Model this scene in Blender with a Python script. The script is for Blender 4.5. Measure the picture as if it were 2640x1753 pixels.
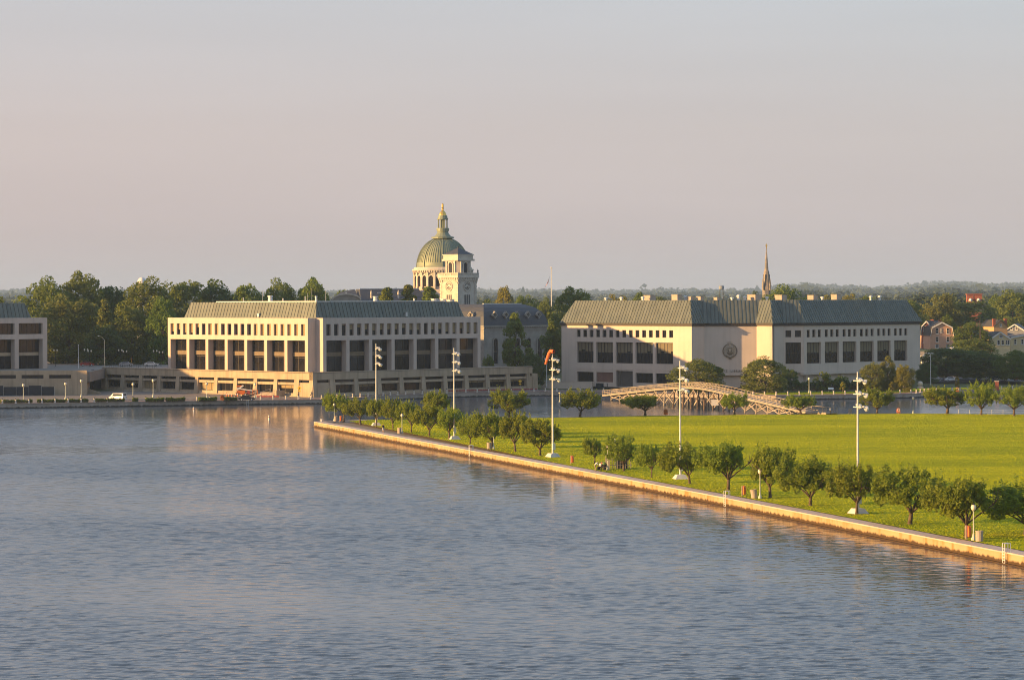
import bpy, bmesh, math, random
import numpy as np
from mathutils import Vector, Matrix

SC = bpy.context.scene
COL = SC.collection
for o in list(bpy.data.objects):
    bpy.data.objects.remove(o, do_unlink=True)

# ------------------------------------------------------------------ camera
H = 27.5            # eye height over the water (deck of a ship)
F = 6800.0          # focal length in pixels of the 2640 px wide photograph
ROLL = 0.003
HZ = 779.0          # horizon row at the image centre
cam_d = bpy.data.cameras.new('camera')
cam = bpy.data.objects.new('camera', cam_d)
COL.objects.link(cam)
cam.location = (0, 0, H)
cam.rotation_euler = (math.pi / 2, ROLL, 0)
cam_d.sensor_fit = 'HORIZONTAL'
cam_d.sensor_width = 36
cam_d.lens = F / 2640 * 36
cam_d.shift_y = -(876.5 - HZ) / 2640
cam_d.clip_start = 1
cam_d.clip_end = 20000
SC.camera = cam

# ------------------------------------------------------------------ sky and sun
SUN_AZ = math.radians(-163)          # direction towards the sun, from +X
SUN_EL = math.radians(9.5)
sdir = Vector((math.cos(SUN_AZ) * math.cos(SUN_EL), math.sin(SUN_AZ) * math.cos(SUN_EL), math.sin(SUN_EL)))
world = bpy.data.worlds.new('World')
SC.world = world
world.use_nodes = True
wt = world.node_tree
wt.nodes.clear()
w_out = wt.nodes.new('ShaderNodeOutputWorld')
w_bg = wt.nodes.new('ShaderNodeBackground')
w_bg.inputs['Strength'].default_value = 0.1
sky = wt.nodes.new('ShaderNodeTexSky')
sky.sky_type = 'NISHITA'
sky.sun_disc = False
sky.sun_elevation = SUN_EL
sky.sun_rotation = math.pi / 2 - SUN_AZ
sky.air_density = 1.0
sky.dust_density = 3.0
sky.ozone_density = 1.5
# hazy evening air: the clear sky is veiled by a pale layer that thins with height
tc = wt.nodes.new('ShaderNodeTexCoord')
sep = wt.nodes.new('ShaderNodeSeparateXYZ')
ramp = wt.nodes.new('ShaderNodeValToRGB')
wt.links.new(tc.outputs['Generated'], sep.inputs[0])
wt.links.new(sep.outputs['Z'], ramp.inputs['Fac'])
els = ramp.color_ramp.elements
els[0].position = 0.0
els[0].color = (.515, .46, .455, 1)
els[1].position = 1.0
els[1].color = (.25, .37, .56, 1)
for p, c in ((.03, (.555, .482, .475)), (.065, (.563, .502, .495)), (.11, (.535, .535, .56)), (.22, (.455, .545, .67)), (.5, (.34, .46, .64))):
    e = els.new(p)
    e.color = (*c, 1)
vs = wt.nodes.new('ShaderNodeVectorMath')
vs.operation = 'SCALE'
vs.inputs['Scale'].default_value = 4.45
wt.links.new(ramp.outputs['Color'], vs.inputs[0])
mix = wt.nodes.new('ShaderNodeMix')
mix.data_type = 'RGBA'
mix.inputs['Factor'].default_value = 0.9
wt.links.new(sky.outputs['Color'], mix.inputs['A'])
wt.links.new(vs.outputs['Vector'], mix.inputs['B'])
# thin uneven haze streaks
mp = wt.nodes.new('ShaderNodeMapping')
mp.inputs['Scale'].default_value = (2.0, 2.0, 22.0)
nz = wt.nodes.new('ShaderNodeTexNoise')
nz.inputs['Scale'].default_value = 1.6
nz.inputs['Detail'].default_value = 4
wt.links.new(tc.outputs['Generated'], mp.inputs['Vector'])
wt.links.new(mp.outputs['Vector'], nz.inputs['Vector'])
mr = wt.nodes.new('ShaderNodeMapRange')
mr.inputs['To Min'].default_value = 0.935
mr.inputs['To Max'].default_value = 1.065
wt.links.new(nz.outputs['Fac'], mr.inputs['Value'])
side = wt.nodes.new('ShaderNodeMapRange')
side.inputs['From Min'].default_value, side.inputs['From Max'].default_value = -1, 1
wt.links.new(sep.outputs['X'], side.inputs['Value'])
tint = wt.nodes.new('ShaderNodeMix')
tint.data_type = 'RGBA'
tint.inputs['A'].default_value = (1.13, .97, .93, 1)
tint.inputs['B'].default_value = (.87, 1.01, 1.05, 1)
wt.links.new(side.outputs['Result'], tint.inputs['Factor'])
tm = wt.nodes.new('ShaderNodeVectorMath')
tm.operation = 'MULTIPLY'
wt.links.new(mix.outputs['Result'], tm.inputs[0])
wt.links.new(tint.outputs['Result'], tm.inputs[1])
vm2 = wt.nodes.new('ShaderNodeVectorMath')
vm2.operation = 'SCALE'
wt.links.new(tm.outputs['Vector'], vm2.inputs[0])
wt.links.new(mr.outputs['Result'], vm2.inputs['Scale'])
wt.links.new(vm2.outputs['Vector'], w_bg.inputs['Color'])
wt.links.new(w_bg.outputs['Background'], w_out.inputs['Surface'])

sun_d = bpy.data.lights.new('sun', 'SUN')
sun_d.energy = 4.3
sun_d.angle = math.radians(0.53)
sun_d.color = (1.0, .60, .225)
sun = bpy.data.objects.new('sun', sun_d)
COL.objects.link(sun)
sun.rotation_euler = sdir.to_track_quat('Z', 'Y').to_euler()
sun.location = (-200, -100, 200)

SC.view_settings.view_transform = 'Standard'
SC.view_settings.look = 'None'
SC.view_settings.exposure = 1.35
SC.view_settings.gamma = 1
SC.view_settings.use_curve_mapping = False
HAZE = 0.00006
SC.cycles.filter_width = 1.0
SC.cycles.use_denoising = True
SC.cycles.max_bounces = 6
SC.cycles.diffuse_bounces = 2
SC.cycles.glossy_bounces = 3
SC.cycles.transmission_bounces = 3
SC.cycles.volume_bounces = 0
SC.cycles.caustics_reflective = False
SC.cycles.caustics_refractive = False
SC.cycles.sample_clamp_indirect = 4.0

# ------------------------------------------------------------------ helpers
rnd = random.Random(7)


def pc(px, py):
    return (px - 1320) - (py - HZ) * ROLL, (py - HZ) + (px - 1320) * ROLL


def G(px, py, z=0.0):
    """point of the photograph on the level z"""
    xc, yc = pc(px, py)
    Y = F * (H - z) / yc
    return Vector((xc / F * Y, Y, z))


def AT(px, py, Y):
    xc, yc = pc(px, py)
    return Vector((xc / F * Y, Y, H - yc / F * Y))


class MB:
    def __init__(s):
        s.v = []
        s.f = []
        s.m = []

    def face(s, pts, m=0):
        i = len(s.v)
        s.v += [tuple(p) for p in pts]
        s.f.append(tuple(range(i, i + len(pts))))
        s.m.append(m)

    def hexa(s, p, m=0):
        """p: 4 bottom points, 4 top points, same order"""
        i = len(s.v)
        s.v += [tuple(q) for q in p]
        for q in ((3, 2, 1, 0), (4, 5, 6, 7), (0, 1, 5, 4), (1, 2, 6, 5), (2, 3, 7, 6), (3, 0, 4, 7)):
            s.f.append(tuple(i + k for k in q))
            s.m.append(m)

    def box(s, x0, x1, y0, y1, z0, z1, m=0):
        s.hexa([(x0, y0, z0), (x1, y0, z0), (x1, y1, z0), (x0, y1, z0), (x0, y0, z1), (x1, y0, z1), (x1, y1, z1), (x0, y1, z1)], m)

    def prism(s, poly, z0, z1, m=0):
        n = len(poly)
        i = len(s.v)
        s.v += [(p[0], p[1], z0) for p in poly] + [(p[0], p[1], z1) for p in poly]
        s.f.append(tuple(i + k for k in reversed(range(n))))
        s.f.append(tuple(i + n + k for k in range(n)))
        s.m += [m, m]
        for k in range(n):
            j = (k + 1) % n
            s.f.append((i + k, i + j, i + n + j, i + n + k))
            s.m.append(m)

    def tube(s, p0, p1, r0, r1=None, n=6, m=0, cap=True):
        r1 = r0 if r1 is None else r1
        p0, p1 = Vector(p0), Vector(p1)
        d = p1 - p0
        if d.length < 1e-6:
            return
        d.normalize()
        a = d.orthogonal().normalized()
        b = d.cross(a)
        i = len(s.v)
        for p, r in ((p0, r0), (p1, r1)):
            for k in range(n):
                t = 2 * math.pi * k / n
                s.v.append(tuple(p + a * (r * math.cos(t)) + b * (r * math.sin(t))))
        for k in range(n):
            j = (k + 1) % n
            s.f.append((i + k, i + j, i + n + j, i + n + k))
            s.m.append(m)
        if cap:
            s.f.append(tuple(i + k for k in reversed(range(n))))
            s.f.append(tuple(i + n + k for k in range(n)))
            s.m += [m, m]

    def bar(s, p0, p1, w, h, m=0):
        """square section bar, w sideways, h upwards"""
        p0, p1 = Vector(p0), Vector(p1)
        d = (p1 - p0).normalized()
        up = Vector((0, 0, 1))
        if abs(d.z) > .95:
            up = Vector((0, 1, 0))
        a = d.cross(up).normalized() * (w / 2)
        b = a.cross(d).normalized() * (h / 2)
        s.hexa([p0 - a - b, p0 + a - b, p1 + a - b, p1 - a - b, p0 - a + b, p0 + a + b, p1 + a + b, p1 - a + b], m)

    def lathe(s, prof, n=16, c=(0, 0), m=0, a0=0.0, cap=True):
        i = len(s.v)
        for r, z in prof:
            for k in range(n):
                t = a0 + 2 * math.pi * k / n
                s.v.append((c[0] + r * math.cos(t), c[1] + r * math.sin(t), z))
        for q in range(len(prof) - 1):
            for k in range(n):
                j = (k + 1) % n
                s.f.append((i + q * n + k, i + q * n + j, i + (q + 1) * n + j, i + (q + 1) * n + k))
                s.m.append(m)
        if cap:
            s.f.append(tuple(i + k for k in reversed(range(n))))
            s.m.append(m)
            t = i + (len(prof) - 1) * n
            s.f.append(tuple(t + k for k in range(n)))
            s.m.append(m)

    def mesh(s, name, mats, smooth=False, recalc=True):
        me = bpy.data.meshes.new(name)
        me.from_pydata(s.v, [], s.f)
        if not isinstance(mats, (list, tuple)):
            mats = [mats]
        for mt in mats:
            me.materials.append(mt)
        if len(mats) > 1:
            me.polygons.foreach_set('material_index', s.m)
        if recalc:
            bm = bmesh.new()
            bm.from_mesh(me)
            bmesh.ops.remove_doubles(bm, verts=bm.verts, dist=1e-5)
            bmesh.ops.recalc_face_normals(bm, faces=bm.faces)
            bm.to_mesh(me)
            bm.free()
        if smooth:
            for p in me.polygons:
                p.use_smooth = True
        me.update()
        return me

    def build(s, name, mats, parent=None, loc=(0, 0, 0), rotz=0.0, smooth=False, recalc=True):
        return obj(name, s.mesh(name, mats, smooth, recalc), parent, loc, rotz)


def obj(name, me, parent=None, loc=(0, 0, 0), rotz=0.0, scale=None):
    o = bpy.data.objects.new(name, me)
    COL.objects.link(o)
    o.location = loc
    o.rotation_euler = (0, 0, rotz)
    if scale:
        o.scale = scale
    if parent:
        o.parent = parent
    return o


def tag(o, label, cat, group=None):
    o['label'] = label
    o['category'] = cat
    if group:
        o['group'] = group
    return o


def thing(name, label, cat, loc=(0, 0, 0), rotz=0.0, group=None):
    o = bpy.data.objects.new(name, None)
    o.empty_display_size = 0.5
    COL.objects.link(o)
    o.location = loc
    o.rotation_euler = (0, 0, rotz)
    return tag(o, label, cat, group)


def structure(o):
    o['kind'] = 'structure'
    return o


def stuff(o):
    o['kind'] = 'stuff'
    return o


# ------------------------------------------------------------------ materials
MATS = {}


def mat(name, col, rough=.75, col2=None, scale=1.0, detail=5, metal=0.0, bump=0.0, bump_scale=None, spec=.35, stretch=None, contrast=(.35, .65), rand=0.0, streak=0.0):
    """procedural surface: two colours mixed by noise, with fine relief"""
    if name in MATS:
        return MATS[name]
    m = bpy.data.materials.new(name)
    m.use_nodes = True
    nt = m.node_tree
    b = nt.nodes['Principled BSDF']
    b.inputs['Roughness'].default_value = rough
    b.inputs['Metallic'].default_value = metal
    b.inputs['Specular IOR Level'].default_value = spec
    col2 = col2 or tuple(c * .82 for c in col)
    t = nt.nodes.new('ShaderNodeTexCoord')
    mpn = nt.nodes.new('ShaderNodeMapping')
    if stretch:
        mpn.inputs['Scale'].default_value = stretch
    nt.links.new(t.outputs['Object'], mpn.inputs['Vector'])
    n = nt.nodes.new('ShaderNodeTexNoise')
    n.inputs['Scale'].default_value = scale
    n.inputs['Detail'].default_value = detail
    nt.links.new(mpn.outputs['Vector'], n.inputs['Vector'])
    r = nt.nodes.new('ShaderNodeMapRange')
    r.inputs['From Min'].default_value, r.inputs['From Max'].default_value = contrast
    nt.links.new(n.outputs['Fac'], r.inputs['Value'])
    mx = nt.nodes.new('ShaderNodeMix')
    mx.data_type = 'RGBA'
    mx.inputs['A'].default_value = (*col, 1)
    mx.inputs['B'].default_value = (*col2, 1)
    nt.links.new(r.outputs['Result'], mx.inputs['Factor'])
    res = mx.outputs['Result']
    if streak:
        m3 = nt.nodes.new('ShaderNodeMapping')
        m3.inputs['Scale'].default_value = (1, 1, .06)
        nt.links.new(t.outputs['Object'], m3.inputs['Vector'])
        n3 = nt.nodes.new('ShaderNodeTexNoise')
        n3.inputs['Scale'].default_value = 1.1
        n3.inputs['Detail'].default_value = 6
        nt.links.new(m3.outputs['Vector'], n3.inputs['Vector'])
        r3 = nt.nodes.new('ShaderNodeMapRange')
        r3.inputs['From Min'].default_value, r3.inputs['From Max'].default_value = .48, .75
        r3.inputs['To Min'].default_value, r3.inputs['To Max'].default_value = 1.0, 1 - streak
        nt.links.new(n3.outputs['Fac'], r3.inputs['Value'])
        v3 = nt.nodes.new('ShaderNodeVectorMath')
        v3.operation = 'SCALE'
        nt.links.new(res, v3.inputs[0])
        nt.links.new(r3.outputs['Result'], v3.inputs['Scale'])
        res = v3.outputs['Vector']
    if rand:
        oi = nt.nodes.new('ShaderNodeObjectInfo')
        hs = nt.nodes.new('ShaderNodeHueSaturation')
        r2 = nt.nodes.new('ShaderNodeMapRange')
        r2.inputs['To Min'].default_value = 1 - rand
        r2.inputs['To Max'].default_value = 1 + rand
        nt.links.new(oi.outputs['Random'], r2.inputs['Value'])
        nt.links.new(r2.outputs['Result'], hs.inputs['Value'])
        nt.links.new(res, hs.inputs['Color'])
        res = hs.outputs['Color']
    nt.links.new(res, b.inputs['Base Color'])
    if bump:
        n2 = nt.nodes.new('ShaderNodeTexNoise')
        n2.inputs['Scale'].default_value = bump_scale or scale * 4
        n2.inputs['Detail'].default_value = 6
        nt.links.new(mpn.outputs['Vector'], n2.inputs['Vector'])
        bp = nt.nodes.new('ShaderNodeBump')
        bp.inputs['Strength'].default_value = bump
        bp.inputs['Distance'].default_value = .1
        nt.links.new(n2.outputs['Fac'], bp.inputs['Height'])
        nt.links.new(bp.outputs['Normal'], b.inputs['Normal'])
    MATS[name] = m
    return m


def leafmat(name, c1, c2, scale=.35, trans=.35, rand=.12):
    if name in MATS:
        return MATS[name]
    m = bpy.data.materials.new(name)
    m.use_nodes = True
    nt = m.node_tree
    nt.nodes.clear()
    out = nt.nodes.new('ShaderNodeOutputMaterial')
    d = nt.nodes.new('ShaderNodeBsdfPrincipled')
    d.inputs['Roughness'].default_value = .6
    d.inputs['Specular IOR Level'].default_value = .25
    tr = nt.nodes.new('ShaderNodeBsdfTranslucent')
    ms = nt.nodes.new('ShaderNodeMixShader')
    ms.inputs['Fac'].default_value = trans
    t = nt.nodes.new('ShaderNodeTexCoord')
    n = nt.nodes.new('ShaderNodeTexNoise')
    n.inputs['Scale'].default_value = scale
    n.inputs['Detail'].default_value = 6
    n.inputs['Roughness'].default_value = .7
    nt.links.new(t.outputs['Object'], n.inputs['Vector'])
    r = nt.nodes.new('ShaderNodeMapRange')
    r.inputs['From Min'].default_value, r.inputs['From Max'].default_value = .33, .67
    nt.links.new(n.outputs['Fac'], r.inputs['Value'])
    mx = nt.nodes.new('ShaderNodeMix')
    mx.data_type = 'RGBA'
    mx.inputs['A'].default_value = (*c1, 1)
    mx.inputs['B'].default_value = (*c2, 1)
    nt.links.new(r.outputs['Result'], mx.inputs['Factor'])
    oi = nt.nodes.new('ShaderNodeObjectInfo')
    hs = nt.nodes.new('ShaderNodeHueSaturation')
    r2 = nt.nodes.new('ShaderNodeMapRange')
    r2.inputs['To Min'].default_value = 1 - rand
    r2.inputs['To Max'].default_value = 1 + rand
    nt.links.new(oi.outputs['Random'], r2.inputs['Value'])
    nt.links.new(r2.outputs['Result'], hs.inputs['Value'])
    r3 = nt.nodes.new('ShaderNodeMapRange')
    r3.inputs['To Min'].default_value = .485
    r3.inputs['To Max'].default_value = .51
    nt.links.new(oi.outputs['Random'], r3.inputs['Value'])
    nt.links.new(r3.outputs['Result'], hs.inputs['Hue'])
    nt.links.new(mx.outputs['Result'], hs.inputs['Color'])
    nt.links.new(hs.outputs['Color'], d.inputs['Base Color'])
    nt.links.new(hs.outputs['Color'], tr.inputs['Color'])
    nt.links.new(d.outputs['BSDF'], ms.inputs[1])
    nt.links.new(tr.outputs['BSDF'], ms.inputs[2])
    nt.links.new(ms.outputs['Shader'], out.inputs['Surface'])
    MATS[name] = m
    return m


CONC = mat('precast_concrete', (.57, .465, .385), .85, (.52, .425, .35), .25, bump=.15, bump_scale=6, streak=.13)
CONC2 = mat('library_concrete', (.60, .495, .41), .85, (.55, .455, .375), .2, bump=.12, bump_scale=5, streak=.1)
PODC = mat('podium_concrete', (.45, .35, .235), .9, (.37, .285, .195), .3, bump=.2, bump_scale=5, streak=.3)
COPPER = mat('patina_metal', (.145, .155, .13), .5, (.115, .13, .112), .5, metal=.15, rand=.07, stretch=(1, 1, .3), streak=.25)
GLASS = mat('tinted_glass', (.012, .011, .012), .1, (.02, .018, .018), .4, spec=.28)
BLIND = mat('window_blind', (.30, .22, .11), .8, (.26, .19, .10), 2)
BRONZE = mat('bronze_frame', (.05, .035, .025), .5, None, 3)
FASCIA = mat('dark_fascia', (.035, .025, .02), .6, None, 2)
WHITEP = mat('white_paint', (.72, .70, .66), .5, (.62, .6, .56), 3)
GALV = mat('galvanised_steel', (.55, .56, .55), .45, (.45, .46, .45), 4, metal=.3)
SLATE = mat('slate_roofing', (.07, .07, .076), .6, (.055, .058, .07), 1.5, bump=.3, bump_scale=8)
STONE = mat('pale_granite', (.56, .50, .42), .85, (.46, .41, .345), .7, bump=.3, bump_scale=5)
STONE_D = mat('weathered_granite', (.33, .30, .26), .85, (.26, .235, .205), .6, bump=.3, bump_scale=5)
BARK = mat('bark', (.16, .115, .075), .9, (.09, .065, .045), 3, bump=.6, bump_scale=12)
ASPH = mat('asphalt', (.16, .145, .13), .9, (.13, .12, .11), .4, bump=.3, bump_scale=20)
PAVE = mat('pale_paving', (.34, .27, .22), .9, (.28, .225, .185), .5, bump=.3, bump_scale=12)
BRICKP = mat('red_brick_paving', (.30, .10, .075), .9, (.24, .08, .06), 1.5)
WOOD = mat('weathered_timber', (.40, .335, .26), .85, (.30, .25, .195), 1.2, bump=.4, bump_scale=10, rand=.15)
WOOD_D = mat('dark_pile_timber', (.19, .13, .085), .9, (.12, .085, .06), 1.5, bump=.5, bump_scale=8, rand=.2)
ORANGE = mat('orange_plastic', (.65, .17, .03), .45, (.55, .13, .025), 3)
REDP = mat('red_paint', (.32, .05, .045), .5, None, 3)
YELLOW = mat('yellow_sign_face', (.85, .48, .02), .45, None, 4)
BLACK = mat('black_rubber', (.02, .02, .02), .6, None, 4)
GOLD = mat('gilt_metal', (.85, .55, .14), .3, (.75, .45, .1), 3, metal=.85)
DARKB = mat('dark_screen', (.03, .032, .04), .8, (.022, .024, .03), 1)
BINM = mat('aggregate_bin', (.42, .34, .27), .9, (.32, .26, .2), 14)
BRICK = mat('red_brick', (.32, .10, .06), .9, (.25, .08, .05), 1.5, bump=.3)
PINK = mat('salmon_siding', (.52, .30, .20), .8, (.47, .27, .18), 1.0)
CREAM = mat('cream_siding', (.62, .50, .28), .8, (.55, .44, .25), 1.0)
GREYS = mat('grey_siding', (.22, .23, .27), .8, None, 1.0)
DOME_G = mat('verdigris_copper', (.25, .275, .185), .55, (.19, .215, .155), .35, metal=.1, bump=.15, bump_scale=2)
CANVAS = mat('faded_orange_canvas', (.75, .17, .05), .7, (.65, .14, .04), 2)
SIGN_BR = mat('brown_sign', (.30, .09, .02), .7, None, 3)

# ------------------------------------------------------------------ water
WA = Vector((-43.8, 583.0))     # seawall waterline, tip
WB = Vector((52.8, 271.8))      # and where it leaves the frame
wdir = (WB - WA).normalized()
wn = Vector((wdir.y, -wdir.x))  # towards the open water (left)
if wn.x > 0:
    wn = -wn


def water_material():
    m = bpy.data.materials.new('river_water')
    m.use_nodes = True
    nt = m.node_tree
    b = nt.nodes['Principled BSDF']
    b.inputs['Base Color'].default_value = (.040, .058, .080, 1)
    at = nt.nodes.new('ShaderNodeAttribute')
    at.attribute_name = 'ripple'
    ml = nt.nodes.new('ShaderNodeMath')
    ml.operation = 'MULTIPLY_ADD'
    ml.inputs[1].default_value = .3
    ml.inputs[2].default_value = .006
    sq = nt.nodes.new('ShaderNodeMath')
    sq.operation = 'SQRT'
    nt.links.new(at.outputs['Fac'], ml.inputs[0])
    nt.links.new(ml.outputs[0], sq.inputs[0])
    nt.links.new(sq.outputs[0], b.inputs['Roughness'])
    b.inputs['IOR'].default_value = 1.33
    b.inputs['Specular IOR Level'].default_value = .5
    return m


def river_surface():
    """wind waves as real relief: a sum of short trains about one wind direction, calmer in the lee of the seawall
    and in the basin; the grid is finer where the water is nearer"""
    rs = np.random.RandomState(4)
    step = WGRID
    nr = int(math.log(775 / 172) / step)
    Y = 172 * np.exp(np.arange(nr + 1) * step)
    a = np.arange(-.232, .2321, step * 1.6)
    X = a[None, :] * Y[:, None]
    YY = np.repeat(Y[:, None], len(a), 1)
    sp = (Y * step)[:, None]
    Z = np.zeros_like(X)
    LOST = np.zeros_like(X)      # slope of the ripples too fine for the grid: they act as gloss
    dist = (X - WA.x) * wn.x + (YY - WA.y) * wn.y
    sm = lambda v, lo, hi: np.clip((v - lo) / (hi - lo), 0, 1) ** 2 * (3 - 2 * np.clip((v - lo) / (hi - lo), 0, 1))
    wob = 6 * np.sin(YY * .045 + 1) + 5 * np.sin(X * .08 + YY * .02)
    lee = .34 + .66 * sm(dist + wob, 3, 48)
    lee = np.where(dist < 0, .5, lee)
    gust = 1 + .20 * np.sin(X * .031 + YY * .017 + 1.3) + .20 * np.sin(X * -.021 + YY * .043) + .14 * np.sin(X * .09 + YY * .071 + 2) + .12 * np.sin(X * .012 + YY * .13 + 3 * np.sin(X * .02))
    gust = gust * (1 - .4 * np.exp(-((YY - 505 - .12 * X + 9 * np.sin(X * .05)) / 14.0) ** 2))      # a slick drawn out across the wind
    n = 84
    for i in range(n):
        lam = .42 * (3.6 / .42) ** ((i + rs.uniform(0, 1)) / n)
        th = math.radians(80) + rs.normal() * .5
        k = 2 * math.pi / lam
        slope = WSLOPE * math.sqrt(2 / n) * (1.2 if lam < 1.5 else .7 if lam < 2.4 else .4)
        amp = slope / k
        ph = rs.uniform(0, 6.28)
        fade = np.clip((lam / sp - 1.9) / 1.5, 0, 1)
        arg = (X * math.cos(th) + YY * math.sin(th)) * k + ph
        arg = arg + .9 * np.sin(X * .11 * rs.uniform(.5, 1.5) + YY * .05 * rs.uniform(.5, 1.5) + ph * 3)
        loc = lee * gust if lam < 3.5 else (.45 + .55 * lee)
        s = np.sin(arg)
        Z += amp * loc * fade * (s + .18 * np.cos(2 * arg))
        LOST += (slope * loc) ** 2 / 2 * (1 - fade ** 2)
    V = np.stack([X, YY, Z], -1).reshape(-1, 3)
    nc = len(a)
    r, c = np.meshgrid(np.arange(nr), np.arange(nc - 1), indexing='ij')
    i0 = (r * nc + c).reshape(-1)
    Fq = np.stack([i0, i0 + 1, i0 + nc + 1, i0 + nc], -1)
    # no waves under the land of the point
    fx, fy = X[r, c].reshape(-1), YY[r, c].reshape(-1)
    land = ((fx - WA.x) * wn.x + (fy - WA.y) * wn.y < -4) & (fy < 578)
    Fq = Fq[~land]
    # still sheet just below for everything outside the wave field
    base = len(V)
    V = np.concatenate([V, np.array([(-2500, -150, -.3), (2500, -150, -.3), (2500, 960, -.3), (-2500, 960, -.3)], float)])
    Fq = np.concatenate([Fq, np.array([[base, base + 1, base + 2, base + 3]])])
    me = bpy.data.meshes.new('water')
    me.vertices.add(len(V))
    me.vertices.foreach_set('co', V.reshape(-1).astype(np.float32))
    nf = len(Fq)
    me.loops.add(nf * 4)
    me.loops.foreach_set('vertex_index', Fq.reshape(-1).astype(np.int32))
    me.polygons.add(nf)
    me.polygons.foreach_set('loop_start', np.arange(0, nf * 4, 4, dtype=np.int32))
    me.polygons.foreach_set('loop_total', np.full(nf, 4, dtype=np.int32))
    me.polygons.foreach_set('use_smooth', np.ones(nf, dtype=bool))
    me.materials.append(water_material())
    at = me.attributes.new('ripple', 'FLOAT', 'POINT')
    at.data.foreach_set('value', np.concatenate([np.sqrt(LOST).reshape(-1), np.full(4, .08)]).astype(np.float32))
    me.update(calc_edges=True)
    return structure(obj('water', me))


WGRID = .00075
WSLOPE = .135
river_surface()


# ------------------------------------------------------------------ the drill field on its point
def grass_material():
    m = bpy.data.materials.new('mown_grass')
    m.use_nodes = True
    nt = m.node_tree
    b = nt.nodes['Principled BSDF']
    b.inputs['Roughness'].default_value = .85
    b.inputs['Specular IOR Level'].default_value = .05
    geo = nt.nodes.new('ShaderNodeNewGeometry')

    def noise(sx, sy, scale, detail, off=0.0):
        mpn = nt.nodes.new('ShaderNodeMapping')
        mpn.inputs['Scale'].default_value = (sx, sy, 1)
        mpn.inputs['Location'].default_value = (off, off, 0)
        nt.links.new(geo.outputs['Position'], mpn.inputs['Vector'])
        n = nt.nodes.new('ShaderNodeTexNoise')
        n.inputs['Scale'].default_value = scale
        n.inputs['Detail'].default_value = detail
        n.inputs['Roughness'].default_value = .65
        nt.links.new(mpn.outputs['Vector'], n.inputs['Vector'])
        return n.outputs['Fac']

    def mixc(f, a, c, lo=.4, hi=.6):
        r = nt.nodes.new('ShaderNodeMapRange')
        r.inputs['From Min'].default_value, r.inputs['From Max'].default_value = lo, hi
        nt.links.new(f, r.inputs['Value'])
        x = nt.nodes.new('ShaderNodeMix')
        x.data_type = 'RGBA'
        nt.links.new(r.outputs['Result'], x.inputs['Factor'])
        for k, q in (('A', a), ('B', c)):
            if isinstance(q, tuple):
                x.inputs[k].default_value = (*q, 1)
            else:
                nt.links.new(q, x.inputs[k])
        return x.outputs['Result']
    c = mixc(noise(.16, 1, .03, 3), GRASS[0], GRASS[1], .36, .62)
    c = mixc(noise(.35, 1, .5, 5, 20), c, GRASS[2], .52, .80)
    c = mixc(noise(1, .6, 2.2, 3, 40), c, GRASS[3], .55, .78)
    nt.links.new(c, b.inputs['Base Color'])
    bp = nt.nodes.new('ShaderNodeBump')
    bp.inputs['Strength'].default_value = 1.0
    bp.inputs['Distance'].default_value = .3
    nt.links.new(noise(1, 1, 3.0, 3, 5), bp.inputs['Height'])
    nt.links.new(bp.outputs['Normal'], b.inputs['Normal'])
    return m


GRASS = ((.40, .41, .008), (.24, .295, .006), (.48, .45, .020), (.28, .315, .008))
GRASSM = grass_material()

# plan of the point: the wall line, then its far edge along the basin
WALL = [WA, Vector((7.0, 423.0)), Vector((25.4, 364.0)), WB, Vector((78.0, 190.0))]
ZW = 1.25


def offset(pts, d):
    out = []
    for i, p in enumerate(pts):
        a = (pts[i] - pts[i - 1]).normalized() if i else None
        b = (pts[i + 1] - pts[i]).normalized() if i + 1 < len(pts) else None
        t = ((a or b) + (b or a)).normalized()
        n = Vector((-t.y, t.x))
        k = 1.0
        if a and b:
            k = 1 / max(.3, n.dot(Vector((-a.y, a.x))))
        out.append(p + n * d * k)
    return out


inner = offset(WALL, 2.1)     # left of the walking direction = inland
FAR = [Vector((-31, 590)), Vector((8, 597)), Vector((30, 606)), Vector((60, 611)), Vector((95, 614)), Vector((125, 606)), Vector((330, 600))]
poly = [inner[0] + Vector((5.5, 1.0))] + inner[1:] + [Vector((330, 190))] + FAR[::-1]
m = MB()
ZF = 1.3
m.face([(p.x, p.y, ZF) for p in poly])
me = m.mesh('drill_field', GRASSM, recalc=False)
fld = structure(obj('drill_field', me))
GRASS_POLY = [(p.x, p.y) for p in poly]
# body of the point below the grass and the walk (sides down to the water)
m = MB()
body = offset(WALL, .35) + [Vector((330, 190))] + [p + Vector((0, 1.6)) for p in FAR[::-1]]
m.prism([(p.x, p.y) for p in body[:1]] + [(p.x, p.y) for p in body[1:]], -1.0, .9)
structure(m.build('point_fill', mat('fill_concrete', (.25, .2, .15), .9)))


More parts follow.
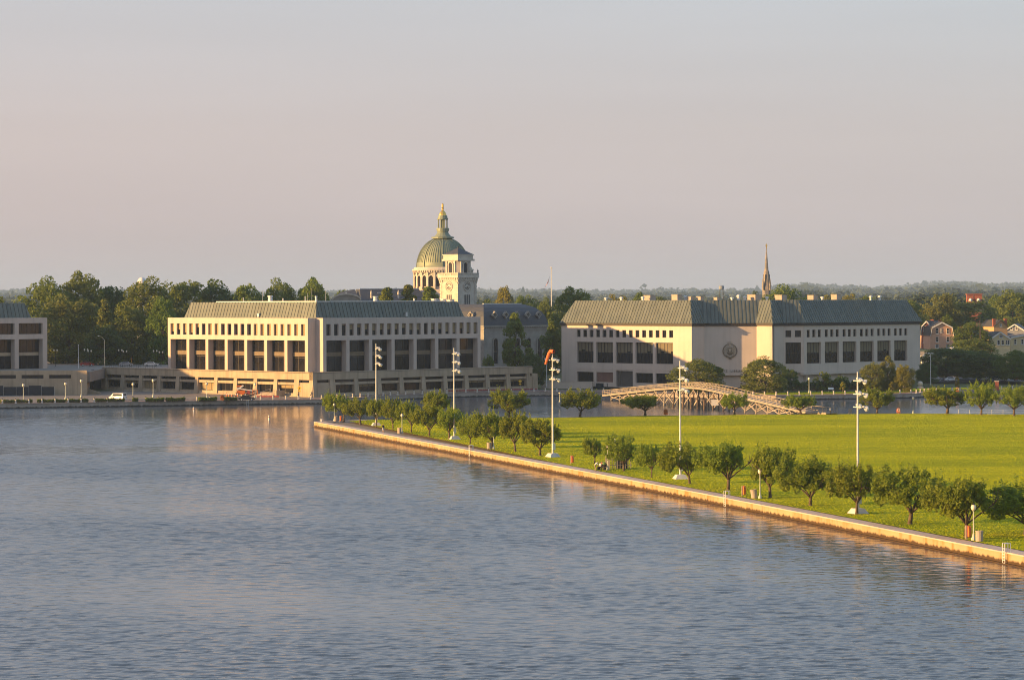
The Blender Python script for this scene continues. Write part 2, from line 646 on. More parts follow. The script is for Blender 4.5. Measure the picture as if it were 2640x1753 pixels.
def wall_material(name, c1, c2, algae, rust, z_al):
    m = bpy.data.materials.new(name)
    m.use_nodes = True
    nt = m.node_tree
    b = nt.nodes['Principled BSDF']
    b.inputs['Roughness'].default_value = .9
    b.inputs['Specular IOR Level'].default_value = .2
    geo = nt.nodes.new('ShaderNodeNewGeometry')

    def noise(scale, sc, detail=4):
        mpn = nt.nodes.new('ShaderNodeMapping')
        mpn.inputs['Scale'].default_value = sc
        nt.links.new(geo.outputs['Position'], mpn.inputs['Vector'])
        n = nt.nodes.new('ShaderNodeTexNoise')
        n.inputs['Scale'].default_value = scale
        n.inputs['Detail'].default_value = detail
        nt.links.new(mpn.outputs['Vector'], n.inputs['Vector'])
        return n.outputs['Fac']

    def mx(f, a, c, lo, hi):
        r = nt.nodes.new('ShaderNodeMapRange')
        r.inputs['From Min'].default_value, r.inputs['From Max'].default_value = lo, hi
        nt.links.new(f, r.inputs['Value'])
        x = nt.nodes.new('ShaderNodeMix')
        x.data_type = 'RGBA'
        nt.links.new(r.outputs['Result'], x.inputs['Factor'])
        for k, q in (('A', a), ('B', c)):
            if isinstance(q, tuple):
                x.inputs[k].default_value = (*q, 1)
            else:
                nt.links.new(q, x.inputs[k])
        return x.outputs['Result']
    c = mx(noise(.25, (1, 1, 1)), c1, c2, .35, .65)
    c = mx(noise(.8, (1, 1, .25)), c, rust, .5, .68)
    sp = nt.nodes.new('ShaderNodeSeparateXYZ')
    nt.links.new(geo.outputs['Position'], sp.inputs[0])
    ad = nt.nodes.new('ShaderNodeMath')
    ad.operation = 'MULTIPLY_ADD'
    ad.inputs[1].default_value = .8
    nt.links.new(noise(1.3, (1, 1, .3)), ad.inputs[0])
    nt.links.new(sp.outputs['Z'], ad.inputs[2])
    c = mx(ad.outputs[0], algae, c, z_al + .32, z_al + .55)
    nt.links.new(c, b.inputs['Base Color'])
    n2 = noise(3, (1, 1, 1), 6)
    bp = nt.nodes.new('ShaderNodeBump')
    bp.inputs['Strength'].default_value = .4
    bp.inputs['Distance'].default_value = .1
    nt.links.new(n2, bp.inputs['Height'])
    nt.links.new(bp.outputs['Normal'], b.inputs['Normal'])
    return m


SEAW = wall_material('seawall_concrete', (.44, .325, .185), (.36, .265, .145), (.075, .045, .022), (.33, .18, .06), .42)
SEAW2 = wall_material('far_seawall_concrete', (.40, .34, .28), (.33, .28, .235), (.055, .048, .042), (.3, .24, .18), .28)
WALK = mat('seawall_walk', (.58, .45, .375), .9, (.46, .36, .30), .4, bump=.3, bump_scale=6)


def along(pts, step, start=0.0):
    """points at even steps along a polyline"""
    out = []
    acc = -start
    for a, b in zip(pts[:-1], pts[1:]):
        L = (b - a).length
        d = (b - a) / L
        s = -acc if acc < 0 else (step - acc % step) % step
        while s < L - 1e-6:
            out.append((a + d * s, d))
            s += step
        acc = (acc + L) if acc >= 0 else acc + L
    return out


def make_seawall(name, label, pts, width, z1, panel, matw, matk, cap=.18, lip=.12):
    """wall of cast panels under a paved walk; pts run with the land on the left"""
    root = thing(name, label, 'seawall', (pts[0].x, pts[0].y, 0))
    o0 = Vector((pts[0].x, pts[0].y))
    for a, b in zip(pts[:-1], pts[1:]):
        L = (b - a).length
        k = max(1, round(L / panel))
        d = (b - a) / L
        n = Vector((-d.y, d.x))
        for i in range(k):
            s0, s1 = L * i / k + .02, L * (i + 1) / k - .02
            w = MB()
            j = rnd.uniform(-.02, .02)
            q = [a + d * s0 + n * j, a + d * s1 + n * j, a + d * s1 + n * .55, a + d * s0 + n * .55]
            q = [p - o0 for p in q]
            w.prism([(p.x, p.y) for p in q], -1.2, z1 - cap)
            w.build('wall_panel', matw, root)
            w = MB()
            q = [a + d * s0 - n * lip, a + d * s1 - n * lip, a + d * s1 + n * width, a + d * s0 + n * width]
            q = [p - o0 for p in q]
            w.prism([(p.x, p.y) for p in q], z1 - cap, z1 + rnd.uniform(-.006, .006))
            w.build('walk_slab', matk, root)
    return root


sw = make_seawall('seawall', 'long sunlit concrete seawall with a walk, edging the green field', WALL, 2.1, ZW, 12, SEAW, WALK, cap=.14, lip=.08)
# footing ledge at the waterline
lo0 = Vector((WALL[0].x, WALL[0].y))
for a, b in zip(WALL[:-1], WALL[1:]):
    d = (b - a).normalized()
    n = Vector((-d.y, d.x))
    w = MB()
    q = [p - lo0 for p in (a - n * .45, b - n * .45, b + n * .05, a + n * .05)]
    w.prism([(p.x, p.y) for p in q], -1, .1)
    w.build('footing_ledge', SEAW, sw)
# cap at the blunt end of the point
w = MB()
q = [p - lo0 for p in (WA - wdir * .3, WA, inner[0], Vector((-31, 591.2)), Vector((-34, 591.5)))]
w.prism([(p.x, p.y) for p in q], -1, ZW - .02)
w.build('end_cap', WALK, sw)

# ------------------------------------------------------------------ mainland shore
SH = [(-420, 1061), (0, 1053.7), (420, 1047), (826, 1041.5), (1040, 1030), (1180, 1024), (1400, 1021), (1560, 1021.5), (1700, 1026), (1900, 1030),
      (2000, 1031.5), (2180, 1029), (2360, 1026), (2400, 1022), (2560, 1016), (2640, 1015), (3000, 1012)]
SHORE = [G(x, y, 0).to_2d() for x, y in SH]
ZS = 1.3
make_seawall('promenade_seawall', 'grey concrete seawall of the promenade across the water, below the halls', SHORE, 3.2, ZS, 9, SEAW2, PAVE)

# mainland ground: one sheet from the promenade to the horizon
GROUND = mat('dry_lawn', (.10, .12, .03), .95, (.14, .12, .05), .05, bump=.5, bump_scale=2)
rows = [(0.6, 1.05), (30, 1.1), (62, 1.3), (90, 1.3), (112, 2.2), (150, 6.0), (230, 9), (400, 11), (800, 12), (1400, 14), (2200, 22), (3200, 26), (5000, 34), (8600, 50), (12000, 66), (14500, 60)]
ext = [SHORE[0] + Vector((-900, -100))] + SHORE + [SHORE[-1] + Vector((900, 60))]
verts, faces = [], []
for off, z in rows:
    for p in ext:
        k = 1 + off / 900
        verts.append((p.x * k, p.y + off, z))
nx = len(ext)
for r in range(len(rows) - 1):
    for i in range(nx - 1):
        faces.append((r * nx + i, r * nx + i + 1, (r + 1) * nx + i + 1, (r + 1) * nx + i))
me = bpy.data.meshes.new('ground')
me.from_pydata(verts, [], faces)
me.materials.append(GROUND)
structure(obj('ground', me))

# road and brick edging behind the promenade (sheets above the ground)
o1, o2, o3 = offset(SHORE, 3.25), offset(SHORE, 5.2), offset(SHORE, 16)


def strip(name, A, B, i0, i1, z, mt):
    m = MB()
    for i in range(i0, i1):
        m.face([(A[i].x, A[i].y, z), (A[i + 1].x, A[i + 1].y, z), (B[i + 1].x, B[i + 1].y, z), (B[i].x, B[i].y, z)])
    return structure(m.build(name, mt, recalc=False))


strip('brick_path', o1, o2, 0, 15, 1.32, BRICKP)
strip('road', o2, o3, 0, 9, 1.324, mat('pale_road', (.27, .225, .185), .9, (.22, .185, .155), .3))  # road in a pale tan of its own, lightly mottled
strip('forecourt', offset(SHORE, 16.5), offset(SHORE, 88), 0, 6, 1.322, mat('forecourt_paving', (.24, .20, .165), .9, (.19, .16, .135), .3))
strip('kerb_strip', o3, offset(SHORE, 16.5), 0, 9, 1.44, PAVE)
strip('shore_lawn', o2, offset(SHORE, 22), 9, 15, 1.33, GRASSM)


# ------------------------------------------------------------------ building helpers
def clip(poly, f):
    """keep the part of a polygon where f(p) >= 0 (f linear)"""
    out = []
    for i in range(len(poly)):
        a, b = poly[i], poly[(i + 1) % len(poly)]
        fa, fb = f(a), f(b)
        if fa >= 0:
            out.append(a)
        if (fa >= 0) != (fb >= 0):
            t = fa / (fa - fb)
            out.append((a[0] + (b[0] - a[0]) * t, a[1] + (b[1] - a[1]) * t))
    return out


def roof_face(parent, E0, E1, T1, T0, pitch, mt, name='roof_panel', rib=.11, rib_h=.11):
    """standing seam metal: each tray between two seams is a panel with its own raised seam"""
    E0, E1, T0, T1 = map(Vector, (E0, E1, T0, T1))
    u = (E1 - E0).normalized()
    n = u.cross(T0 - E0).normalized()
    v = n.cross(u).normalized()
    if n.z < 0:
        n = -n
    uv = [((p - E0).dot(u), (p - E0).dot(v)) for p in (E0, E1, T1, T0)]
    if uv[2][1] < 0:
        v = -v
        uv = [(a, -b) for a, b in uv]
    u0, u1 = min(p[0] for p in uv), max(p[0] for p in uv)
    k = max(1, round((u1 - u0) / pitch))
    st = (u1 - u0) / k
    for i in range(k):
        a, b = u0 + i * st, u0 + (i + 1) * st
        q = clip(uv, lambda p: p[0] - a)
        q = clip(q, lambda p: b - .06 - p[0])
        if len(q) < 3:
            continue
        m = MB()
        P = [E0 + u * s + v * t for s, t in q]
        top = [p + n * .05 for p in P]
        m.face(top)
        for j in range(len(P)):
            jj = (j + 1) % len(P)
            m.face([P[j], P[jj], top[jj], top[j]])
        r = clip(q, lambda p: a + rib - p[0])
        if len(r) >= 3:
            R0 = [E0 + u * s + v * t + n * .05 for s, t in r]
            R1 = [p + n * rib_h for p in R0]
            m.face(R1)
            for j in range(len(R0)):
                jj = (j + 1) % len(R0)
                m.face([R0[j], R0[jj], R1[jj], R1[j]])
        m.build(name, mt, parent, recalc=False)


class Face:
    """frame of one facade: s along it, d into the building"""
    def __init__(s, kind, base=(0, 0)):
        s.k = kind
        s.b = base

    def P(s, a, d, z=0):
        return (s.b[0] + a, s.b[1] + d, z) if s.k == 'R' else (s.b[0] + d, s.b[1] + a, z)

    def box(s, m, a0, a1, d0, d1, z0, z1, mi=0):
        p, q = s.P(a0, d0), s.P(a1, d1)
        m.box(min(p[0], q[0]), max(p[0], q[0]), min(p[1], q[1]), max(p[1], q[1]), z0, z1, mi)


_wc = {}


def put_window(face, parent, a, d, z, w, h, cols=1, rows_=1, blind=0.0, fw=.09, glass=None, frame=None, key='', blind_side=None):
    """window = frame with its panes (and a blind) as sub-parts"""
    glass = glass or GLASS
    frame = frame or BRONZE
    zero = Face(face.k)
    kk = (face.k, round(w, 2), round(h, 2), cols, rows_, frame.name, fw)
    if kk not in _wc:
        m = MB()
        zero.box(m, 0, w, -.06, .10, 0, fw)
        zero.box(m, 0, w, -.06, .10, h - fw, h)
        for i in range(cols + 1):
            c = fw / 2 + (w - fw) * i / cols
            zero.box(m, c - fw / 2, c + fw / 2, -.058, .098, fw + .002, h - fw - .002)
        for j in range(1, rows_):
            c = h * j / rows_
            zero.box(m, fw, w - fw, -.05, .09, c - fw / 2, c + fw / 2)
        p = MB()
        zero.box(p, 0, (w - fw) / cols - fw - .004, 0, .03, 0, (h - fw) / rows_ - fw - .004)
        _wc[kk] = (m.mesh('window', frame), p.mesh('pane', glass))
    wm, pm = _wc[kk]
    if pm.materials[0] != glass:
        pm = pm.copy()
        pm.materials[0] = glass
    o = obj('window', wm, parent, face.P(a, d, z))
    for i in range(cols):
        for j in range(rows_):
            obj('pane', pm, o, zero.P(fw + (w - fw) / cols * i + .002, .02, fw + (h - fw) / rows_ * j + .002))
    if blind > 0:
        bh = (h - 2 * fw) * blind
        kb = (face.k, 'b', round(w, 2), round(bh, 2), blind_side)
        if kb not in _wc:
            p = MB()
            zero.box(p, fw + .01, w - fw - .01, -.02, .012, h - fw - bh, h - fw - .01)
            _wc[kb] = p.mesh('blind', BLIND)
        obj('blind', _wc[kb], o)
    return o


# ------------------------------------------------------------------ the two long academic halls
PHI = math.atan2(.7176, .6964)
dR = Vector((math.cos(PHI), math.sin(PHI)))
dL = Vector((-math.sin(PHI), math.cos(PHI)))
Pc = G(807, 1024, 1.35).to_2d()
C0 = Pc + dR * 4.0 + dL * 3.6
LW = 65.5
ZB, ZT, ZR = 7.6, 23.2, 27.7      # podium level, wall top, roof top

root = thing('academic_hall', 'long sandy concrete hall with green metal roof, tall recessed bays, on the waterfront corner', 'building', (C0.x, C0.y, 0), PHI)
NT, TH = 3.0, 2.15
m = MB()
m.prism([(TH, NT), (NT, NT), (NT, TH), (LW, TH), (LW, LW), (TH, LW)], ZB - 1, ZT - .01)
m.build('inner_wall', CONC, root)
PIER = 1.25
BAY = (LW - NT - PIER) / 7
blindsL = [.75, .55, .85, .85, .3, 0, 1, 1, 0, 0, 0, 0, 0, 1, 1, 1, 1, 1, 1, 1, 1]
for kind in 'RL':
    fc = Face(kind)
    m = MB()
    fc.box(m, NT, LW, 0, TH - .005, 21.5, ZT)
    fc.box(m, NT, LW, 0, TH - .005, 16.9, 18.25)
    ww = 1.68
    edges = [NT]
    for b in range(7):
        for k in range(3):
            c = NT + PIER / 2 + BAY * (b + (k + .5) / 3)
            edges += [c - ww / 2, c + ww / 2]
    edges.append(LW)
    for i in range(0, len(edges), 2):
        fc.box(m, edges[i], edges[i + 1], 0, TH - .005, 18.252, 21.498)
    m.build('facade_wall', CONC, root)
    for b in range(8):
        m = MB()
        s0 = NT + BAY * b + .01
        fc.box(m, 0, PIER - .02, 0, TH - .005, ZB - .8, 16.898)
        m.build('pillar', CONC, root, fc.P(s0, 0, 0))
    for i in range(21):
        j = 20 - i if kind == 'L' else i
        bl = (blindsL[i] if kind == 'L' else (0, 0, .1, .5, .3, .5, .6, .55, .5, .5, .4, .6, .6, 0, .6, .55, .8, .9, .5, .9, .9)[i])
        put_window(fc, root, edges[1 + 2 * j] + .01, .62, 18.26, ww - .02, 3.23, 1, 1, bl)
    for b in range(7):
        s0 = NT + BAY * b + PIER
        w = BAY - PIER
        o = put_window(fc, root, s0 + .01, 2.02, ZB - .4, w - .02, 16.88 - ZB + .4, 3, 2, 0, .13)
        m = MB()
        zero = Face(kind)
        zero.box(m, .02, w - .06, -.16, -.065, 5.2, 6.35)
        m.build('spandrel', mat('spandrel_panel', (.20, .145, .09), .7), o)
        m = MB()
        zero.box(m, w * .3, w * .85, -.9, -.2, 0, .55)
        m.build('planter_box', CONC, o)

# roof: steep green metal slopes on the two seen fronts and the ends
rf = MB()
IN, RUN = 3.4, 1.5
rf.prism([(IN + RUN, IN + RUN), (LW - IN - RUN, IN + RUN), (LW - IN - RUN, LW - IN - RUN), (IN + RUN, LW - IN - RUN)], ZT, ZR - .12)
roof = rf.build('roof', mat('roof_deck', (.45, .44, .42), .8), root)
eq = [(IN, IN), (LW - IN, IN), (LW - IN, LW - IN), (IN, LW - IN)]
tq = [(IN + RUN, IN + RUN), (LW - IN - RUN, IN + RUN), (LW - IN - RUN, LW - IN - RUN), (IN + RUN, LW - IN - RUN)]
for i in (0, 1, 2, 3):
    j = (i + 1) % 4
    roof_face(roof, (*eq[i], ZT - .2), (*eq[j], ZT - .2), (*tq[j], ZR), (*tq[i], ZR), 1.38, COPPER)
m = MB()
a, b = IN + RUN - .2, LW - IN - RUN + .2
m.box(a, b - 6, a, a + .5, ZR + .02, ZR + .28)
m.box(a, a + .5, a + .51, b - 12, ZR + .02, ZR + .28)
m.build('roof_coping', WHITEP, roof)
# vents and stub pipes on the flat top
for k, (x, y, w, h) in enumerate(((6, 26, 1.3, 1.9), (6, 38, .25, 1.3), (7, 12, .25, 1.6), (8, 8.5, .6, 1.7), (29, 6.5, 1.2, 1.6), (46, 8, .5, 1.0), (6.5, 21, .3, 1.1), (58, 8, 1.6, .8), (62, 9, 2.2, .7), (60, 14, 1.8, .9))):
    m = MB()
    m.lathe([(w / 2, ZR - .2), (w / 2, ZR + h * .6), (w * .42, ZR + h * .62), (w * .42, ZR + h * .75), (w * .6, ZR + h * .78), (w * .6, ZR + h)], 10, (x, y))
    m.build('roof_vent', WHITEP, roof)
for x, y, h in ((5.6, 29, 3.4), (5.6, 9.4, 2.6), (5.6, 7.6, 4.0), (9, 5.6, 3.6)):
    m = MB()
    m.tube((x, y, ZR - .2), (x, y, ZR + h), .06, .035, 5)
    m.build('roof_antenna', GALV, roof)
m = MB()
m.box(3.1, 3.6, 27.8, 28.5, ZT + .3, ZT + 1.3)
m.build('roof_hatch', GALV, roof)
m = MB()
m.box(38, 38.6, 3.1, 3.6, ZT + .2, ZT + 1.5)
m.build('roof_hatch', GALV, roof)

# podium: battered lower storey on both fronts
pod = thing('podium', 'sandy concrete podium with slot windows and flared piers below the waterfront hall', 'building', (Pc.x, Pc.y, 0), PHI)
ZP = 8.25
PL, PR = 96.0, 88.0
m = MB()
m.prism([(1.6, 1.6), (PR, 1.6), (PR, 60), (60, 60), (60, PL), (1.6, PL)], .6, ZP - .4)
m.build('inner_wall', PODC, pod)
m = MB()
m.prism([(0, 0), (PR, 0), (PR, 59), (59, 59), (59, PL), (0, PL)], ZP - .39, ZP - .2)
m.build('terrace_deck', PAVE, pod)
for kind, LEN, base_s in (('R', PR, 4.0), ('L', PL, 3.6)):
    fc = Face(kind)
    m = MB()
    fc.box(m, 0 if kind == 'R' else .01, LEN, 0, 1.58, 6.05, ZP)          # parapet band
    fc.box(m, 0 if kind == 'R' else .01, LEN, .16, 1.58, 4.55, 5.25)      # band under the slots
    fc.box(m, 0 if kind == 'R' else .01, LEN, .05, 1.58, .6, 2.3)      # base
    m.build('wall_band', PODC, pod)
    nb = 9 if kind == 'R' else 10
    s_first = base_s + NT + PIER
    cells = []
    for b in range(nb):
        s0 = s_first + BAY * b
        cells.append((s0, s0 + BAY - PIER - .2, True))
    cells.insert(0, (1.6, s_first - PIER - .7, False))
    if kind == 'R':
        cells.append((s_first + BAY * nb, s_first + BAY * nb + 3.2, False))
    prev = 0 if kind == 'R' else .012
    for ci, (a0, a1, low) in enumerate(cells + [(LEN, LEN, None)]):
        # pier before this cell: flares outwards to its foot
        m = MB()
        t0, t1 = prev, a0
        b0, b1 = prev - (.25 if ci > 1 else 0), a0 + (.25 if low else 0)
        if low is False and ci == 0:
            b0, b1 = t0, a0
        q = [fc.P(b0, -.45, .5), fc.P(b1, -.45, .5), fc.P(b1, 1.55, .5), fc.P(b0, 1.55, .5), fc.P(t0, .06, 6.04), fc.P(t1, .06, 6.04), fc.P(t1, 1.55, 6.04), fc.P(t0, 1.55, 6.04)]
        m.hexa(q)
        m.build('pier', PODC, pod)
        if low is None:
            break
        put_window(fc, pod, a0 + .02, .75, 5.27, a1 - a0 - .04, .76, 1, 1, 0, .06)
        if low:
            bl = rnd.choice((0, 0, .4, 1)) if kind == 'L' else rnd.choice((0, 0, .25))
            put_window(fc, pod, a0 + .05, 1.05, 2.35, a1 - a0 - .1, 2.15, 3, 1, bl, .1)
            m = MB()
            q = [fc.P(a0 + .27, -.40, .7), fc.P(a1 - .27, -.40, .7), fc.P(a1 - .27, 1.0, .7), fc.P(a0 + .27, 1.0, .7), fc.P(a0 + .27, -.30, 1.5), fc.P(a1 - .27, -.30, 1.5), fc.P(a1 - .1, 1.0, 2.34), fc.P(a0 + .1, 1.0, 2.34)]
            m.hexa(q)
            m.build('sloped_sill', PODC, pod)
        else:
            m = MB()
            fc.box(m, a0 + .01, a1 - .01, .04, 1.5, 2.31, 4.54)
            m.build('blank_panel', PODC, pod)
        prev = a1
# railing on the podium edge towards the left plaza
m = MB()
for k in range(24):
    y = 70 + k * 1.1
    m.tube((.6, y, ZP), (.6, y, ZP + 1), .03, .03, 4)
m.tube((.6, 70, ZP + 1), (.6, 96, ZP + 1), .035, .035, 4)
m.tube((.6, 70, ZP + .5), (.6, 96, ZP + .5), .025, .025, 4)
m.build('terrace_railing', BLACK, pod)
# entrance steps and side rails near the corner
st = thing('entrance_steps', 'pale concrete entrance steps and ramp wall at the sunlit podium corner', 'steps', (Pc.x, Pc.y, 1.3), PHI)
for k in range(6):
    m = MB()
    m.box(-4.6 + .5 * k, -.5, 12, 24, .001 + .18 * k, .18 * (k + 1))
    m.build('step', PAVE, st)
m = MB()
m.box(-5.2, -.5, 24.2, 24.7, 0, 1.5)
m.build('ramp_wall', PODC, st)
m = MB()
m.box(-3.6, -.5, 11.3, 11.8, 0, 1.7)
m.build('ramp_wall', PODC, st)
for y in (13, 17, 23):
    m = MB()
    m.tube((-4.4, y, .3), (-4.4, y, 1.2), .04)
    m.tube((-1.0, y, 1.1), (-1.0, y, 2.1), .04)
    m.tube((-4.4, y, 1.2), (-1.0, y, 2.1), .04)
    m.build('handrail', GALV, st)

# ---- left twin hall at the picture's edge
Mo = G(122, 950, ZP).to_2d()
Mo = Vector(((pc(122, 900)[0]) / F * 800, 800))
lh = thing('neighbour_hall', 'shaded concrete hall with wide bay windows cut off by the left edge', 'building', (Mo.x, Mo.y, 0), PHI)
fc = Face('R')
m = MB()
fc.box(m, -112, 0, TH, 50, ZB - 1, ZT - .01)  # unseen left length drawn out so the hall shades the retaining wall
m.build('inner_wall', CONC, lh)
m = MB()
fc.box(m, -112, 0, 0, TH - .005, 21.6, ZT)
fc.box(m, -112, 0, 0, TH - .005, 16.8, 18.3)
m.build('facade_wall', CONC, lh)
MB_, BP = 10.2, 1.7
for b in range(11):
    s1 = -BP - MB_ * b
    s0 = s1 - (MB_ - 1.5)
    m = MB()
    fc.box(m, 0, 1.68 if b == 0 else 1.48, 0, TH - .005, ZB - .8, 16.798)
    fc.box(m, 0, 1.68 if b == 0 else 1.48, 0, TH - .005, 18.302, 21.598)
    m.build('pillar', CONC, lh, fc.P(s1 + .01, 0))
    put_window(fc, lh, s0 + .02, 1.0, 18.31, MB_ - 1.54, 3.27, 5, 1, 0, .1)
    o = put_window(fc, lh, s0 + .02, 2.0, ZB, MB_ - 1.54, 16.78 - ZB, 4, 2, 0, .13)
    m = MB()
    Face('R').box(m, .1, MB_ - 1.7, -.16, -.065, 4.2, 5.2)
    m.build('spandrel', PODC, o)
m = MB()
m.box(-107, -IN - RUN, IN + RUN, 45, ZT, ZR - .1)
roof2 = m.build('roof', MATS['roof_deck'], lh)
roof_face(roof2, (-112 + IN, IN, ZT - .2), (-IN, IN, ZT - .2), (-IN - RUN, IN + RUN, ZR), (-112 + IN + RUN, IN + RUN, ZR), 1.38, COPPER)
roof_face(roof2, (-IN, IN, ZT - .2), (-IN, 46, ZT - .2), (-IN - RUN, 46 - RUN, ZR), (-IN - RUN, IN + RUN, ZR), 1.38, COPPER)
m = MB()
m.box(-40, -28, IN + RUN, IN + RUN + 1, ZR - .05, ZR + .25)
m.build('roof_coping', WHITEP, roof2)

# plaza between the halls, on the podium level
pz = [G(-160, 1019, 1.35).to_2d() + Vector((0, 6)), (Pc + dL * PL), Pc + dL * PL + dR * 60, Pc + dL * 60 + dR * 60]
m = MB()
pq = [Vector((-175, 754)), Vector((-121, 756)), Pc + dL * (PL - .5) + dR * 1, Pc + dL * (PL - .5) + dR * 58, Vector((-60, 905)), Vector((-230, 905)), Vector((-230, 760))]
m.prism([(p.x, p.y) for p in pq], 5, 7.9)
structure(m.build('plaza', mat('plaza_paving', (.26, .22, .18), .9, (.2, .17, .145), .3)))

rw0, rw1 = G(-120, 1019, 1.35), G(224, 1018, 1.35)
rwv = (rw1 - rw0).to_2d()
rwa = math.atan2(rwv.y, rwv.x)
rwL = rwv.length
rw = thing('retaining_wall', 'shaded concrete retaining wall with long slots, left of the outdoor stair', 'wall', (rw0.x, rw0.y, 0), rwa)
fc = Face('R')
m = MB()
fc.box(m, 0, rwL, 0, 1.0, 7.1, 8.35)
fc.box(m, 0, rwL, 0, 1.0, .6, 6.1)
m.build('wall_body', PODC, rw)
s = rwL - 4.5
while s > 2:
    m = MB()
    fc.box(m, s, min(s + 1.6, rwL) if s < rwL - 5 else rwL, 0, 1.0, 6.102, 7.098)
    m.build('slot_pier', PODC, rw)
    m = MB()
    fc.box(m, s - 6.3, s, .55, .9, 6.102, 7.098)
    m.build('slot_window', GLASS, rw)
    s -= 7.9
# dark screen fence in front
sf = thing('screen_fence', 'dark cloth-covered construction fence before the shaded retaining wall', 'fence', (rw0.x, rw0.y, 1.3), rwa)
k = 0
s = .5
while s < rwL - 12:
    hgt = 2.5 + .35 * ((k * 7) % 3 == 0)
    m = MB()
    m.box(0, 3.55, -3.25, -3.2, .08, hgt)
    m.build('screen_panel', DARKB, sf, (s, 0, 0))
    m = MB()
    m.tube((3.6, -3.22, 0), (3.6, -3.22, hgt + .05), .04)
    m.build('fence_post', GALV, sf, (s, 0, 0))
    s += 3.62
    k += 1
# outdoor stair between wall and podium
sa, sb = G(222, 1016, 1.35), Pc + dL * PL
stair = thing('outdoor_stair', 'concrete outdoor stair rising to the plaza, dark void beneath its sloping parapet', 'stair', (sa.x, sa.y, 0))
ex, ey = sb.x - sa.x, 10.0
m = MB()
for k, (t0, t1, z0, z1) in enumerate(((0, .42, 3.4, 5.6), (.42, .66, 5.6, 5.9), (.66, 1, 5.9, 8.3))):
    x0, x1 = ex * t0, ex * t1
    m = MB()
    m.hexa([(x0, 2 + ey * t0, z0 - 1.6), (x1, 2 + ey * t1, z1 - 1.6), (x1, 2.4 + ey * t1, z1 - 1.6), (x0, 2.4 + ey * t0, z0 - 1.6), (x0, 2 + ey * t0, z0), (x1, 2 + ey * t1, z1), (x1, 2.4 + ey * t1, z1), (x0, 2.4 + ey * t0, z0)])
    m.build('stair_parapet', PODC, stair)
n = 26
for k in range(n):
    t = k / n
    m = MB()
    zt = 2.0 + 5.3 * (k + 1) / n
    m.box(ex * t, ex * (t + 1 / n), 2.5 + ey * t, 6 + ey * t, zt - .3, zt)
    m.build('stair_tread', PAVE, stair)
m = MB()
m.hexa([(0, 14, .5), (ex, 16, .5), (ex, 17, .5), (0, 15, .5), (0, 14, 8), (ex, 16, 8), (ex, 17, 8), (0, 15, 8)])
m.build('void_shade_sheet', DARKB, stair)  # dark sheet in place of the shade beneath the stair
m = MB()
m.hexa([(-1, .5, .8), (4, .5, .8), (4, 1.2, .8), (-1, 1.2, .8), (-1, .5, 3.4), (4, .5, 1.8), (4, 1.2, 1.8), (-1, 1.2, 3.4)])
m.build('wing_wall', PODC, stair)

# ------------------------------------------------------------------ the library across the basin
PHN = math.radians(47)
eR = Vector((math.cos(PHN), math.sin(PHN)))
eL = Vector((-math.sin(PHN), math.cos(PHN)))
YN = 776
N1 = Vector((pc(1783.4, 900)[0] / F * YN, YN))
lib = thing('library_building', 'pale concrete library with hipped green roof and emblem, behind the timber bridge', 'building', (N1.x, N1.y, 0), PHN)
ZE, ZTOP = 20.3, 27.9
NP = [(0, 51.5), (0, 0), (5.8, 0), (16.83, -11.03), (16.83, -16.83), (22.43, -16.83), (26.67, -21.07), (87.2, -21.07)]
BACK = [(87.2, 9), (46, 9), (31, 24), (31, 51.5)]
full = NP + BACK      # counter-clockwise when seen from above? checked below
area = sum(full[i][0] * full[(i + 1) % len(full)][1] - full[(i + 1) % len(full)][0] * full[i][1] for i in range(len(full)))


def inset(poly, r):
    out = []
    n = len(poly)
    sgn = 1 if area > 0 else -1
    for i in range(n):
        p0, p1, p2 = (Vector(poly[(i + k) % n]) for k in (-1, 0, 1))
        a, b = (p1 - p0).normalized(), (p2 - p1).normalized()
        na, nb = Vector((-a.y, a.x)) * sgn, Vector((-b.y, b.x)) * sgn
        t = (na + nb)
        out.append(p1 + t * (r / (1 + na.dot(nb))))
    return out


OPEN_D = .55
core = inset(full, 1.1)
m = MB()
m.prism([tuple(p) for p in core], 2.0, ZE - .02)
m.build('inner_wall', CONC2, lib)


class OFace:
    """facade frame on an arbitrary edge (oriented object)"""
    k = 'R'

    def __init__(s, p0, p1):
        s.p0, s.p1 = Vector(p0), Vector(p1)
        s.L = (s.p1 - s.p0).length
        d = (s.p1 - s.p0) / s.L
        s.rot = math.atan2(d.y, d.x)


def facade(edge, z0, z1, openings, T=1.08, name='facade_wall', mt=None, end0=0.0, end1=0.0):
    """wall with openings cut by building the solid cells between them; returns its frame object"""
    of = OFace(*edge)
    xs = sorted({0.0, of.L} | {round(o[0], 4) for o in openings} | {round(o[1], 4) for o in openings})
    m = MB()
    # columns of cells merged vertically
    for a, b in zip(xs[:-1], xs[1:]):
        cs = (a + b) / 2
        hol = sorted((o[2], o[3]) for o in openings if o[0] < cs < o[1])
        z = z0
        for h0, h1 in hol + [(z1, None)]:
            if h0 - z > .01:
                m.box(a + (end0 if a == 0 else 0), b - (end1 if b == of.L else 0), 0, T, z, h0)
            if h1 is None:
                break
            z = h1
    me = m.mesh(name, mt or CONC2)
    o = obj(name, me, lib, (of.p0.x, of.p0.y, 0), of.rot)
    return o


def on_wall(o, wall, x=0.0, y=0.0, z=0.0):
    """hang a part of the library in the frame of one of its facades"""
    c, sn = math.cos(wall.rotation_euler.z), math.sin(wall.rotation_euler.z)
    o.parent = lib
    o.location = (wall.location.x + c * x - sn * y, wall.location.y + sn * x + c * y, z)
    o.rotation_euler = (0, 0, wall.rotation_euler.z)
    return o


def wall_window(wall, a, d, z, *args, **kw):
    return on_wall(put_window(Face('R'), lib, 0, 0, 0, *args, **kw), wall, a, d, z)


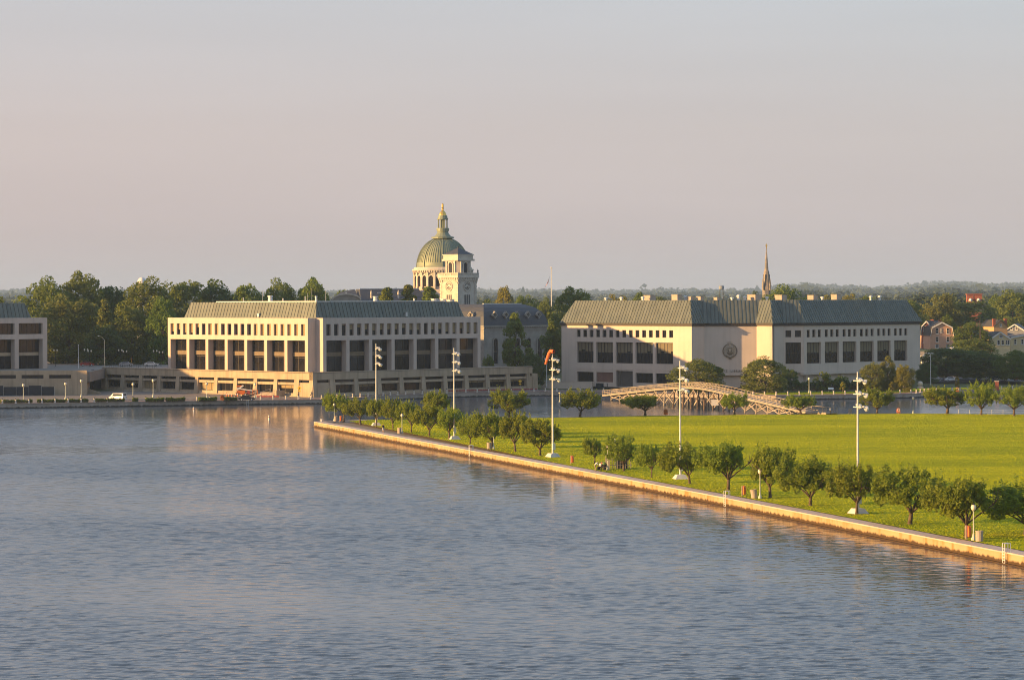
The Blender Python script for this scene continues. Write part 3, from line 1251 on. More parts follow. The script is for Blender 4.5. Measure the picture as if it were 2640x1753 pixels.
def put_open(wall, a0, a1, z0, z1, cols, blind, depth=.75, splay=True, glass=None):
    w = wall_window(wall, a0 + .02, depth, z0 + .02, a1 - a0 - .04, z1 - z0 - .04, cols, 2 if blind == 'half' else 1, 0, .1, glass=glass)
    return w


# left wing: 15 small windows over 5 wide ones over the service floor
opsL = []
for i in range(15):
    a = 6.3 + 2.615 * i
    opsL.append((a, a + 1.5, 16.8, 19.0))
for i in range(5):
    a = 6.3 + 7.83 * i
    opsL.append((a, a + 6.75, 9.0, 15.3))
    z1 = 6.2 if i != 2 else 6.7
    z0 = 3.2 if i != 2 else 2.0
    opsL.append((a, a + 6.75, z0, z1))
wl = facade((NP[0], NP[1]), 1.8, ZE - .02, opsL, end1=.0)
for i in range(15):
    put_open(wl, opsL[i][0], opsL[i][1], 16.8, 19.0, 1, 0, .45)
CURT = mat('pleated_curtain', (.20, .165, .10), .85, (.14, .115, .075), 3, stretch=(3, 3, .1))
for k, i in enumerate(range(15, 25, 2)):
    a0, a1, z0, z1 = opsL[i]
    w = put_open(wl, a0, a1, z0, z1, 5, 'half')
    m = MB()
    drop = rnd.uniform(2.9, 3.5)
    for c in range(5):
        wd = (a1 - a0 - .2) / 5
        m.box(.1 + wd * c + .14, .1 + wd * (c + 1) - .1, -.015, .012, drop + rnd.choice((0, 0, 0, .5)), 6.1)
    m.build('curtain', CURT, w)
    a0, a1, z0, z1 = opsL[i + 1]
    if k == 1:
        m = MB()
        m.box(a0 + .02, a1 - .02, .5, .7, z0, z1 - .02)
        on_wall(m.build('brick_infill', mat('plum_brick', (.22, .12, .09), .9)), wl)
    elif k == 2:
        m = MB()
        m.box(a0 + .02, a0 + 1.2, .8, 1.0, z0, z1)
        m.box(a0 + 1.25, a1 - .02, 1.0, 1.05, z0, z1)
        on_wall(m.build('loading_door', mat('grey_door', (.10, .09, .085), .7)), wl)
    else:
        wall_window(wl, a0 + .02, .7, z0 + .02, a1 - a0 - .04, z1 - z0 - .04, 3, 1, 0, .08)
    # shadow groove over the service floor
    m = MB()
    m.box(a0, a1, -.12, -.002, 7.05, 7.3)
    on_wall(m.build('string_course', CONC2), wl)

# returns, the emblem wall and the entrance
w2 = facade((NP[1], NP[2]), 1.8, ZE - .02, [], T=1.0, end0=1.09)
EW = (Vector(NP[3]) - Vector(NP[2])).length
w3 = facade((NP[2], NP[3]), 5.6, ZE - .02, [], T=1.0)
w4 = facade((NP[3], NP[4]), 1.8, ZE - .02, [], T=1.0)
w5 = facade((NP[4], NP[5]), 5.9, ZE - .02, [], T=1.0)
ops6 = [(.5, 2.2, 16.9, 18.9), (3.3, 5.1, 16.9, 18.9), (.5, 5.1, 9.0, 15.3)]
w6 = facade((NP[5], NP[6]), 6.3, ZE - .02, ops6)
put_open(w6, *ops6[0], 1, 0, .45)
put_open(w6, *ops6[1], 1, 0, .45)
w = put_open(w6, *ops6[2], 3, 'half')
ops7 = []
RB = 9.0
for i in range(6):
    for k in range(3):
        a = 1.4 + RB * i + k * 2.75
        ops7.append((a, a + 1.55, 16.8, 19.0))
for i in range(6):
    a = 1.4 + RB * i
    ops7.append((a, a + 7.05, 9.0, 15.3))
w7 = facade((NP[6], NP[7]), 6.3, ZE - .02, ops7)
for i in range(18):
    put_open(w7, *ops7[i], 1, 0, .45)
for i in range(18, 24):
    w = put_open(w7, *ops7[i], 5, 'half')
    m = MB()
    drop = rnd.uniform(2.9, 3.5)
    for c in range(5):
        wd = 6.85 / 5
        m.box(.1 + wd * c + .14, .1 + wd * (c + 1) - .1, -.015, .012, drop + rnd.choice((0, 0, 0, .5)), 6.1)
    m.build('curtain', CURT, w)
# pale edge slab over the open ground floor, its columns and dark glazing
m = MB()
m.box(-1, 62, -.5, .6, 5.7, 6.28)
on_wall(m.build('edge_slab', CONC2), w7)
for i in range(7):
    m = MB()
    m.box(1.5 + i * 9, 2.7 + i * 9, .5, 1.6, 1.6, 5.68)
    on_wall(m.build('column', CONC2), w7)
m = MB()
m.box(-2, 60, 3.4, 3.6, 1.6, 6.0)
on_wall(m.build('ground_floor_glazing', GLASS), w7)
m = MB()
m.box(0, EW, 2.5, 2.7, 1.6, 5.6)
on_wall(m.build('entrance_glazing', GLASS), w3)

# emblem: bronze crest with shield, scrolls, ribbon and a trident on top
EMB = mat('aged_bronze', (.13, .095, .06), .5, (.22, .165, .11), 2.5, metal=.4)
EMBL = mat('polished_bronze', (.55, .45, .33), .4, None, 3, metal=.3)
ec, ez = EW * .49, 12.9
m = MB()
R_ = 1.75
for k in range(28):
    t0, t1 = 2 * math.pi * k / 28, 2 * math.pi * (k + 1) / 28
    if abs(((t0 + t1) / 2) - math.pi / 2) < .28:
        continue
    m.bar((R_ * math.cos(t0), -.16, R_ * math.sin(t0)), (R_ * math.cos(t1), -.16, R_ * math.sin(t1)), .22, .17)
e0 = on_wall(m.build('emblem', EMB), w3, ec, 0, ez)
m = MB()
m.box(-.75, .75, -.26, -.08, -.72, .78)
m.face([(-.75, -.2, -.72), (.75, -.2, -.72), (0, -.2, -1.2)])
m.build('shield', EMB, e0)
m = MB()
m.box(-.62, .62, -.34, -.262, -.42, .62)
m.build('shield_field', EMBL, e0)
m = MB()
m.box(-.5, .5, -.37, -.342, -.3, .5)
m.build('dark_inset', FASCIA, e0)
m = MB()
m.hexa([(-.26, -.40, -.2), (.26, -.40, -.2), (.26, -.372, -.2), (-.26, -.372, -.2), (-.36, -.40, -.02), (.36, -.40, -.02), (.36, -.372, -.02), (-.36, -.372, -.02)])
m.hexa([(-.34, -.40, .1), (.34, -.40, .1), (.34, -.372, .1), (-.34, -.372, .1), (-.40, -.40, .42), (.40, -.40, .42), (.40, -.372, .42), (-.40, -.372, .42)])
m.build('ship_relief', EMBL, e0)
m = MB()
for sx in (-1, 1):
    for zz, rr in ((.95, .3), (.35, .22), (-.35, .22), (-.95, .26)):
        xx = sx * (1.16 if abs(zz) < .5 else .85)
        for k in range(6):
            t0, t1 = math.pi * 2 * k / 6, math.pi * 2 * (k + 1) / 6
            m.bar((xx + rr * math.cos(t0), -.2, zz + rr * math.sin(t0)), (xx + rr * math.cos(t1), -.2, zz + rr * math.sin(t1)), .2, .1)
    m.bar((sx * 1.0, -.2, .7), (sx * 1.0, -.2, -.7), .2, .14)
m.build('scrollwork', EMBL, e0)
m = MB()
m.bar((-1.15, -.22, -1.15), (0, -.22, -1.72), .2, .26)
m.bar((0, -.22, -1.72), (1.15, -.22, -1.15), .2, .26)
m.bar((-.35, -.2, -2.1), (0, -.2, -1.8), .16, .14)
m.bar((.35, -.2, -2.1), (0, -.2, -1.8), .16, .14)
m.build('ribbon', EMB, e0)
m = MB()
m.bar((0, -.2, 1.05), (0, -.2, 2.45), .16, .13)
m.bar((-.42, -.2, 1.95), (.42, -.2, 1.95), .16, .13)
m.bar((-.42, -.2, 1.95), (-.5, -.2, 2.35), .16, .11)
m.bar((.42, -.2, 1.95), (.5, -.2, 2.35), .16, .11)
m.bar((-.3, -.2, 1.45), (.3, -.2, 1.45), .16, .3)
m.build('trident_crest', EMBL, e0)
e0.scale = (1.18, 1.0, 1.18)
# raised letters under the emblem
tcu = bpy.data.curves.new('lettering', 'FONT')
tcu.body = 'NIMITZ  LIBRARY'
tcu.size = .95
tcu.extrude = .05
tcu.align_x = 'CENTER'
tcu.space_character = 1.25
to = bpy.data.objects.new('tmp_text', tcu)
COL.objects.link(to)
dg = bpy.context.evaluated_depsgraph_get()
lm = bpy.data.meshes.new_from_object(to.evaluated_get(dg))
bpy.data.objects.remove(to, do_unlink=True)
lm.transform(Matrix.Rotation(math.pi / 2, 4, 'X'))
lm.materials.clear()
lm.materials.append(EMB)
on_wall(obj('lettering', lm), w3, ec, -.06, 6.6)

# dark fascia under the eaves, hipped roof of standing seam trays
ov = inset(full, -.35)
m = MB()
m.prism([tuple(p) for p in ov], ZE, ZE + .75)
m.build('fascia', FASCIA, lib)
RN = 3.1
tp = inset(full, RN)
ev = inset(full, -.45)
m = MB()
m.prism([tuple(p) for p in inset(full, RN + .05)], ZE + .76, ZTOP - .1)
lroof = m.build('roof', MATS['roof_deck'], lib)
nf = len(full)
for i in range(nf):
    j = (i + 1) % nf
    roof_face(lroof, (ev[i].x, ev[i].y, ZE + .77), (ev[j].x, ev[j].y, ZE + .77), (tp[j].x, tp[j].y, ZTOP), (tp[i].x, tp[i].y, ZTOP), 1.12, COPPER)
# plant on the flat roof: little penthouses and vents
PENT = mat('tan_penthouse', (.40, .33, .26), .85, (.34, .28, .22), .8)
pent = [(1675, 2.6, 3.5), (1745, 2.9, 3.0), (1780, 1.6, 2.2), (1805, 1.8, 2.2), (1848, 1.3, 1.8), (1945, 2.7, 4.0), (2013, 2.5, 3.5), (2095, 2.4, 3.0), (2155, 2.8, 2.8)]
inv = Matrix.Rotation(-PHN, 2)
for px, h, w in pent:
    h *= .55
    w *= .75
    Yp = 792 + (14 if px > 2050 else 0) + (10 if px < 1700 else 0)
    p = Vector((pc(px, 760)[0] / F * Yp, Yp)) - N1
    p = inv @ p
    m = MB()
    m.box(p.x - w / 2, p.x + w / 2, p.y - w / 2, p.y + w / 2, ZTOP - .3, ZTOP + h)
    m.box(p.x - w / 2 - .1, p.x + w / 2 + .1, p.y - w / 2 - .1, p.y + w / 2 + .1, ZTOP + h + .005, ZTOP + h + .15)
    m.build('roof_penthouse', PENT, lroof)
for px, h in ((1562, .9), (1602, 1.1), (1657, 1.2), (1887, .9), (1904, 1.6), (1920, 1.2), (1977, 1.0), (2120, 1.0), (2245, 1.2), (2268, 1.3), (1767, 1.4)):
    Yp = 788 + abs(px - 1880) * .05
    p = inv @ (Vector((pc(px, 760)[0] / F * Yp, Yp)) - N1)
    m = MB()
    m.lathe([(.35, ZTOP - .2), (.35, ZTOP + h * .55), (.6, ZTOP + h * .6), (.6, ZTOP + h * .85), (.25, ZTOP + h)], 8, (p.x, p.y))
    m.build('roof_vent', WHITEP, lroof)

# low dock wall at the library's left foot
a, b = G(1395, 1000, 1.35), G(1527, 1001, 1.35)
m = MB()
v = (b - a).to_2d()
m.box(0, v.length, 0, .8, 0, 2.0)
m.box(-.1, v.length + .1, -.1, .9, 2.0, 2.2)
tag(m.build('dock_wall', CONC2, None, (a.x, a.y, 1.2), math.atan2(v.y, v.x)), 'low concrete dock wall at the foot of the library left wing', 'wall')
m = MB()
m.box(0, 2.2, 0, 1.6, .1, 1.5)
m.box(-.05, 2.25, -.05, 1.65, 1.5, 1.62)
for x, lab in ((1545, 'dark steel dumpster nearest the dock wall by the library'), (1566, 'dark steel dumpster left of the loading door of the library')):
    g = G(x, 1001, 1.35)
    me = m.mesh('dumpster', mat('dark_green_steel', (.02, .035, .04), .6))
    tag(obj('dumpster', me, None, (g.x, g.y, 1.25), .6), lab, 'dumpster')

# ------------------------------------------------------------------ chapel dome
YC = 950
KC = YC / F


def zc(py):
    return H - (py - HZ) * KC


cx = pc(1141.8, 700)[0] * KC
ch = thing('chapel', 'domed stone chapel with gilded lantern rising behind the clock tower', 'church', (cx, YC, 0))
m = MB()
m.lathe([(14, 9), (14, 24), (12.0, 27), (11.2, zc(752)), (10.4, zc(747)), (10.05, zc(744)), (10.05, zc(702))], 48)
m.build('drum', mat('chapel_stone', (.52, .43, .35), .85, (.43, .35, .29), .5, bump=.3), ch, smooth=False)
# arched openings round the drum
zz = MB()
pts = [(-.75, 0), (.75, 0)] + [(.75 * math.cos(math.pi * k / 8), 3 + .75 * math.sin(math.pi * k / 8)) for k in range(9)]
i0 = len(zz.v)
zz.face([(x, -.14, z) for x, z in pts])
me_w = zz.mesh('arched_window', GLASS, recalc=False)
zz = MB()
for k in range(8):
    t0, t1 = math.pi * k / 8, math.pi * (k + 1) / 8
    zz.bar((1.05 * math.cos(t0), -.25, 3 + 1.05 * math.sin(t0)), (1.05 * math.cos(t1), -.25, 3 + 1.05 * math.sin(t1)), .5, .4)
for sx in (-1, 1):
    zz.box(sx * 1.05 - .2, sx * 1.05 + .2, -.45, .1, -.3, 3)
me_a = zz.mesh('window_arch', STONE)
zz = MB()
zz.box(-.35, .35, -.65, .1, -.8, 6.0)
me_p = zz.mesh('pilaster', STONE)
NWIN = 24
for k in range(NWIN):
    t = 2 * math.pi * (k + .5) / NWIN
    if math.sin(t) > .35:
        continue
    r = 10.08
    o = obj('arched_window', me_w, ch, (r * math.cos(t), r * math.sin(t), zc(738)), t + math.pi / 2)
    obj('window_arch', me_a, o)
    t2 = 2 * math.pi * k / NWIN
    obj('pilaster', me_p, ch, (r * math.cos(t2), r * math.sin(t2), zc(739)), t2 + math.pi / 2)
m = MB()
m.lathe([(10.0, zc(705)), (10.5, zc(703)), (10.5, zc(700)), (11.1, zc(697)), (11.1, zc(694)), (10.5, zc(693)), (10.4, zc(689)), (9.7, zc(689))], 48)
m.build('cornice', STONE, ch)
zz = MB()
zz.box(-.22, .22, -.55, .1, 0, .6)
me_c = zz.mesh('corbel', STONE)
for k in range(72):
    t = 2 * math.pi * k / 72
    if math.sin(t) < .35:
        obj('corbel', me_c, ch, (10.4 * math.cos(t), 10.4 * math.sin(t), zc(702)), t + math.pi / 2)
# dome shell with broad and narrow ribs
prof = []
z0, z1 = zc(691), zc(614.5)
for k in range(15):
    a = math.pi / 2 * k / 14 * .83
    prof.append((9.35 * math.cos(a) ** .92, z0 + (z1 - z0) * math.sin(a) / math.sin(math.pi / 2 * .83)))
m = MB()
m.lathe([(9.5, z0 - .3), (9.5, z0 + .1)] + prof, 64)
dome = m.build('dome', DOME_G, ch, smooth=True)
for k in range(64):
    t = 2 * math.pi * k / 64
    if math.sin(t) > .3:
        continue
    big = k % 8 == 0
    mr_ = MB()
    wd = .5 if big else .16
    hh = .28 if big else .15
    q0 = 0 if big else 2
    for (ra, za), (rb, zb) in zip(prof[q0:-1 if big else -2], prof[q0 + 1:]):
        sa, sb = wd * (.4 + .6 * ra / 9.35), wd * (.4 + .6 * rb / 9.35)
        mr_.hexa([(ra - .1, -sa / 2, za), (ra + hh, -sa / 2, za), (ra + hh, sa / 2, za), (ra - .1, sa / 2, za), (rb - .1, -sb / 2, zb), (rb + hh, -sb / 2, zb), (rb + hh, sb / 2, zb), (rb - .1, sb / 2, zb)])
    mr_.build('rib', DOME_G, dome, (0, 0, 0), t)
# lantern
m = MB()
m.lathe([(prof[-1][0], z1 - .1), (4.1, z1), (4.1, zc(611)), (3.0, zc(609)), (2.2, zc(602)), (1.9, zc(597)), (2.2, zc(596)), (2.2, zc(592)), (2.3, zc(592)), (2.3, zc(588))], 16)
lan = m.build('lantern', DOME_G, ch)
for k in range(8):
    t = 2 * math.pi * (k + .5) / 8
    m = MB()
    m.lathe([(.28, zc(588)), (.24, zc(586)), (.22, zc(568)), (.3, zc(566))], 6, (1.65 * math.cos(t), 1.65 * math.sin(t)))
    m.build('column', DOME_G, lan)
m = MB()
m.lathe([(.5, zc(588)), (.5, zc(566)), (1.95, zc(566)), (2.0, zc(563)), (1.75, zc(562)), (1.6, zc(556)), (1.45, zc(555))], 12)
m.build('lantern_crown', DOME_G, lan)
m = MB()
m.lathe([(1.35, zc(555)), (1.3, zc(552)), (1.0, zc(547)), (.5, zc(543)), (.2, zc(541)), (.45, zc(540)), (.45, zc(538)), (.3, zc(537)), (.38, zc(534)), (.34, zc(526)), (.1, zc(524))], 12)
m.build('gilded_finial', GOLD, lan, smooth=False)

# ------------------------------------------------------------------ clock tower
YT = 880
KT = YT / F


def zt(py):
    return H - (py - HZ) * KT


tx = pc(1180.5, 720)[0] * KT
SD = 8.5
h2 = SD * .7071
tw = thing('clock_tower', 'pale stone clock tower with balustraded gallery, in front of the chapel dome', 'tower', (tx, YT + h2, 0), math.radians(45))
m = MB()
s = SD / 2
m.box(-s, s, -s, s, 8, zt(722))
m.build('shaft', STONE, tw)
for sx in (-1, 1):
    for sy in (-1, 1):
        if sx > 0 and sy > 0:
            continue
        for k in range(14):
            m = MB()
            z = zt(780) + k * 1.0
            if z > zt(724):
                break
            e = .12 + .05 * (k % 2)
            m.box(sx * s - .75 * (1 if sx > 0 else 0) - (e if sx < 0 else 0), sx * s + .75 * (1 if sx < 0 else 0) + (e if sx > 0 else 0), sy * s - .75 * (1 if sy > 0 else 0) - (e if sy < 0 else 0), sy * s + .75 * (1 if sy < 0 else 0) + (e if sy > 0 else 0), z, z + .9)
            m.build('quoin_stone', STONE, tw)
# gallery: corbels, slab, balustrade
g = 4.95
m = MB()
m.box(-g + .35, g - .35, -g + .35, g - .35, zt(721.9), zt(716))
m.box(-g, g, -g, g, zt(716) + .001, zt(711))
m.build('gallery_slab', STONE, tw)
for axis in (0, 1):
    for k in range(9):
        t = -g + .6 + (2 * g - 1.2) * k / 8
        m = MB()
        big = k in (0, 1, 7, 8)
        zb = zt(731) if big else zt(724)
        if axis:
            m.hexa([(-s, t - .25, zb), (-s + .1, t - .25, zb), (-s + .1, t + .25, zb), (-s, t + .25, zb), (-g, t - .25, zt(716.2)), (-s + .1, t - .25, zt(716.2)), (-s + .1, t + .25, zt(716.2)), (-g, t + .25, zt(716.2))])
        else:
            m.hexa([(t - .25, -s, zb), (t + .25, -s, zb), (t + .25, -s + .1, zb), (t - .25, -s + .1, zb), (t - .25, -g, zt(716.2)), (t + .25, -g, zt(716.2)), (t + .25, -s + .1, zt(716.2)), (t - .25, -s + .1, zt(716.2))])
        m.build('corbel', STONE, tw)
for axis in (0, 1):
    m = MB()
    z0_, z1_ = zt(711), zt(703)
    for (zz0, zz1) in ((z0_ + .001, z0_ + .25), (z1_ - .25, z1_)):
        if axis:
            m.box(-g, -g + .35, -g + .36, g, zz0, zz1)
        else:
            m.box(-g, g, -g, -g + .35, zz0, zz1)
    for k in range(25):
        t = -g + .5 + (2 * g - 1.0) * k / 24
        w_ = .55 if k % 8 == 0 else .13
        if axis:
            m.box(-g + .05, -g + .3, t - w_, t + w_, z0_ + .25, z1_ - .25)
        else:
            m.box(t - w_, t + w_, -g + .05, -g + .3, z0_ + .25, z1_ - .25)
    m.build('balustrade', STONE, tw)
m = MB()
m.lathe([(.3, zt(703)), (.2, zt(700)), (.35, zt(698)), (.12, zt(696)), (.1, zt(693))], 8, (g - .3, -g + .3))
m.build('corner_finial', STONE_D, tw)
# belfry stage
b = 3.35
m = MB()
m.prism([(-b, -b + .9), (-b + .9, -b), (b - .9, -b), (b, -b + .9), (b, b - .9), (b - .9, b), (-b + .9, b), (-b, b - .9)], zt(711), zt(672))
m.build('belfry', STONE, tw)
pts = [(-.8, 0), (.8, 0)] + [(.8 * math.cos(math.pi * k / 8), 2.6 + .8 * math.sin(math.pi * k / 8)) for k in range(9)]
for rz in (0, -math.pi / 2):
    m = MB()
    m.face([(x, -b - .02, z) for x, z in pts])
    ba = m.build('arch_opening', DARKB, tw, (0, 0, zt(703)), rz, recalc=False)
    m = MB()
    for k in range(8):
        t0, t1 = math.pi * k / 8, math.pi * (k + 1) / 8
        m.bar((1.1 * math.cos(t0), -b - .15, 2.6 + 1.1 * math.sin(t0)), (1.1 * math.cos(t1), -b - .15, 2.6 + 1.1 * math.sin(t1)), .4, .35)
    for sx in (-1, 1):
        m.box(sx * 1.05 - .17, sx * 1.05 + .17, -b - .3, -b - .01, -.2, 2.6)
        m.box(sx * 2.0 - .3, sx * 2.0 + .3, -b - .35, -b - .01, -.5, 4.2)
    m.build('arch_surround', STONE, ba)
bb = b + .55
m = MB()
m.box(-bb, bb, -bb, bb, zt(672) + .001, zt(667))
m.box(-bb + .35, bb - .35, -bb + .35, bb - .35, zt(667) + .001, zt(657))
m.box(-bb + .1, bb - .1, -bb + .1, bb - .1, zt(657) + .001, zt(655))
m.build('attic', STONE, tw)
m = MB()
e = bb - .3
for a_, c_ in (((-e, -e), (e, -e)), ((e, -e), (e, e)), ((e, e), (-e, e)), ((-e, e), (-e, -e))):
    m.face([(*a_, zt(655) + .02), (*c_, zt(655) + .02), (0, 0, zt(637))])
m.lathe([(.2, zt(638)), (.25, zt(636)), (.05, zt(633))], 6)
m.build('pyramid_roof', SLATE, tw)
for rz in (0, -math.pi / 2):
    # clock: ring of hour marks, hands
    m = MB()
    for k in range(24):
        t0, t1 = 2 * math.pi * k / 24, 2 * math.pi * (k + 1) / 24
        m.bar((1.62 * math.cos(t0), -s - .1, 1.62 * math.sin(t0)), (1.62 * math.cos(t1), -s - .1, 1.62 * math.sin(t1)), .2, .12)
    c = m.build('clock_face', STONE, tw, (0, 0, zt(738)), rz)
    m = MB()
    for k in range(12):
        t = 2 * math.pi * k / 12
        m.bar((.82 * math.cos(t), -s - .05, .82 * math.sin(t)), (1.22 * math.cos(t), -s - .05, 1.22 * math.sin(t)), .1, .2)
    m.build('hour_marks', DARKB, c)
    m = MB()
    m.bar((0, -s - .12, 0), (.12, -s - .12, -.75), .06, .13)
    m.bar((0, -s - .16, 0), (-.62, -s - .16, -.62), .06, .1)
    m.build('clock_hands', DARKB, c)
    for k in (-1, 0, 1):
        m = MB()
        x = k * .95
        m.face([(x - .28, -s - .02, -5.5), (x + .28, -s - .02, -5.5), (x + .28, -s - .02, -.4), (x + .15, -s - .02, -.15), (x, -s - .02, -.08), (x - .15, -s - .02, -.15), (x - .28, -s - .02, -.4)])
        m.build('slit_window', DARKB, tw, (0, 0, zt(758)), rz, recalc=False)

# ------------------------------------------------------------------ granite hall with mansard roof, right behind the waterfront hall
YM = 838
hm = Vector((pc(1247, 850)[0] / F * YM, YM))
mh = thing('mansard_hall', 'shaded granite hall with curved dark mansard roof and round dormers', 'building', (hm.x, hm.y, 0), PHI)
KM = YM / F


def zm(py):
    return H - (py - HZ) * KM


LM = 30.0
m = MB()
m.box(0, LM, 0, 30, 5, zm(840))
m.build('wall', STONE_D, mh)
m = MB()
m.box(-.5, LM + .5, -.5, 30.5, zm(843), zm(839.5))
m.box(-.25, LM + .25, -.25, 30.25, zm(851), zm(848))
m.build('cornice', STONE_D, mh)
for k in range(38):
    m = MB()
    m.box(-.2 + k * .8, .2 + k * .8, -.42, 0, zm(846), zm(843.2))
    m.build('dentil', STONE_D, mh)
profm = [(0, zm(839)), (.25, zm(830)), (.8, zm(815)), (1.7, zm(803)), (3.2, zm(793)), (5.2, zm(786)), (6.4, zm(784))]
m = MB()
for (i0_, za), (i1_, zb) in zip(profm[:-1], profm[1:]):
    q0 = [(i0_, i0_), (LM - i0_, i0_), (LM - i0_, 30 - i0_), (i0_, 30 - i0_)]
    q1 = [(i1_, i1_), (LM - i1_, i1_), (LM - i1_, 30 - i1_), (i1_, 30 - i1_)]
    for a in range(4):
        b_ = (a + 1) % 4
        m.face([(*q0[a], za), (*q0[b_], za), (*q1[b_], zb), (*q1[a], zb)])
m.face([(*q, profm[-1][1]) for q in q1])
mroof = m.build('mansard_roof', SLATE, mh)
m = MB()
m.box(6.2, LM - 6.2, 6.2, 6.6, zm(784), zm(782))
m.build('roof_coping', WHITEP, mroof)


def oculus(x, y, z, rz):
    m = MB()
    for k in range(12):
        t0, t1 = 2 * math.pi * k / 12, 2 * math.pi * (k + 1) / 12
        m.bar((.75 * math.cos(t0), -.45, .75 * math.sin(t0)), (.75 * math.cos(t1), -.45, .75 * math.sin(t1)), .9, .35)
    for t in (90, 270, 0, 180):
        a = math.radians(t)
        m.box(.98 * math.cos(a) - .2, .98 * math.cos(a) + .2, -.85, -.1, .98 * math.sin(a) - .2, .98 * math.sin(a) + .2)
    o = m.build('round_dormer', STONE_D, mh, (x, y, z), rz)
    m = MB()
    m.face([(.6 * math.cos(2 * math.pi * k / 12), -.5, .6 * math.sin(2 * math.pi * k / 12)) for k in range(12)])
    m.build('pane', GLASS, o, recalc=False)


for k in range(5):
    oculus(5.2 + 5.1 * k, .75, zm(812), 0)
oculus(.75, 6, zm(812), -math.pi / 2)
for k in range(5):
    x = 5.2 + 5.1 * k
    m = MB()
    p2 = [(-.95, 0), (.95, 0)] + [(.95 * math.cos(math.pi * q / 8), 7 + .95 * math.sin(math.pi * q / 8)) for q in range(9)]
    m.face([(a, -.03, c) for a, c in p2])
    w = m.build('arched_window', GLASS, mh, (x, 0, zm(938)), recalc=False)
    m = MB()
    for q in range(8):
        t0, t1 = math.pi * q / 8, math.pi * (q + 1) / 8
        m.bar((1.2 * math.cos(t0), -.15, 7 + 1.2 * math.sin(t0)), (1.2 * math.cos(t1), -.15, 7 + 1.2 * math.sin(t1)), .3, .4)
    for sx in (-1, 1):
        m.box(sx * 1.2 - .2, sx * 1.2 + .2, -.3, -.001, 0, 7)
    m.build('window_arch', STONE_D, w)
    m = MB()
    m.box(-.9, .9, -.07, -.035, 3.6, 4.1)
    m.box(-.05, .05, -.06, -.032, 0, 7.8)
    m.build('mullion', BRONZE, w)
for x in (.6, LM - .6):
    for k in range(16):
        m = MB()
        e = .08 + .08 * (k % 2)
        z = 6 + k * .92
        if z < zm(852):
            m.box(x - .75, x + .75, -e - .12, -.001, z, z + .85)
            m.build('quoin_stone', STONE_D, mh)

# ------------------------------------------------------------------ slate roofed hall behind the waterfront hall
YH = 925
KH = YH / F
hx = pc(935, 760)[0] * KH
sh = thing('slate_roof_hall', 'slate-roofed stone hall with arched gable, seen above the green roof', 'building', (hx, YH, 0), math.radians(18))


def zh(py):
    return H - (py - HZ) * KH


m = MB()
m.box(-.5, 24, 0, 16, 8, zh(778))
m.build('wall', STONE, sh)
m = MB()
a_, b_ = (-.8, -.8), (24.5, 16.5)
q0 = [(-.8, -.8), (24.5, -.8), (24.5, 16.8), (-.8, 16.8)]
q1 = [(.4, 5.5), (22, 5.5), (22, 10.5), (.4, 10.5)]
for i in range(4):
    j = (i + 1) % 4
    m.face([(*q0[i], zh(778)), (*q0[j], zh(778)), (*q1[j], zh(744)), (*q1[i], zh(744))])
m.face([(*q, zh(744)) for q in q1])
sr = m.build('slate_roof', SLATE, sh)
m = MB()
m.box(.4, 22, 5.4, 5.7, zh(744), zh(742.5))
m.build('ridge_coping', WHITEP, sr)
for x, y, zz_ in ((5, .5, 766), (6.2, .5, 756), (14.2, .6, 766), (14.2, .6, 758), (13, 0, 771)):
    m = MB()
    m.box(x, x + 2.6, y + (778 - zz_) * .12, y + (778 - zz_) * .12 + .15, zh(zz_), zh(zz_) + .28)
    m.build('snow_rail', GALV, sr)
for x, zt_ in ((3.5, 747), (13.4, 747), (17.7, 748)):
    m = MB()
    m.lathe([(.45, zh(768)), (.35, zh(765)), (.25, zh(760)), (.4, zh(756)), (.28, zh(752)), (.1, zh(zt_))], 8, (x, 1.5))
    m.build('stone_finial', STONE, sr)
# arched gable on the left end
m = MB()
pts = [(-5, zh(782)), (5, zh(782))] + [(5 * math.cos(math.pi * k / 12), zh(772) + 1.9 * math.sin(math.pi * k / 12)) for k in range(13)]
n_ = len(pts)
m.v = [(x, -.6, z) for x, z in pts] + [(x, .6, z) for x, z in pts]
m.f = [tuple(range(n_)), tuple(reversed(range(n_, 2 * n_)))] + [(i, (i + 1) % n_, n_ + (i + 1) % n_, n_ + i) for i in range(n_)]
m.m = [0] * len(m.f)
gb = m.build('arched_gable', STONE_D, sh, (-6.2, -.5, 0))
m = MB()
for k in range(12):
    t0, t1 = math.pi * k / 12, math.pi * (k + 1) / 12
    m.bar((5.1 * math.cos(t0), -.75, zh(772) + 2.0 * math.sin(t0)), (5.1 * math.cos(t1), -.75, zh(772) + 2.0 * math.sin(t1)), .7, .45)
m.lathe([(.35, zh(758)), (.4, zh(755)), (.2, zh(752)), (.3, zh(749)), (.08, zh(746))], 8)
m.build('gable_moulding', STONE, gb)
m = MB()
q0 = [(-13, 1), (-.9, 1), (-.9, 15), (-13, 15)]
m.face([(-12, .4, zh(777)), (-.9, .4, zh(770)), (-.9, 8, zh(744)), (-6, 8, zh(752))])
m.build('side_roof', SLATE, sh)

# ------------------------------------------------------------------ steeple, flagpole, radome, mast
YS = 1250
KS = YS / F
sx_ = pc(1976, 700)[0] * KS


def zs(py):
    return H - (py - HZ - 2) * KS


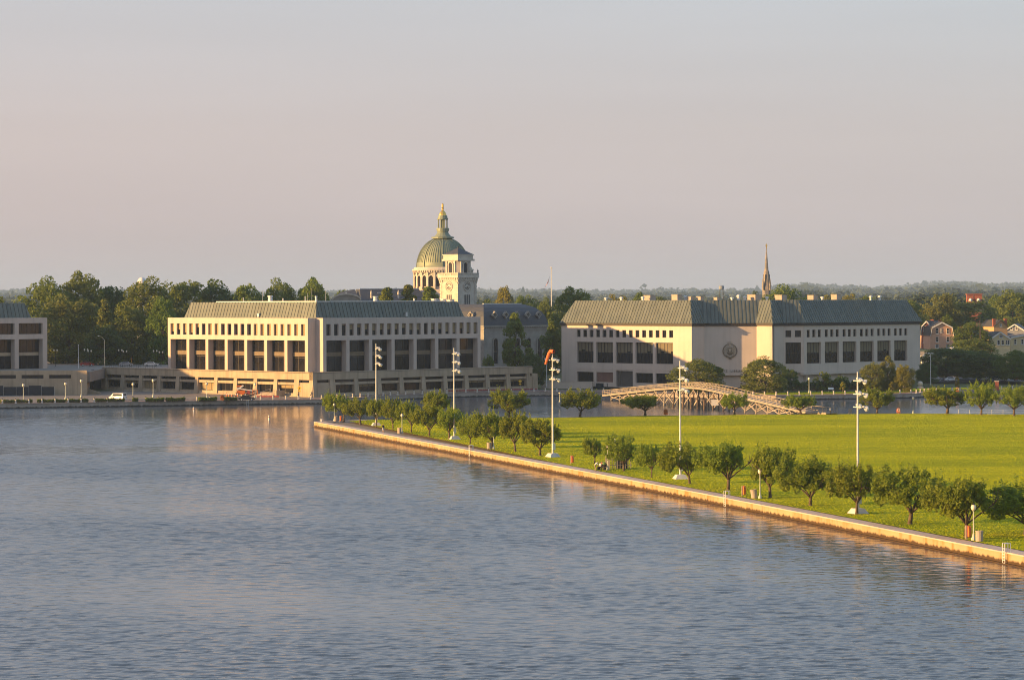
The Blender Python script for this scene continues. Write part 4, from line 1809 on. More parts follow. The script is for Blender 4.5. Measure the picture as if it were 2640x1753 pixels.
sp = thing('church_spire', 'slender pointed church spire with gilded cross, above trees behind the library', 'church', (sx_, YS, 0), math.radians(22))
m = MB()
m.lathe([(2.0, 8), (2.0, zs(745)), (1.75, zs(738)), (1.35, zs(705)), (1.25, zs(703)), (1.02, zs(702)), (.2, zs(648)), (.15, zs(645))], 8)
m.build('spire', mat('spire_stone', (.36, .29, .22), .8, (.15, .145, .15), .5), sp)
for k in range(4):
    t = math.pi / 2 * k + .4
    m = MB()
    m.lathe([(.5, zs(752)), (.5, zs(738)), (.08, zs(722))], 6, (2.3 * math.cos(t), 2.3 * math.sin(t)))
    m.build('pinnacle', MATS['spire_stone'], sp)
for k in range(4):
    t = math.pi / 2 * k + .78
    m = MB()
    m.box(-.25, .25, -1.6, -1.2, zs(735), zs(712))
    m.build('louvre', DARKB, sp, (0, 0, 0), t)
m = MB()
m.box(-.22, .22, -.18, .18, zs(645), zs(633))
m.box(-.62, .62, -.16, .16, zs(638), zs(636))
m.build('cross', GOLD, sp, (0, 0, 0), -math.radians(22))

YFp = 980
fp = AT(1421.5, 690, YFp)
fl = thing('flagpole', 'tall white flagpole with a drooping striped flag, between the halls', 'flagpole', (fp.x, fp.y, 9))
m = MB()
m.lathe([(.24, 0), (.14, fp.z - 9.4), (.14, fp.z - 9.3)], 8)
m.lathe([(.1, fp.z - 9.3), (.35, fp.z - 9.15), (.35, fp.z - 8.9), (.1, fp.z - 8.75)], 8)
m.build('pole', WHITEP, fl)
m = MB()
zt0, zb0 = AT(1421, 708, YFp).z - 9, AT(1421, 746, YFp).z - 9
FLW = mat('flag_white', (.6, .57, .55), .8)
FLR = mat('flag_red', (.45, .05, .04), .8)
FLB = mat('flag_blue', (.05, .05, .14), .8)
for c in range(13):
    for r in range(10):
        u0, u1 = r / 10, (r + 1) / 10
        def fpnt(u, c_):
            drop = (zt0 - zb0) * .55 * u
            x = -.25 - .9 * u * (.4 + .6 * c_ / 13) - .35 * c_ / 13
            y = .35 * math.sin(u * 9 + c_ * .35) * u + .12 * math.sin(c_)
            return (x * 1.9, y, zt0 - drop - (zt0 - zb0) * .45 * c_ / 13)
        mi = 2 if (c < 7 and r < 4) else (1 if c % 2 == 0 else 0)
        m.face([fpnt(u0, c), fpnt(u1, c), fpnt(u1, c + 1), fpnt(u0, c + 1)], mi)
m.build('flag', [FLW, FLR, FLB], fl, recalc=False)

rd = AT(366, 727, 1020)
rdo = thing('white_radome', 'white rounded dome peeking out between the big trees on the left', 'dome', (rd.x, rd.y, 8))
m = MB()
m.lathe([(1.9, 0), (1.9, rd.z - 8 - .6), (1.85, rd.z - 8), (1.5, rd.z - 8 + .9), (.95, rd.z - 8 + 1.5), (.15, rd.z - 8 + 1.8)], 20)
m.build('dome_shell', WHITEP, rdo, smooth=True)
m = MB()
m.lathe([(2.0, rd.z - 9.1), (2.0, rd.z - 8.8)], 20)
m.build('base_ring', GALV, rdo)

YW = 1900
tm = AT(1860, 736, YW)
mo = thing('water_tank_tower', 'tiny dark tank tower on legs against the hazy far woods', 'tower', (tm.x, YW, 14))
hh_ = tm.z - 14
for sx in (-1, 1):
    for sy in (-1, 1):
        m = MB()
        m.tube((sx * 1.6, sy * 1.6, 0), (sx * 1.1, sy * 1.1, hh_ - 3), .25, .2, 5)
        m.build('leg', DARKB, mo)
m = MB()
m.lathe([(.5, hh_ - 3.2), (1.9, hh_ - 2.6), (1.9, hh_ - .4), (.3, hh_)], 12)
m.build('tank', mat('grey_tank', (.25, .27, .3), .6), mo)

# ------------------------------------------------------------------ trees
def quads_mesh(name, V, mt):
    """V: (n,4,3) array of leaf quads"""
    n = len(V)
    me = bpy.data.meshes.new(name)
    me.vertices.add(n * 4)
    me.vertices.foreach_set('co', V.reshape(-1).astype(np.float32))
    me.loops.add(n * 4)
    me.loops.foreach_set('vertex_index', np.arange(n * 4, dtype=np.int32))
    me.polygons.add(n)
    me.polygons.foreach_set('loop_start', np.arange(0, n * 4, 4, dtype=np.int32))
    me.polygons.foreach_set('loop_total', np.full(n, 4, dtype=np.int32))
    me.materials.append(mt)
    me.update(calc_edges=True)
    me.validate()
    return me


def leaf_quads(rs, P, size, N=None, up=.0, aspect=1.5, out=.5):
    """leaf sprays at points P: random quads, leaning along N where given"""
    n = len(P)
    d = rs.normal(size=(n, 3))
    d /= np.linalg.norm(d, axis=1)[:, None]
    if N is not None:
        d = d * (1 - out) + N * out
        d /= np.linalg.norm(d, axis=1)[:, None] + 1e-9
    r = rs.normal(size=(n, 3))
    r[:, 2] += up
    u = np.cross(d, r)
    u /= np.linalg.norm(u, axis=1)[:, None] + 1e-9
    v = np.cross(d, u)
    s = size * rs.uniform(.6, 1.35, size=(n, 1))
    a, b = u * s * .5, v * s * .5 * aspect
    bend = d * s * .18
    return np.stack([P - a * .35 - b, P + a + bend, P + a * .35 + b, P - a + bend], axis=1)


def crown_points(rs, lobes, n):
    """points in the shells of a set of lobes (centre, radius vector)"""
    w = np.array([l[1][0] * l[1][1] + l[1][2] * l[1][0] for l in lobes])
    idx = rs.choice(len(lobes), size=n, p=w / w.sum())
    c = np.array([l[0] for l in lobes])[idx]
    r = np.array([l[1] for l in lobes])[idx]
    d = rs.normal(size=(n, 3))
    d /= np.linalg.norm(d, axis=1)[:, None]
    t = rs.uniform(.45, 1.05, size=(n, 1)) ** .6
    return c + d * r * t, d


def limbs_mesh(name, segs, mt, n=7):
    m = MB()
    for p0, p1, r0, r1 in segs:
        m.tube(p0, p1, r0, r1, n)
    return m.mesh(name, mt, smooth=True, recalc=False)


def small_tree(seed, leaf, W=8.0, Ht=7.0, n=6200, size=.21, flat=.6):
    """spreading ornamental tree: short forked trunk, vase of limbs, broad crown with upright shoots"""
    rs = np.random.RandomState(seed)
    rr = random.Random(seed)
    segs = []
    fork = Vector((rr.uniform(-.15, .15), rr.uniform(-.15, .15), Ht * rr.uniform(.15, .21)))
    segs.append(((0, 0, -.3), (0, 0, .25), .34, .22))
    segs.append(((0, 0, .2), tuple(fork), .23, .19))
    tips = []
    k = rr.randint(7, 9)
    for i in range(k):
        a = 2 * math.pi * i / k + rr.uniform(-.3, .3)
        rad = W * rr.uniform(.18, .34)
        p1 = fork + Vector((math.cos(a) * rad * .45, math.sin(a) * rad * .45, Ht * rr.uniform(.14, .2)))
        p2 = p1 + Vector((math.cos(a) * rad * .7, math.sin(a) * rad * .7, Ht * rr.uniform(.1, .2)))
        segs += [(tuple(fork), tuple(p1), .12, .085), (tuple(p1), tuple(p2), .085, .045)]
        for j in range(6):
            b = a + rr.uniform(-.8, .8)
            o = p1.lerp(p2, rr.uniform(.2, 1))
            q = o + Vector((math.cos(b), math.sin(b), 0)) * W * rr.uniform(.03, .17) + Vector((0, 0, Ht * rr.uniform(.06, .26)))
            segs.append((tuple(o), tuple(q), .045, .015))
            tips.append(q)
    lobes = []
    env = [(.0, rr.uniform(.88, .98)), (.5, rr.uniform(.86, .98)), (.8, rr.uniform(.78, .93)), (1.0, rr.uniform(.62, .8))]
    a_asym, r_asym = rr.uniform(0, 6.28), rr.uniform(.05, .38)
    nl = 120
    while len(lobes) < nl:
        a = rr.uniform(0, 2 * math.pi)
        t = math.sqrt(rr.uniform(0, 1))
        R = W * .5 * .93 * (1 - r_asym * (1 + math.cos(a - a_asym)) / 2)
        x, y = R * t * math.cos(a), R * t * math.sin(a)
        top = np.interp(t, [e[0] for e in env], [e[1] for e in env]) * (1 + .06 * math.sin(3 * a + seed) + .05 * math.sin(5 * a))
        low = .33 + .1 * t ** 2
        u = rr.uniform(0, 1) ** .75
        z = Ht * (low + (top - low) * u)
        q = W * rr.uniform(.032, .075)
        lobes.append(((x, y, z - q * .4), (q, q, q * rr.uniform(.8, 1.5))))
    P, N = crown_points(rs, lobes, n)
    sh_p = []
    for i in range(190):
        l = rr.choice(lobes)
        base = Vector(l[0])
        outw = Vector((base.x, base.y, 0)) * .09
        tip = base + outw + Vector((rr.uniform(-.3, .3), rr.uniform(-.3, .3), l[1][2] * rr.uniform(1.2, 3.0)))
        for q in range(8):
            sh_p.append(base.lerp(tip, q / 8 + .1) + Vector((rr.gauss(0, .06), rr.gauss(0, .06), 0)))
    Q = np.array([tuple(p) for p in sh_p])
    V = np.concatenate([leaf_quads(rs, P, size, N, .6, 1.5, .25), leaf_quads(rs, Q, size * .8, None, 2.0, 1.8)])
    return limbs_mesh('trunk', segs, BARK, 6), quads_mesh('crown', V, leaf)


def big_tree(seed, leaf, W=18.0, Ht=20.0, n=7000, size=.95, low=.05, lobes_n=60, shape='round', clump=.13):
    rs = np.random.RandomState(seed)
    rr = random.Random(seed)
    segs = [((0, 0, -.5), (0, 0, Ht * .3), .5 * Ht / 20, .38 * Ht / 20), ((0, 0, Ht * .28), (rr.uniform(-.5, .5), 0, Ht * .62), .38 * Ht / 20, .16 * Ht / 20)]
    for i in range(9):
        a = rr.uniform(0, 6.28)
        z0 = Ht * rr.uniform(.16, .5)
        q = W * rr.uniform(.2, .36)
        segs.append(((0, 0, z0), (q * math.cos(a), q * math.sin(a), z0 + Ht * rr.uniform(.1, .25)), .2 * Ht / 20, .06 * Ht / 20))
    lobes = []
    ph = [rr.uniform(0, 6.28) for _ in range(4)]
    while len(lobes) < lobes_n:
        a = rr.uniform(0, 2 * math.pi)
        t = rr.uniform(0, 1)
        z = low + (.98 - low) * t
        if shape == 'round':
            R = (1 - abs((t - .42) / .6) ** 2.6) if t > .42 else (1 - ((.42 - t) / .42) ** 2 * .35)
            R = max(0, R) ** .6
            R *= 1 + .14 * math.sin(2 * a + ph[0]) + .1 * math.sin(3 * a + 5 * t + ph[1])
        elif shape == 'cone':
            R = max(.05, (1 - t) ** .75)
        else:
            R = max(.12, 1 - abs(1.7 * t - .62) ** 2.4) * (1 + .25 * math.sin(7 * t + a + ph[2]))
        k = rr.uniform(.35, 1) ** .5 * R
        q = W * rr.uniform(clump * .55, clump * 1.25) * (.6 if shape != 'round' else 1)
        zz = Ht * z * (1 + (.07 * math.sin(2 * a + ph[3]) * t if shape == 'round' else 0))
        x, y = (W * .5 - q * .6) * k * math.cos(a), (W * .5 - q * .6) * k * math.sin(a)
        lobes.append(((x, y, zz - q * .3), (q, q, q * rr.uniform(.6, .95))))
    P, N = crown_points(rs, lobes, n)
    V = leaf_quads(rs, P, size, N, .3, 1.2, .3)
    return limbs_mesh('trunk', segs, BARK), quads_mesh('crown', V, leaf)


# the mown grass itself: countless low tufts standing on the field
def inside(P, poly):
    n = len(poly)
    r = np.zeros(len(P), bool)
    for i in range(n):
        (x0, y0), (x1, y1) = poly[i], poly[(i + 1) % n]
        c = ((y0 > P[:, 1]) != (y1 > P[:, 1])) & (P[:, 0] < (x1 - x0) * (P[:, 1] - y0) / (y1 - y0 + 1e-12) + x0)
        r ^= c
    return r


def grass_tufts(n):
    rs = np.random.RandomState(9)
    P = np.stack([rs.uniform(-45, 150, n * 3), rs.uniform(225, 615, n * 3)], -1)
    P = P[inside(P, GRASS_POLY)]
    P = P[(P[:, 0] < P[:, 1] * .215)][:n]
    n = len(P)
    a = rs.uniform(0, 2 * math.pi, n)
    w = rs.uniform(.08, .26, n)
    h = rs.uniform(.02, .05, n)
    t = rs.uniform(-.035, .035, (n, 2))
    d = np.stack([np.cos(a), np.sin(a)], -1) * w[:, None] * .5
    V = np.zeros((n, 4, 3))
    V[:, 0, :2] = P - d
    V[:, 1, :2] = P + d
    V[:, 2, :2] = P + d * .7 + t
    V[:, 3, :2] = P - d * .7 + t
    V[:, :2, 2] = ZF - .01
    V[:, 2, 2] = ZF + h
    V[:, 3, 2] = ZF + h * rs.uniform(.6, 1.1, n)
    return V


gr = obj('grass', quads_mesh('grass', grass_tufts(285000), GRASSM))
stuff(gr)
gr['label'] = 'short mown grass of the drill field'

L_LAWN = leafmat('leaf_lawn', (.28, .33, .032), (.17, .225, .024), 1.2, .5)
L_DEEP = leafmat('leaf_deep_green', (.21, .25, .042), (.115, .165, .034), .25, .45)
L_OLIVE = leafmat('leaf_olive', (.215, .225, .045), (.13, .15, .032), .25, .35)
L_BRIGHT = leafmat('leaf_bright_green', (.16, .22, .03), (.10, .155, .022), .25, .4)
L_YELL = leafmat('leaf_yellow_green', (.28, .25, .03), (.18, .18, .025), .3, .35)
L_BLUE = leafmat('leaf_dark_green', (.14, .195, .045), (.085, .135, .036), .25, .42)  # darker leaf green for some trees and the tall hedge

SMALL = [small_tree(11 + i, L_LAWN, n=5200 + 350 * i, flat=.4 + .08 * i) for i in range(8)]
BIG = {}


def proto(kind, i):
    k = (kind, i)
    if k in BIG:
        return BIG[k]
    sd = 100 + hash_(kind) + i * 17
    leaf = {'deep': L_DEEP, 'olive': L_OLIVE, 'bright': L_BRIGHT, 'yellow': L_YELL, 'dark': L_BLUE, 'cone': L_OLIVE, 'conifer': L_DEEP, 'sapling': L_YELL, 'tall': L_DEEP, 'shrub': L_DEEP}[kind]
    if kind in ('cone', 'conifer'):
        BIG[k] = big_tree(sd, leaf, 9, 20, 9000, .5, .04, 110, 'cone', .15)
    elif kind == 'sapling':
        BIG[k] = big_tree(sd, leaf, 2.6, 4.5, 1100, .28, .3, 30, 'tall', .2)
    elif kind == 'tall':
        BIG[k] = big_tree(sd, leaf, 11, 20, 11000, .5, .05, 130, 'tall', .2)
    elif kind == 'shrub':
        BIG[k] = big_tree(sd, leaf, 5, 3.5, 1800, .3, .05, 30, 'round', .17)
    else:
        BIG[k] = big_tree(sd, leaf, 18, 20, 14500, .5, .03, 190, 'round', .10)
    return BIG[k]


def hash_(s):
    return sum(ord(c) * (i + 1) for i, c in enumerate(s)) % 997


REF = {'cone': (9, 20), 'conifer': (9, 20), 'sapling': (2.6, 4.5), 'tall': (11, 20), 'shrub': (5, 3.5)}


def place_tree(name, meshes, ref, pos, w, h, label, group, shift=0.0, rot=None):
    t = thing(name, label, 'tree', tuple(pos), 0, group)
    W, Ht = ref
    t.scale = (w / W, w / W, h / Ht)
    rz = rnd.uniform(0, 6.28) if rot is None else rot
    obj('trunk', meshes[0], t, (0, 0, 0), rz)
    obj('crown', meshes[1], t, (shift * W / w, 0, 0), rz)
    return t


# trees on the lawn: trunk foot x, y, crown left, right, top (pixels of the photograph), what sets it apart
LAWN = [
    (886, 1084, 828, 903, 1012, 'spreading green tree nearest the tip of the grassy point'),
    (929, 1092, 886, 962, 1028, 'leafy lawn tree, second from the tip of the point'),
    (970.5, 1098.5, 946, 996, 1026, 'leafy lawn tree right in front of the farthest floodlight mast'),
    (1013, 1106, 982, 1040, 1031, 'leafy lawn tree just behind the lone walker on the seawall'),
    (1060, 1114.6, 1024, 1087, 1034, 'leafy lawn tree right of the second lamp post from the tip'),
    (1107, 1124, 1058, 1142, 1044, 'leafy lawn tree, second left of the second floodlight mast from the tip'),
    (1158.5, 1132, 1118, 1198, 1046, 'leafy lawn tree hiding the foot of the second floodlight mast from the tip'),
    (1212.6, 1143.4, 1178, 1242, 1073, 'smaller lawn tree beside the middle seawall ladder'),
    (1267.7, 1156, 1206, 1302, 1065, 'multi-stemmed lawn tree behind a bin and a short lamp post'),
    (1328.6, 1164, 1280, 1366, 1061, 'wide lawn tree, second to the left of the windsock mast'),
    (1392, 1174, 1337, 1444, 1083, 'wide lawn tree directly left of the windsock mast foot'),
    (1533, 1195, 1497, 1551, 1124, 'young round lawn tree above the group of people'),
    (1608, 1214, 1556, 1643, 1126, 'lawn tree in front of the slatted timber enclosure'),
    (1680, 1231, 1636, 1702, 1139, 'young slim lawn tree right of the timber enclosure'),
    (1778, 1247, 1696, 1806, 1144, 'lawn tree in front of the fourth floodlight mast from the tip'),
    (1877.5, 1262.7, 1794, 1928, 1135, 'broad lawn tree behind the right-hand middle ladder'),
    (1985.6, 1282.8, 1920, 2054, 1143, 'broad many-limbed lawn tree beside a lamp post and leaning bin'),
    (2089, 1303, 1999, 2152, 1187, 'low broad lawn tree, left neighbour of the nearest floodlight mast'),
    (2209, 1325, 2129, 2264, 1189, 'lawn tree covering the foot of the nearest floodlight mast'),
    (2346, 1350.5, 2238, 2422, 1206, 'broad lawn tree between the nearest floodlight mast and the nearest lamp post'),
    (2490.6, 1385, 2387, 2556, 1226, 'broad lawn tree behind the nearest orange life-ring post'),
    (2645, 1378, 2519, 2760, 1250, 'big lawn tree cut off by the right edge of the picture'),
]
FARL = [
    (1130, 1079, 1092, 1168, 1008, 'lawn tree on the basin edge half hidden behind the second floodlight mast'),
    (1313, 1077, 1260, 1364, 1006, 'thin-crowned tree on the basin edge left of the windsock mast'),
    (1495.6, 1074.5, 1438, 1546, 1005, 'dome-shaped tree alone on the basin edge right of the windsock mast'),
    (1663.6, 1071, 1606, 1704, 1016, 'flat-topped tree on the basin edge left of the round brown sign'),
    (1893.6, 1068.5, 1854, 1932, 1016, 'small tree on the basin edge in front of the middle of the bridge'),
    (2065, 1068, 2014, 2106, 1018, 'small flat tree on the basin edge at the low end of the bridge'),
    (2261, 1066, 2219, 2304, 1003, 'tree on the basin edge between two bins, right of the nearest mast top'),
    (2442, 1067, 2372, 2492, 996, 'broad tree on the basin edge right of the white lamp post'),
    (2530, 1069.6, 2488, 2571, 990, 'basin edge tree second from the right side of the picture'),
    (2614.6, 1072, 2564, 2668, 993, 'basin edge tree at the right side of the picture'),
]
for i, (x, y, x0, x1, yt, lab) in enumerate(LAWN + FARL):
    p = G(x, y, ZF)
    k = p.y / F
    w = (x1 - x0) * k * 1.15
    h = (y - yt) * k * 1.02
    place_tree('lawn_tree', SMALL[(i * 3 + i // 8) % 8], (8.0, 7.0), p, w, h, lab, 'small trees on the drill field', ((x0 + x1) / 2 - x) * k)

# taller trees behind: kind, centre x, top y, width in pixels, distance, level of the foot, label
BACKT = [
    ('deep', -18, 742, 90, 850, 7.5, 'dark tree above the left hall roof at the picture edge'),
    ('deep', 118, 706, 150, 905, 8, 'broad tree rising behind the left hall, leftmost of the tall ones'),
    ('deep', 212, 694, 120, 912, 8, 'tallest dark tree on the left, behind the olive round tree'),
    ('dark', 292, 722, 95, 915, 8, 'sparse dark tree left of the white dome'),
    ('olive', 178, 752, 150, 862, 7.8, 'rounded olive-brown tree beside the left hall'),
    ('cone', 272, 764, 86, 850, 7.8, 'cone-shaped yellowish tree behind the arm lamp'),
    ('dark', 268, 828, 100, 842, 7.8, 'low dark green tree right behind the arm lamp'),
    ('deep', 376, 706, 150, 880, 7.8, 'large tree hiding most of the white dome'),
    ('deep', 340, 790, 90, 852, 7.8, 'leafy tree in front of the large one, left of the sunlit hall'),
    ('deep', 470, 704, 150, 900, 8, 'large tree behind the left end of the sunlit hall'),
    ('bright', 420, 760, 80, 848, 7.8, 'sunlit tree touching the left end of the sunlit hall'),
    ('dark', 556, 712, 110, 905, 8, 'dark tree above the sunlit green roof, left part'),
    ('deep', 640, 714, 120, 905, 8, 'tree above the left rooftop vent of the sunlit hall'),
    ('deep', 722, 710, 110, 915, 8, 'tree above the right part of the sunlit green roof'),
    ('deep', 806, 711, 120, 915, 8, 'tree above the corner of the green roof'),
    ('dark', 884, 733, 90, 960, 8, 'low dark tree behind the arched stone gable'),
    ('conifer', 998, 732, 105, 866, 8, 'pointed tree, leftmost of three in front of the slate roof'),
    ('cone', 1052, 726, 110, 868, 8, 'pointed tree, middle of three in front of the slate roof'),
    ('conifer', 1106, 730, 120, 866, 8, 'pointed tree, next to the clock tower'),
    ('yellow', 1300, 730, 52, 1060, 9, 'yellow-green tree right of the clock tower'),
    ('dark', 1258, 765, 60, 1000, 9, 'low dark tree at the foot of the clock tower'),
    ('bright', 1352, 755, 80, 1040, 9, 'green tree left of the flagpole above the mansard roof'),
    ('deep', 1405, 762, 60, 930, 8, 'tree at the flagpole foot'),
    ('deep', 1480, 735, 110, 900, 8, 'large rounded tree left behind the library roof'),
    ('tall', 1424, 822, 62, 820, 5, 'dark tall tree between the mansard hall and the library'),
    ('tall', 1328, 802, 78, 806, 3, 'loose tall tree in front of the mansard hall windows'),
    ('dark', 1378, 908, 62, 800, 3, 'low dark tree right of the loose tall tree before the mansard hall'),
    ('shrub', 1260, 915, 34, 803, 5, 'bush at the left foot of the mansard hall'),
    ('yellow', 1592, 750, 80, 1100, 10, 'yellowish tree above the library left wing'),
    ('bright', 1650, 746, 74, 1090, 10, 'green tree above the library left wing, right of a yellowish one'),
    ('dark', 1700, 754, 50, 1120, 10, 'small dark tree behind the first penthouse on the library roof'),
    ('deep', 2022, 728, 130, 1150, 10, 'large dark rounded tree beside the church spire'),
    ('dark', 1948, 745, 40, 1200, 10, 'small dark tree left of the church spire'),
    ('yellow', 2140, 752, 60, 1180, 10, 'yellowish tree above the library right wing, left one'),
    ('yellow', 2190, 750, 60, 1200, 10, 'yellowish tree above the library right wing, right one'),
    ('deep', 2240, 760, 70, 1150, 10, 'low green tree behind the right wing roof'),
    ('deep', 2335, 762, 110, 1080, 10, 'dark tree behind the right end of the library roof'),
    ('olive', 2425, 750, 100, 1100, 10, 'rounded olive tree above the salmon gambrel house'),
    ('bright', 2440, 806, 50, 1030, 9, 'bright leafy tree just behind the salmon house roof'),
    ('deep', 2500, 765, 130, 1110, 10, 'wide dark tree below the brick chimneys'),
    ('deep', 2610, 742, 120, 1140, 10, 'tall green tree at the right edge behind the houses'),
    ('bright', 2570, 752, 60, 1170, 10, 'green tree right of the brick chimneys'),
    ('bright', 2505, 826, 90, 960, 8, 'dark-barked tree beside the utility pole'),
    ('deep', 2500, 868, 130, 880, 5, 'dark tree in front of the salmon house yard'),
    ('deep', 2598, 812, 70, 1060, 9, 'tree behind the cream house roof'),
    ('dark', 2440, 890, 140, 850, 3, 'wide shadowed tree right of the library end'),
    ('dark', 2520, 898, 130, 842, 3, 'wide shadowed tree in the car park, middle'),
    ('bright', 2612, 898, 116, 830, 3, 'bright round green tree at the right edge by the car park'),
    ('dark', 2390, 932, 60, 812, 2.5, 'dark low tree at the library right corner'),
    ('deep', 1801, 921, 142, 762, 1.5, 'round dark tree left of the library emblem'),
    ('olive', 1972, 914, 138, 758, 1.5, 'broad sunlit tree on the promenade right of the emblem'),
    ('dark', 2034, 946, 54, 772, 1.8, 'small dark tree right of the broad promenade tree'),
    ('shrub', 2122, 960, 50, 770, 1.8, 'rounded shrub before the library ground floor'),
    ('shrub', 2170, 968, 48, 772, 1.8, 'dark shrub right of the rounded shrub before the library'),
    ('olive', 2248, 930, 84, 764, 1.8, 'crooked tree before the library right wing, left crown'),
    ('olive', 2288, 912, 54, 768, 1.8, 'upright crown of the crooked tree before the library right wing'),
    ('yellow', 2330, 934, 54, 762, 1.8, 'yellow-leaved tree at the right end of the library'),
    ('sapling', 2172.5, 982, 18, 751, 1.5, 'young yellow-green sapling left of the nearest mast top'),
    ('sapling', 2234, 978, 18, 752, 1.5, 'young sapling behind the nearest mast lamps'),
    ('sapling', 2299, 982, 19, 750, 1.5, 'young sapling right of the nearest mast top'),
    ('sapling', 2468, 968, 16, 768, 1.5, 'bright slim sapling over the far orange life ring'),
]
for i, (kind, x, yt, w, Y, z0, lab) in enumerate(BACKT):
    top = AT(x, yt, Y)
    pos = (top.x, Y, z0 - .1)
    k = Y / F
    name = {'sapling': 'sapling', 'shrub': 'shrub', 'cone': 'cone_tree', 'conifer': 'cone_tree'}.get(kind, 'broadleaf_tree')
    nv = 3 if kind in ('deep', 'dark', 'bright') else 2
    t = place_tree(name, proto(kind, i % nv), REF.get(kind, (18, 20)), pos, w * k * ((1.2 if Y > 838 else 1.0) if kind in ('deep', 'dark', 'bright', 'olive', 'yellow') else 1.05), (top.z - z0) * (.905 if kind in ('deep', 'dark', 'bright', 'olive', 'yellow') else .97), lab, None)
    if kind == 'shrub':
        t['category'] = 'shrub'

# hedges along the promenade on the left, and before the library
def hedge(name, label, p0, p1, depth, h, leaf, n=1400, size=.28, seed=1, group=None):
    rs = np.random.RandomState(seed)
    L = (Vector(p1) - Vector(p0)).length
    a = math.atan2(p1[1] - p0[1], p1[0] - p0[0])
    P = rs.uniform(size=(n, 3)) * np.array([L, depth, h])
    P[:, 2] = h * (P[:, 2] / h) ** .5 * (1 + .12 * np.sin(P[:, 0] * 1.7) + .08 * np.sin(P[:, 0] * 4.1 + 1))
    V = leaf_quads(rs, P, size, None, .3)
    t = thing(name, label, 'hedge', (p0[0], p0[1], p0[2]), a, group)
    obj('foliage', quads_mesh('foliage', V, leaf), t)
    m = MB()
    m.box(.15, L - .15, depth * .25, depth * .75, -.05, h * .55)
    m.build('stem_mass', BARK, t)
    return t


HED = [(0, 84, 'left of the first lamp post at the left edge'), (96, 170, 'between the first and second lamp posts'), (172, 228, 'below the third lamp post'), (246, 322, 'in front of the white van'), (342, 356, 'at the lamp post right of the van'), (376, 424, 'below the fifth lamp post'), (428, 478, 'left of the low buoys, before the podium'), (512, 560, 'left of the round life-ring sign'), (576, 612, 'right of the round life-ring sign')]
for k, (x0, x1, lab) in enumerate(HED):
    y0 = 1040 - (x0 - 0) * .0125
    y1 = 1040 - x1 * .0125
    hedge('low_hedge', 'low clipped hedge on the promenade, ' + lab, G(x0, y0, 1.3), G(x1, y1, 1.3), 1.1, .85, L_DEEP, 900, .26, k + 3, 'hedges on the promenade')
hedge('tall_hedge', 'long dark hedge in front of the library ground floor', G(2046, 1007, 1.5), G(2330, 1004, 1.5), 1.6, 2.4, L_BLUE, 3600, .4, 51)

# far woods: many crowns that read as one mass
rs = np.random.RandomState(5)
VV = []
far_rng = random.Random(3)
profile_px = [(-300, 752), (60, 746), (300, 748), (700, 752), (1180, 742), (1240, 744), (1300, 748), (1400, 745), (1500, 748), (1560, 748), (1700, 744), (1850, 746), (1960, 744), (2020, 732), (2080, 728), (2130, 734), (2240, 738), (2330, 735), (2400, 726), (2450, 724), (2500, 728), (2560, 732), (2640, 727), (2950, 730)]


def prof_y(x):
    for (a, ya), (b, yb) in zip(profile_px[:-1], profile_px[1:]):
        if a <= x <= b:
            return ya + (yb - ya) * (x - a) / (b - a)
    return 735


for Y, dy, step, rad in ((1500, 40, 26, 9), (2400, 31, 20, 12), (4200, 19, 15, 17), (7500, 9, 12, 26), (12000, 1, 10, 38)):
    x = -260
    while x < 2900:
        yy = prof_y(x) + dy + far_rng.uniform(-2.5, 3)
        Yp = Y * far_rng.uniform(.95, 1.05)
        c = AT(x, yy, Yp)
        r = rad * far_rng.uniform(.75, 1.3)
        nq = 210 if Y < 2000 else 150
        d = rs.normal(size=(nq, 3))
        d /= np.linalg.norm(d, axis=1)[:, None]
        d[:, 1] = -np.abs(d[:, 1])
        P = np.array([c.x, c.y, c.z - r]) + d * np.array([r * 1.1, r, r]) * rs.uniform(.8, 1.05, size=(nq, 1))
        VV.append(leaf_quads(rs, P, r * .34, d, .2, 1.2, .6))
        d2 = rs.normal(size=(40, 3))
        P2 = np.array([c.x, c.y + 2, c.z - r * 2.4]) + d2 * np.array([r * .7, r * .3, r * .7])
        VV.append(leaf_quads(rs, P2, r * .8, None, .2))
        x += step * far_rng.uniform(.7, 1.3)
fw = obj('far_woods', quads_mesh('far_woods', np.concatenate(VV), leafmat('leaf_far', (.055, .075, .02), (.03, .05, .016), .02, .2)))
stuff(fw)
fw['label'] = 'hazy wooded hills along the horizon'

# ------------------------------------------------------------------ timber footbridge over the basin
BL, BR = Vector((pc(1565, 1012)[0] / F * 741, 741)), Vector((pc(2144, 1060)[0] / F * 611, 611))
bprof = [(1565, 1021.5), (1640, 1013.5), (1703, 1006.5), (1773, 1001.5), (1800, 1002), (1825, 1005), (1866, 1013), (1946, 1032.5), (2028, 1051.5), (2085, 1065), (2144, 1069)]
BT = []
for x, y in bprof:
    xc, yc = pc(x, y)
    t = (xc / F * BL.y - BL.x) / ((BR.x - BL.x) + (BL.y - BR.y) * xc / F)
    Y = BL.y + (BR.y - BL.y) * t
    BT.append((t, H - yc / F * Y))


def bz(t):
    for (a, za), (b, zb) in zip(BT[:-1], BT[1:]):
        if t <= b:
            return za + (zb - za) * max(0, (t - a)) / (b - a)
    return BT[-1][1]


bvec = BR - BL
blen = bvec.length
bd = bvec / blen
bn = Vector((-bd.y, bd.x))     # towards +x side / away
br = thing('timber_footbridge', 'long arched timber footbridge on crossed pile bents over the basin', 'bridge', (BL.x, BL.y, 0))
HWB = 1.35


def bp_(s, off, dz):
    t = s / blen
    p = bd * s + bn * off
    return Vector((p.x, p.y, bz(t) + dz))


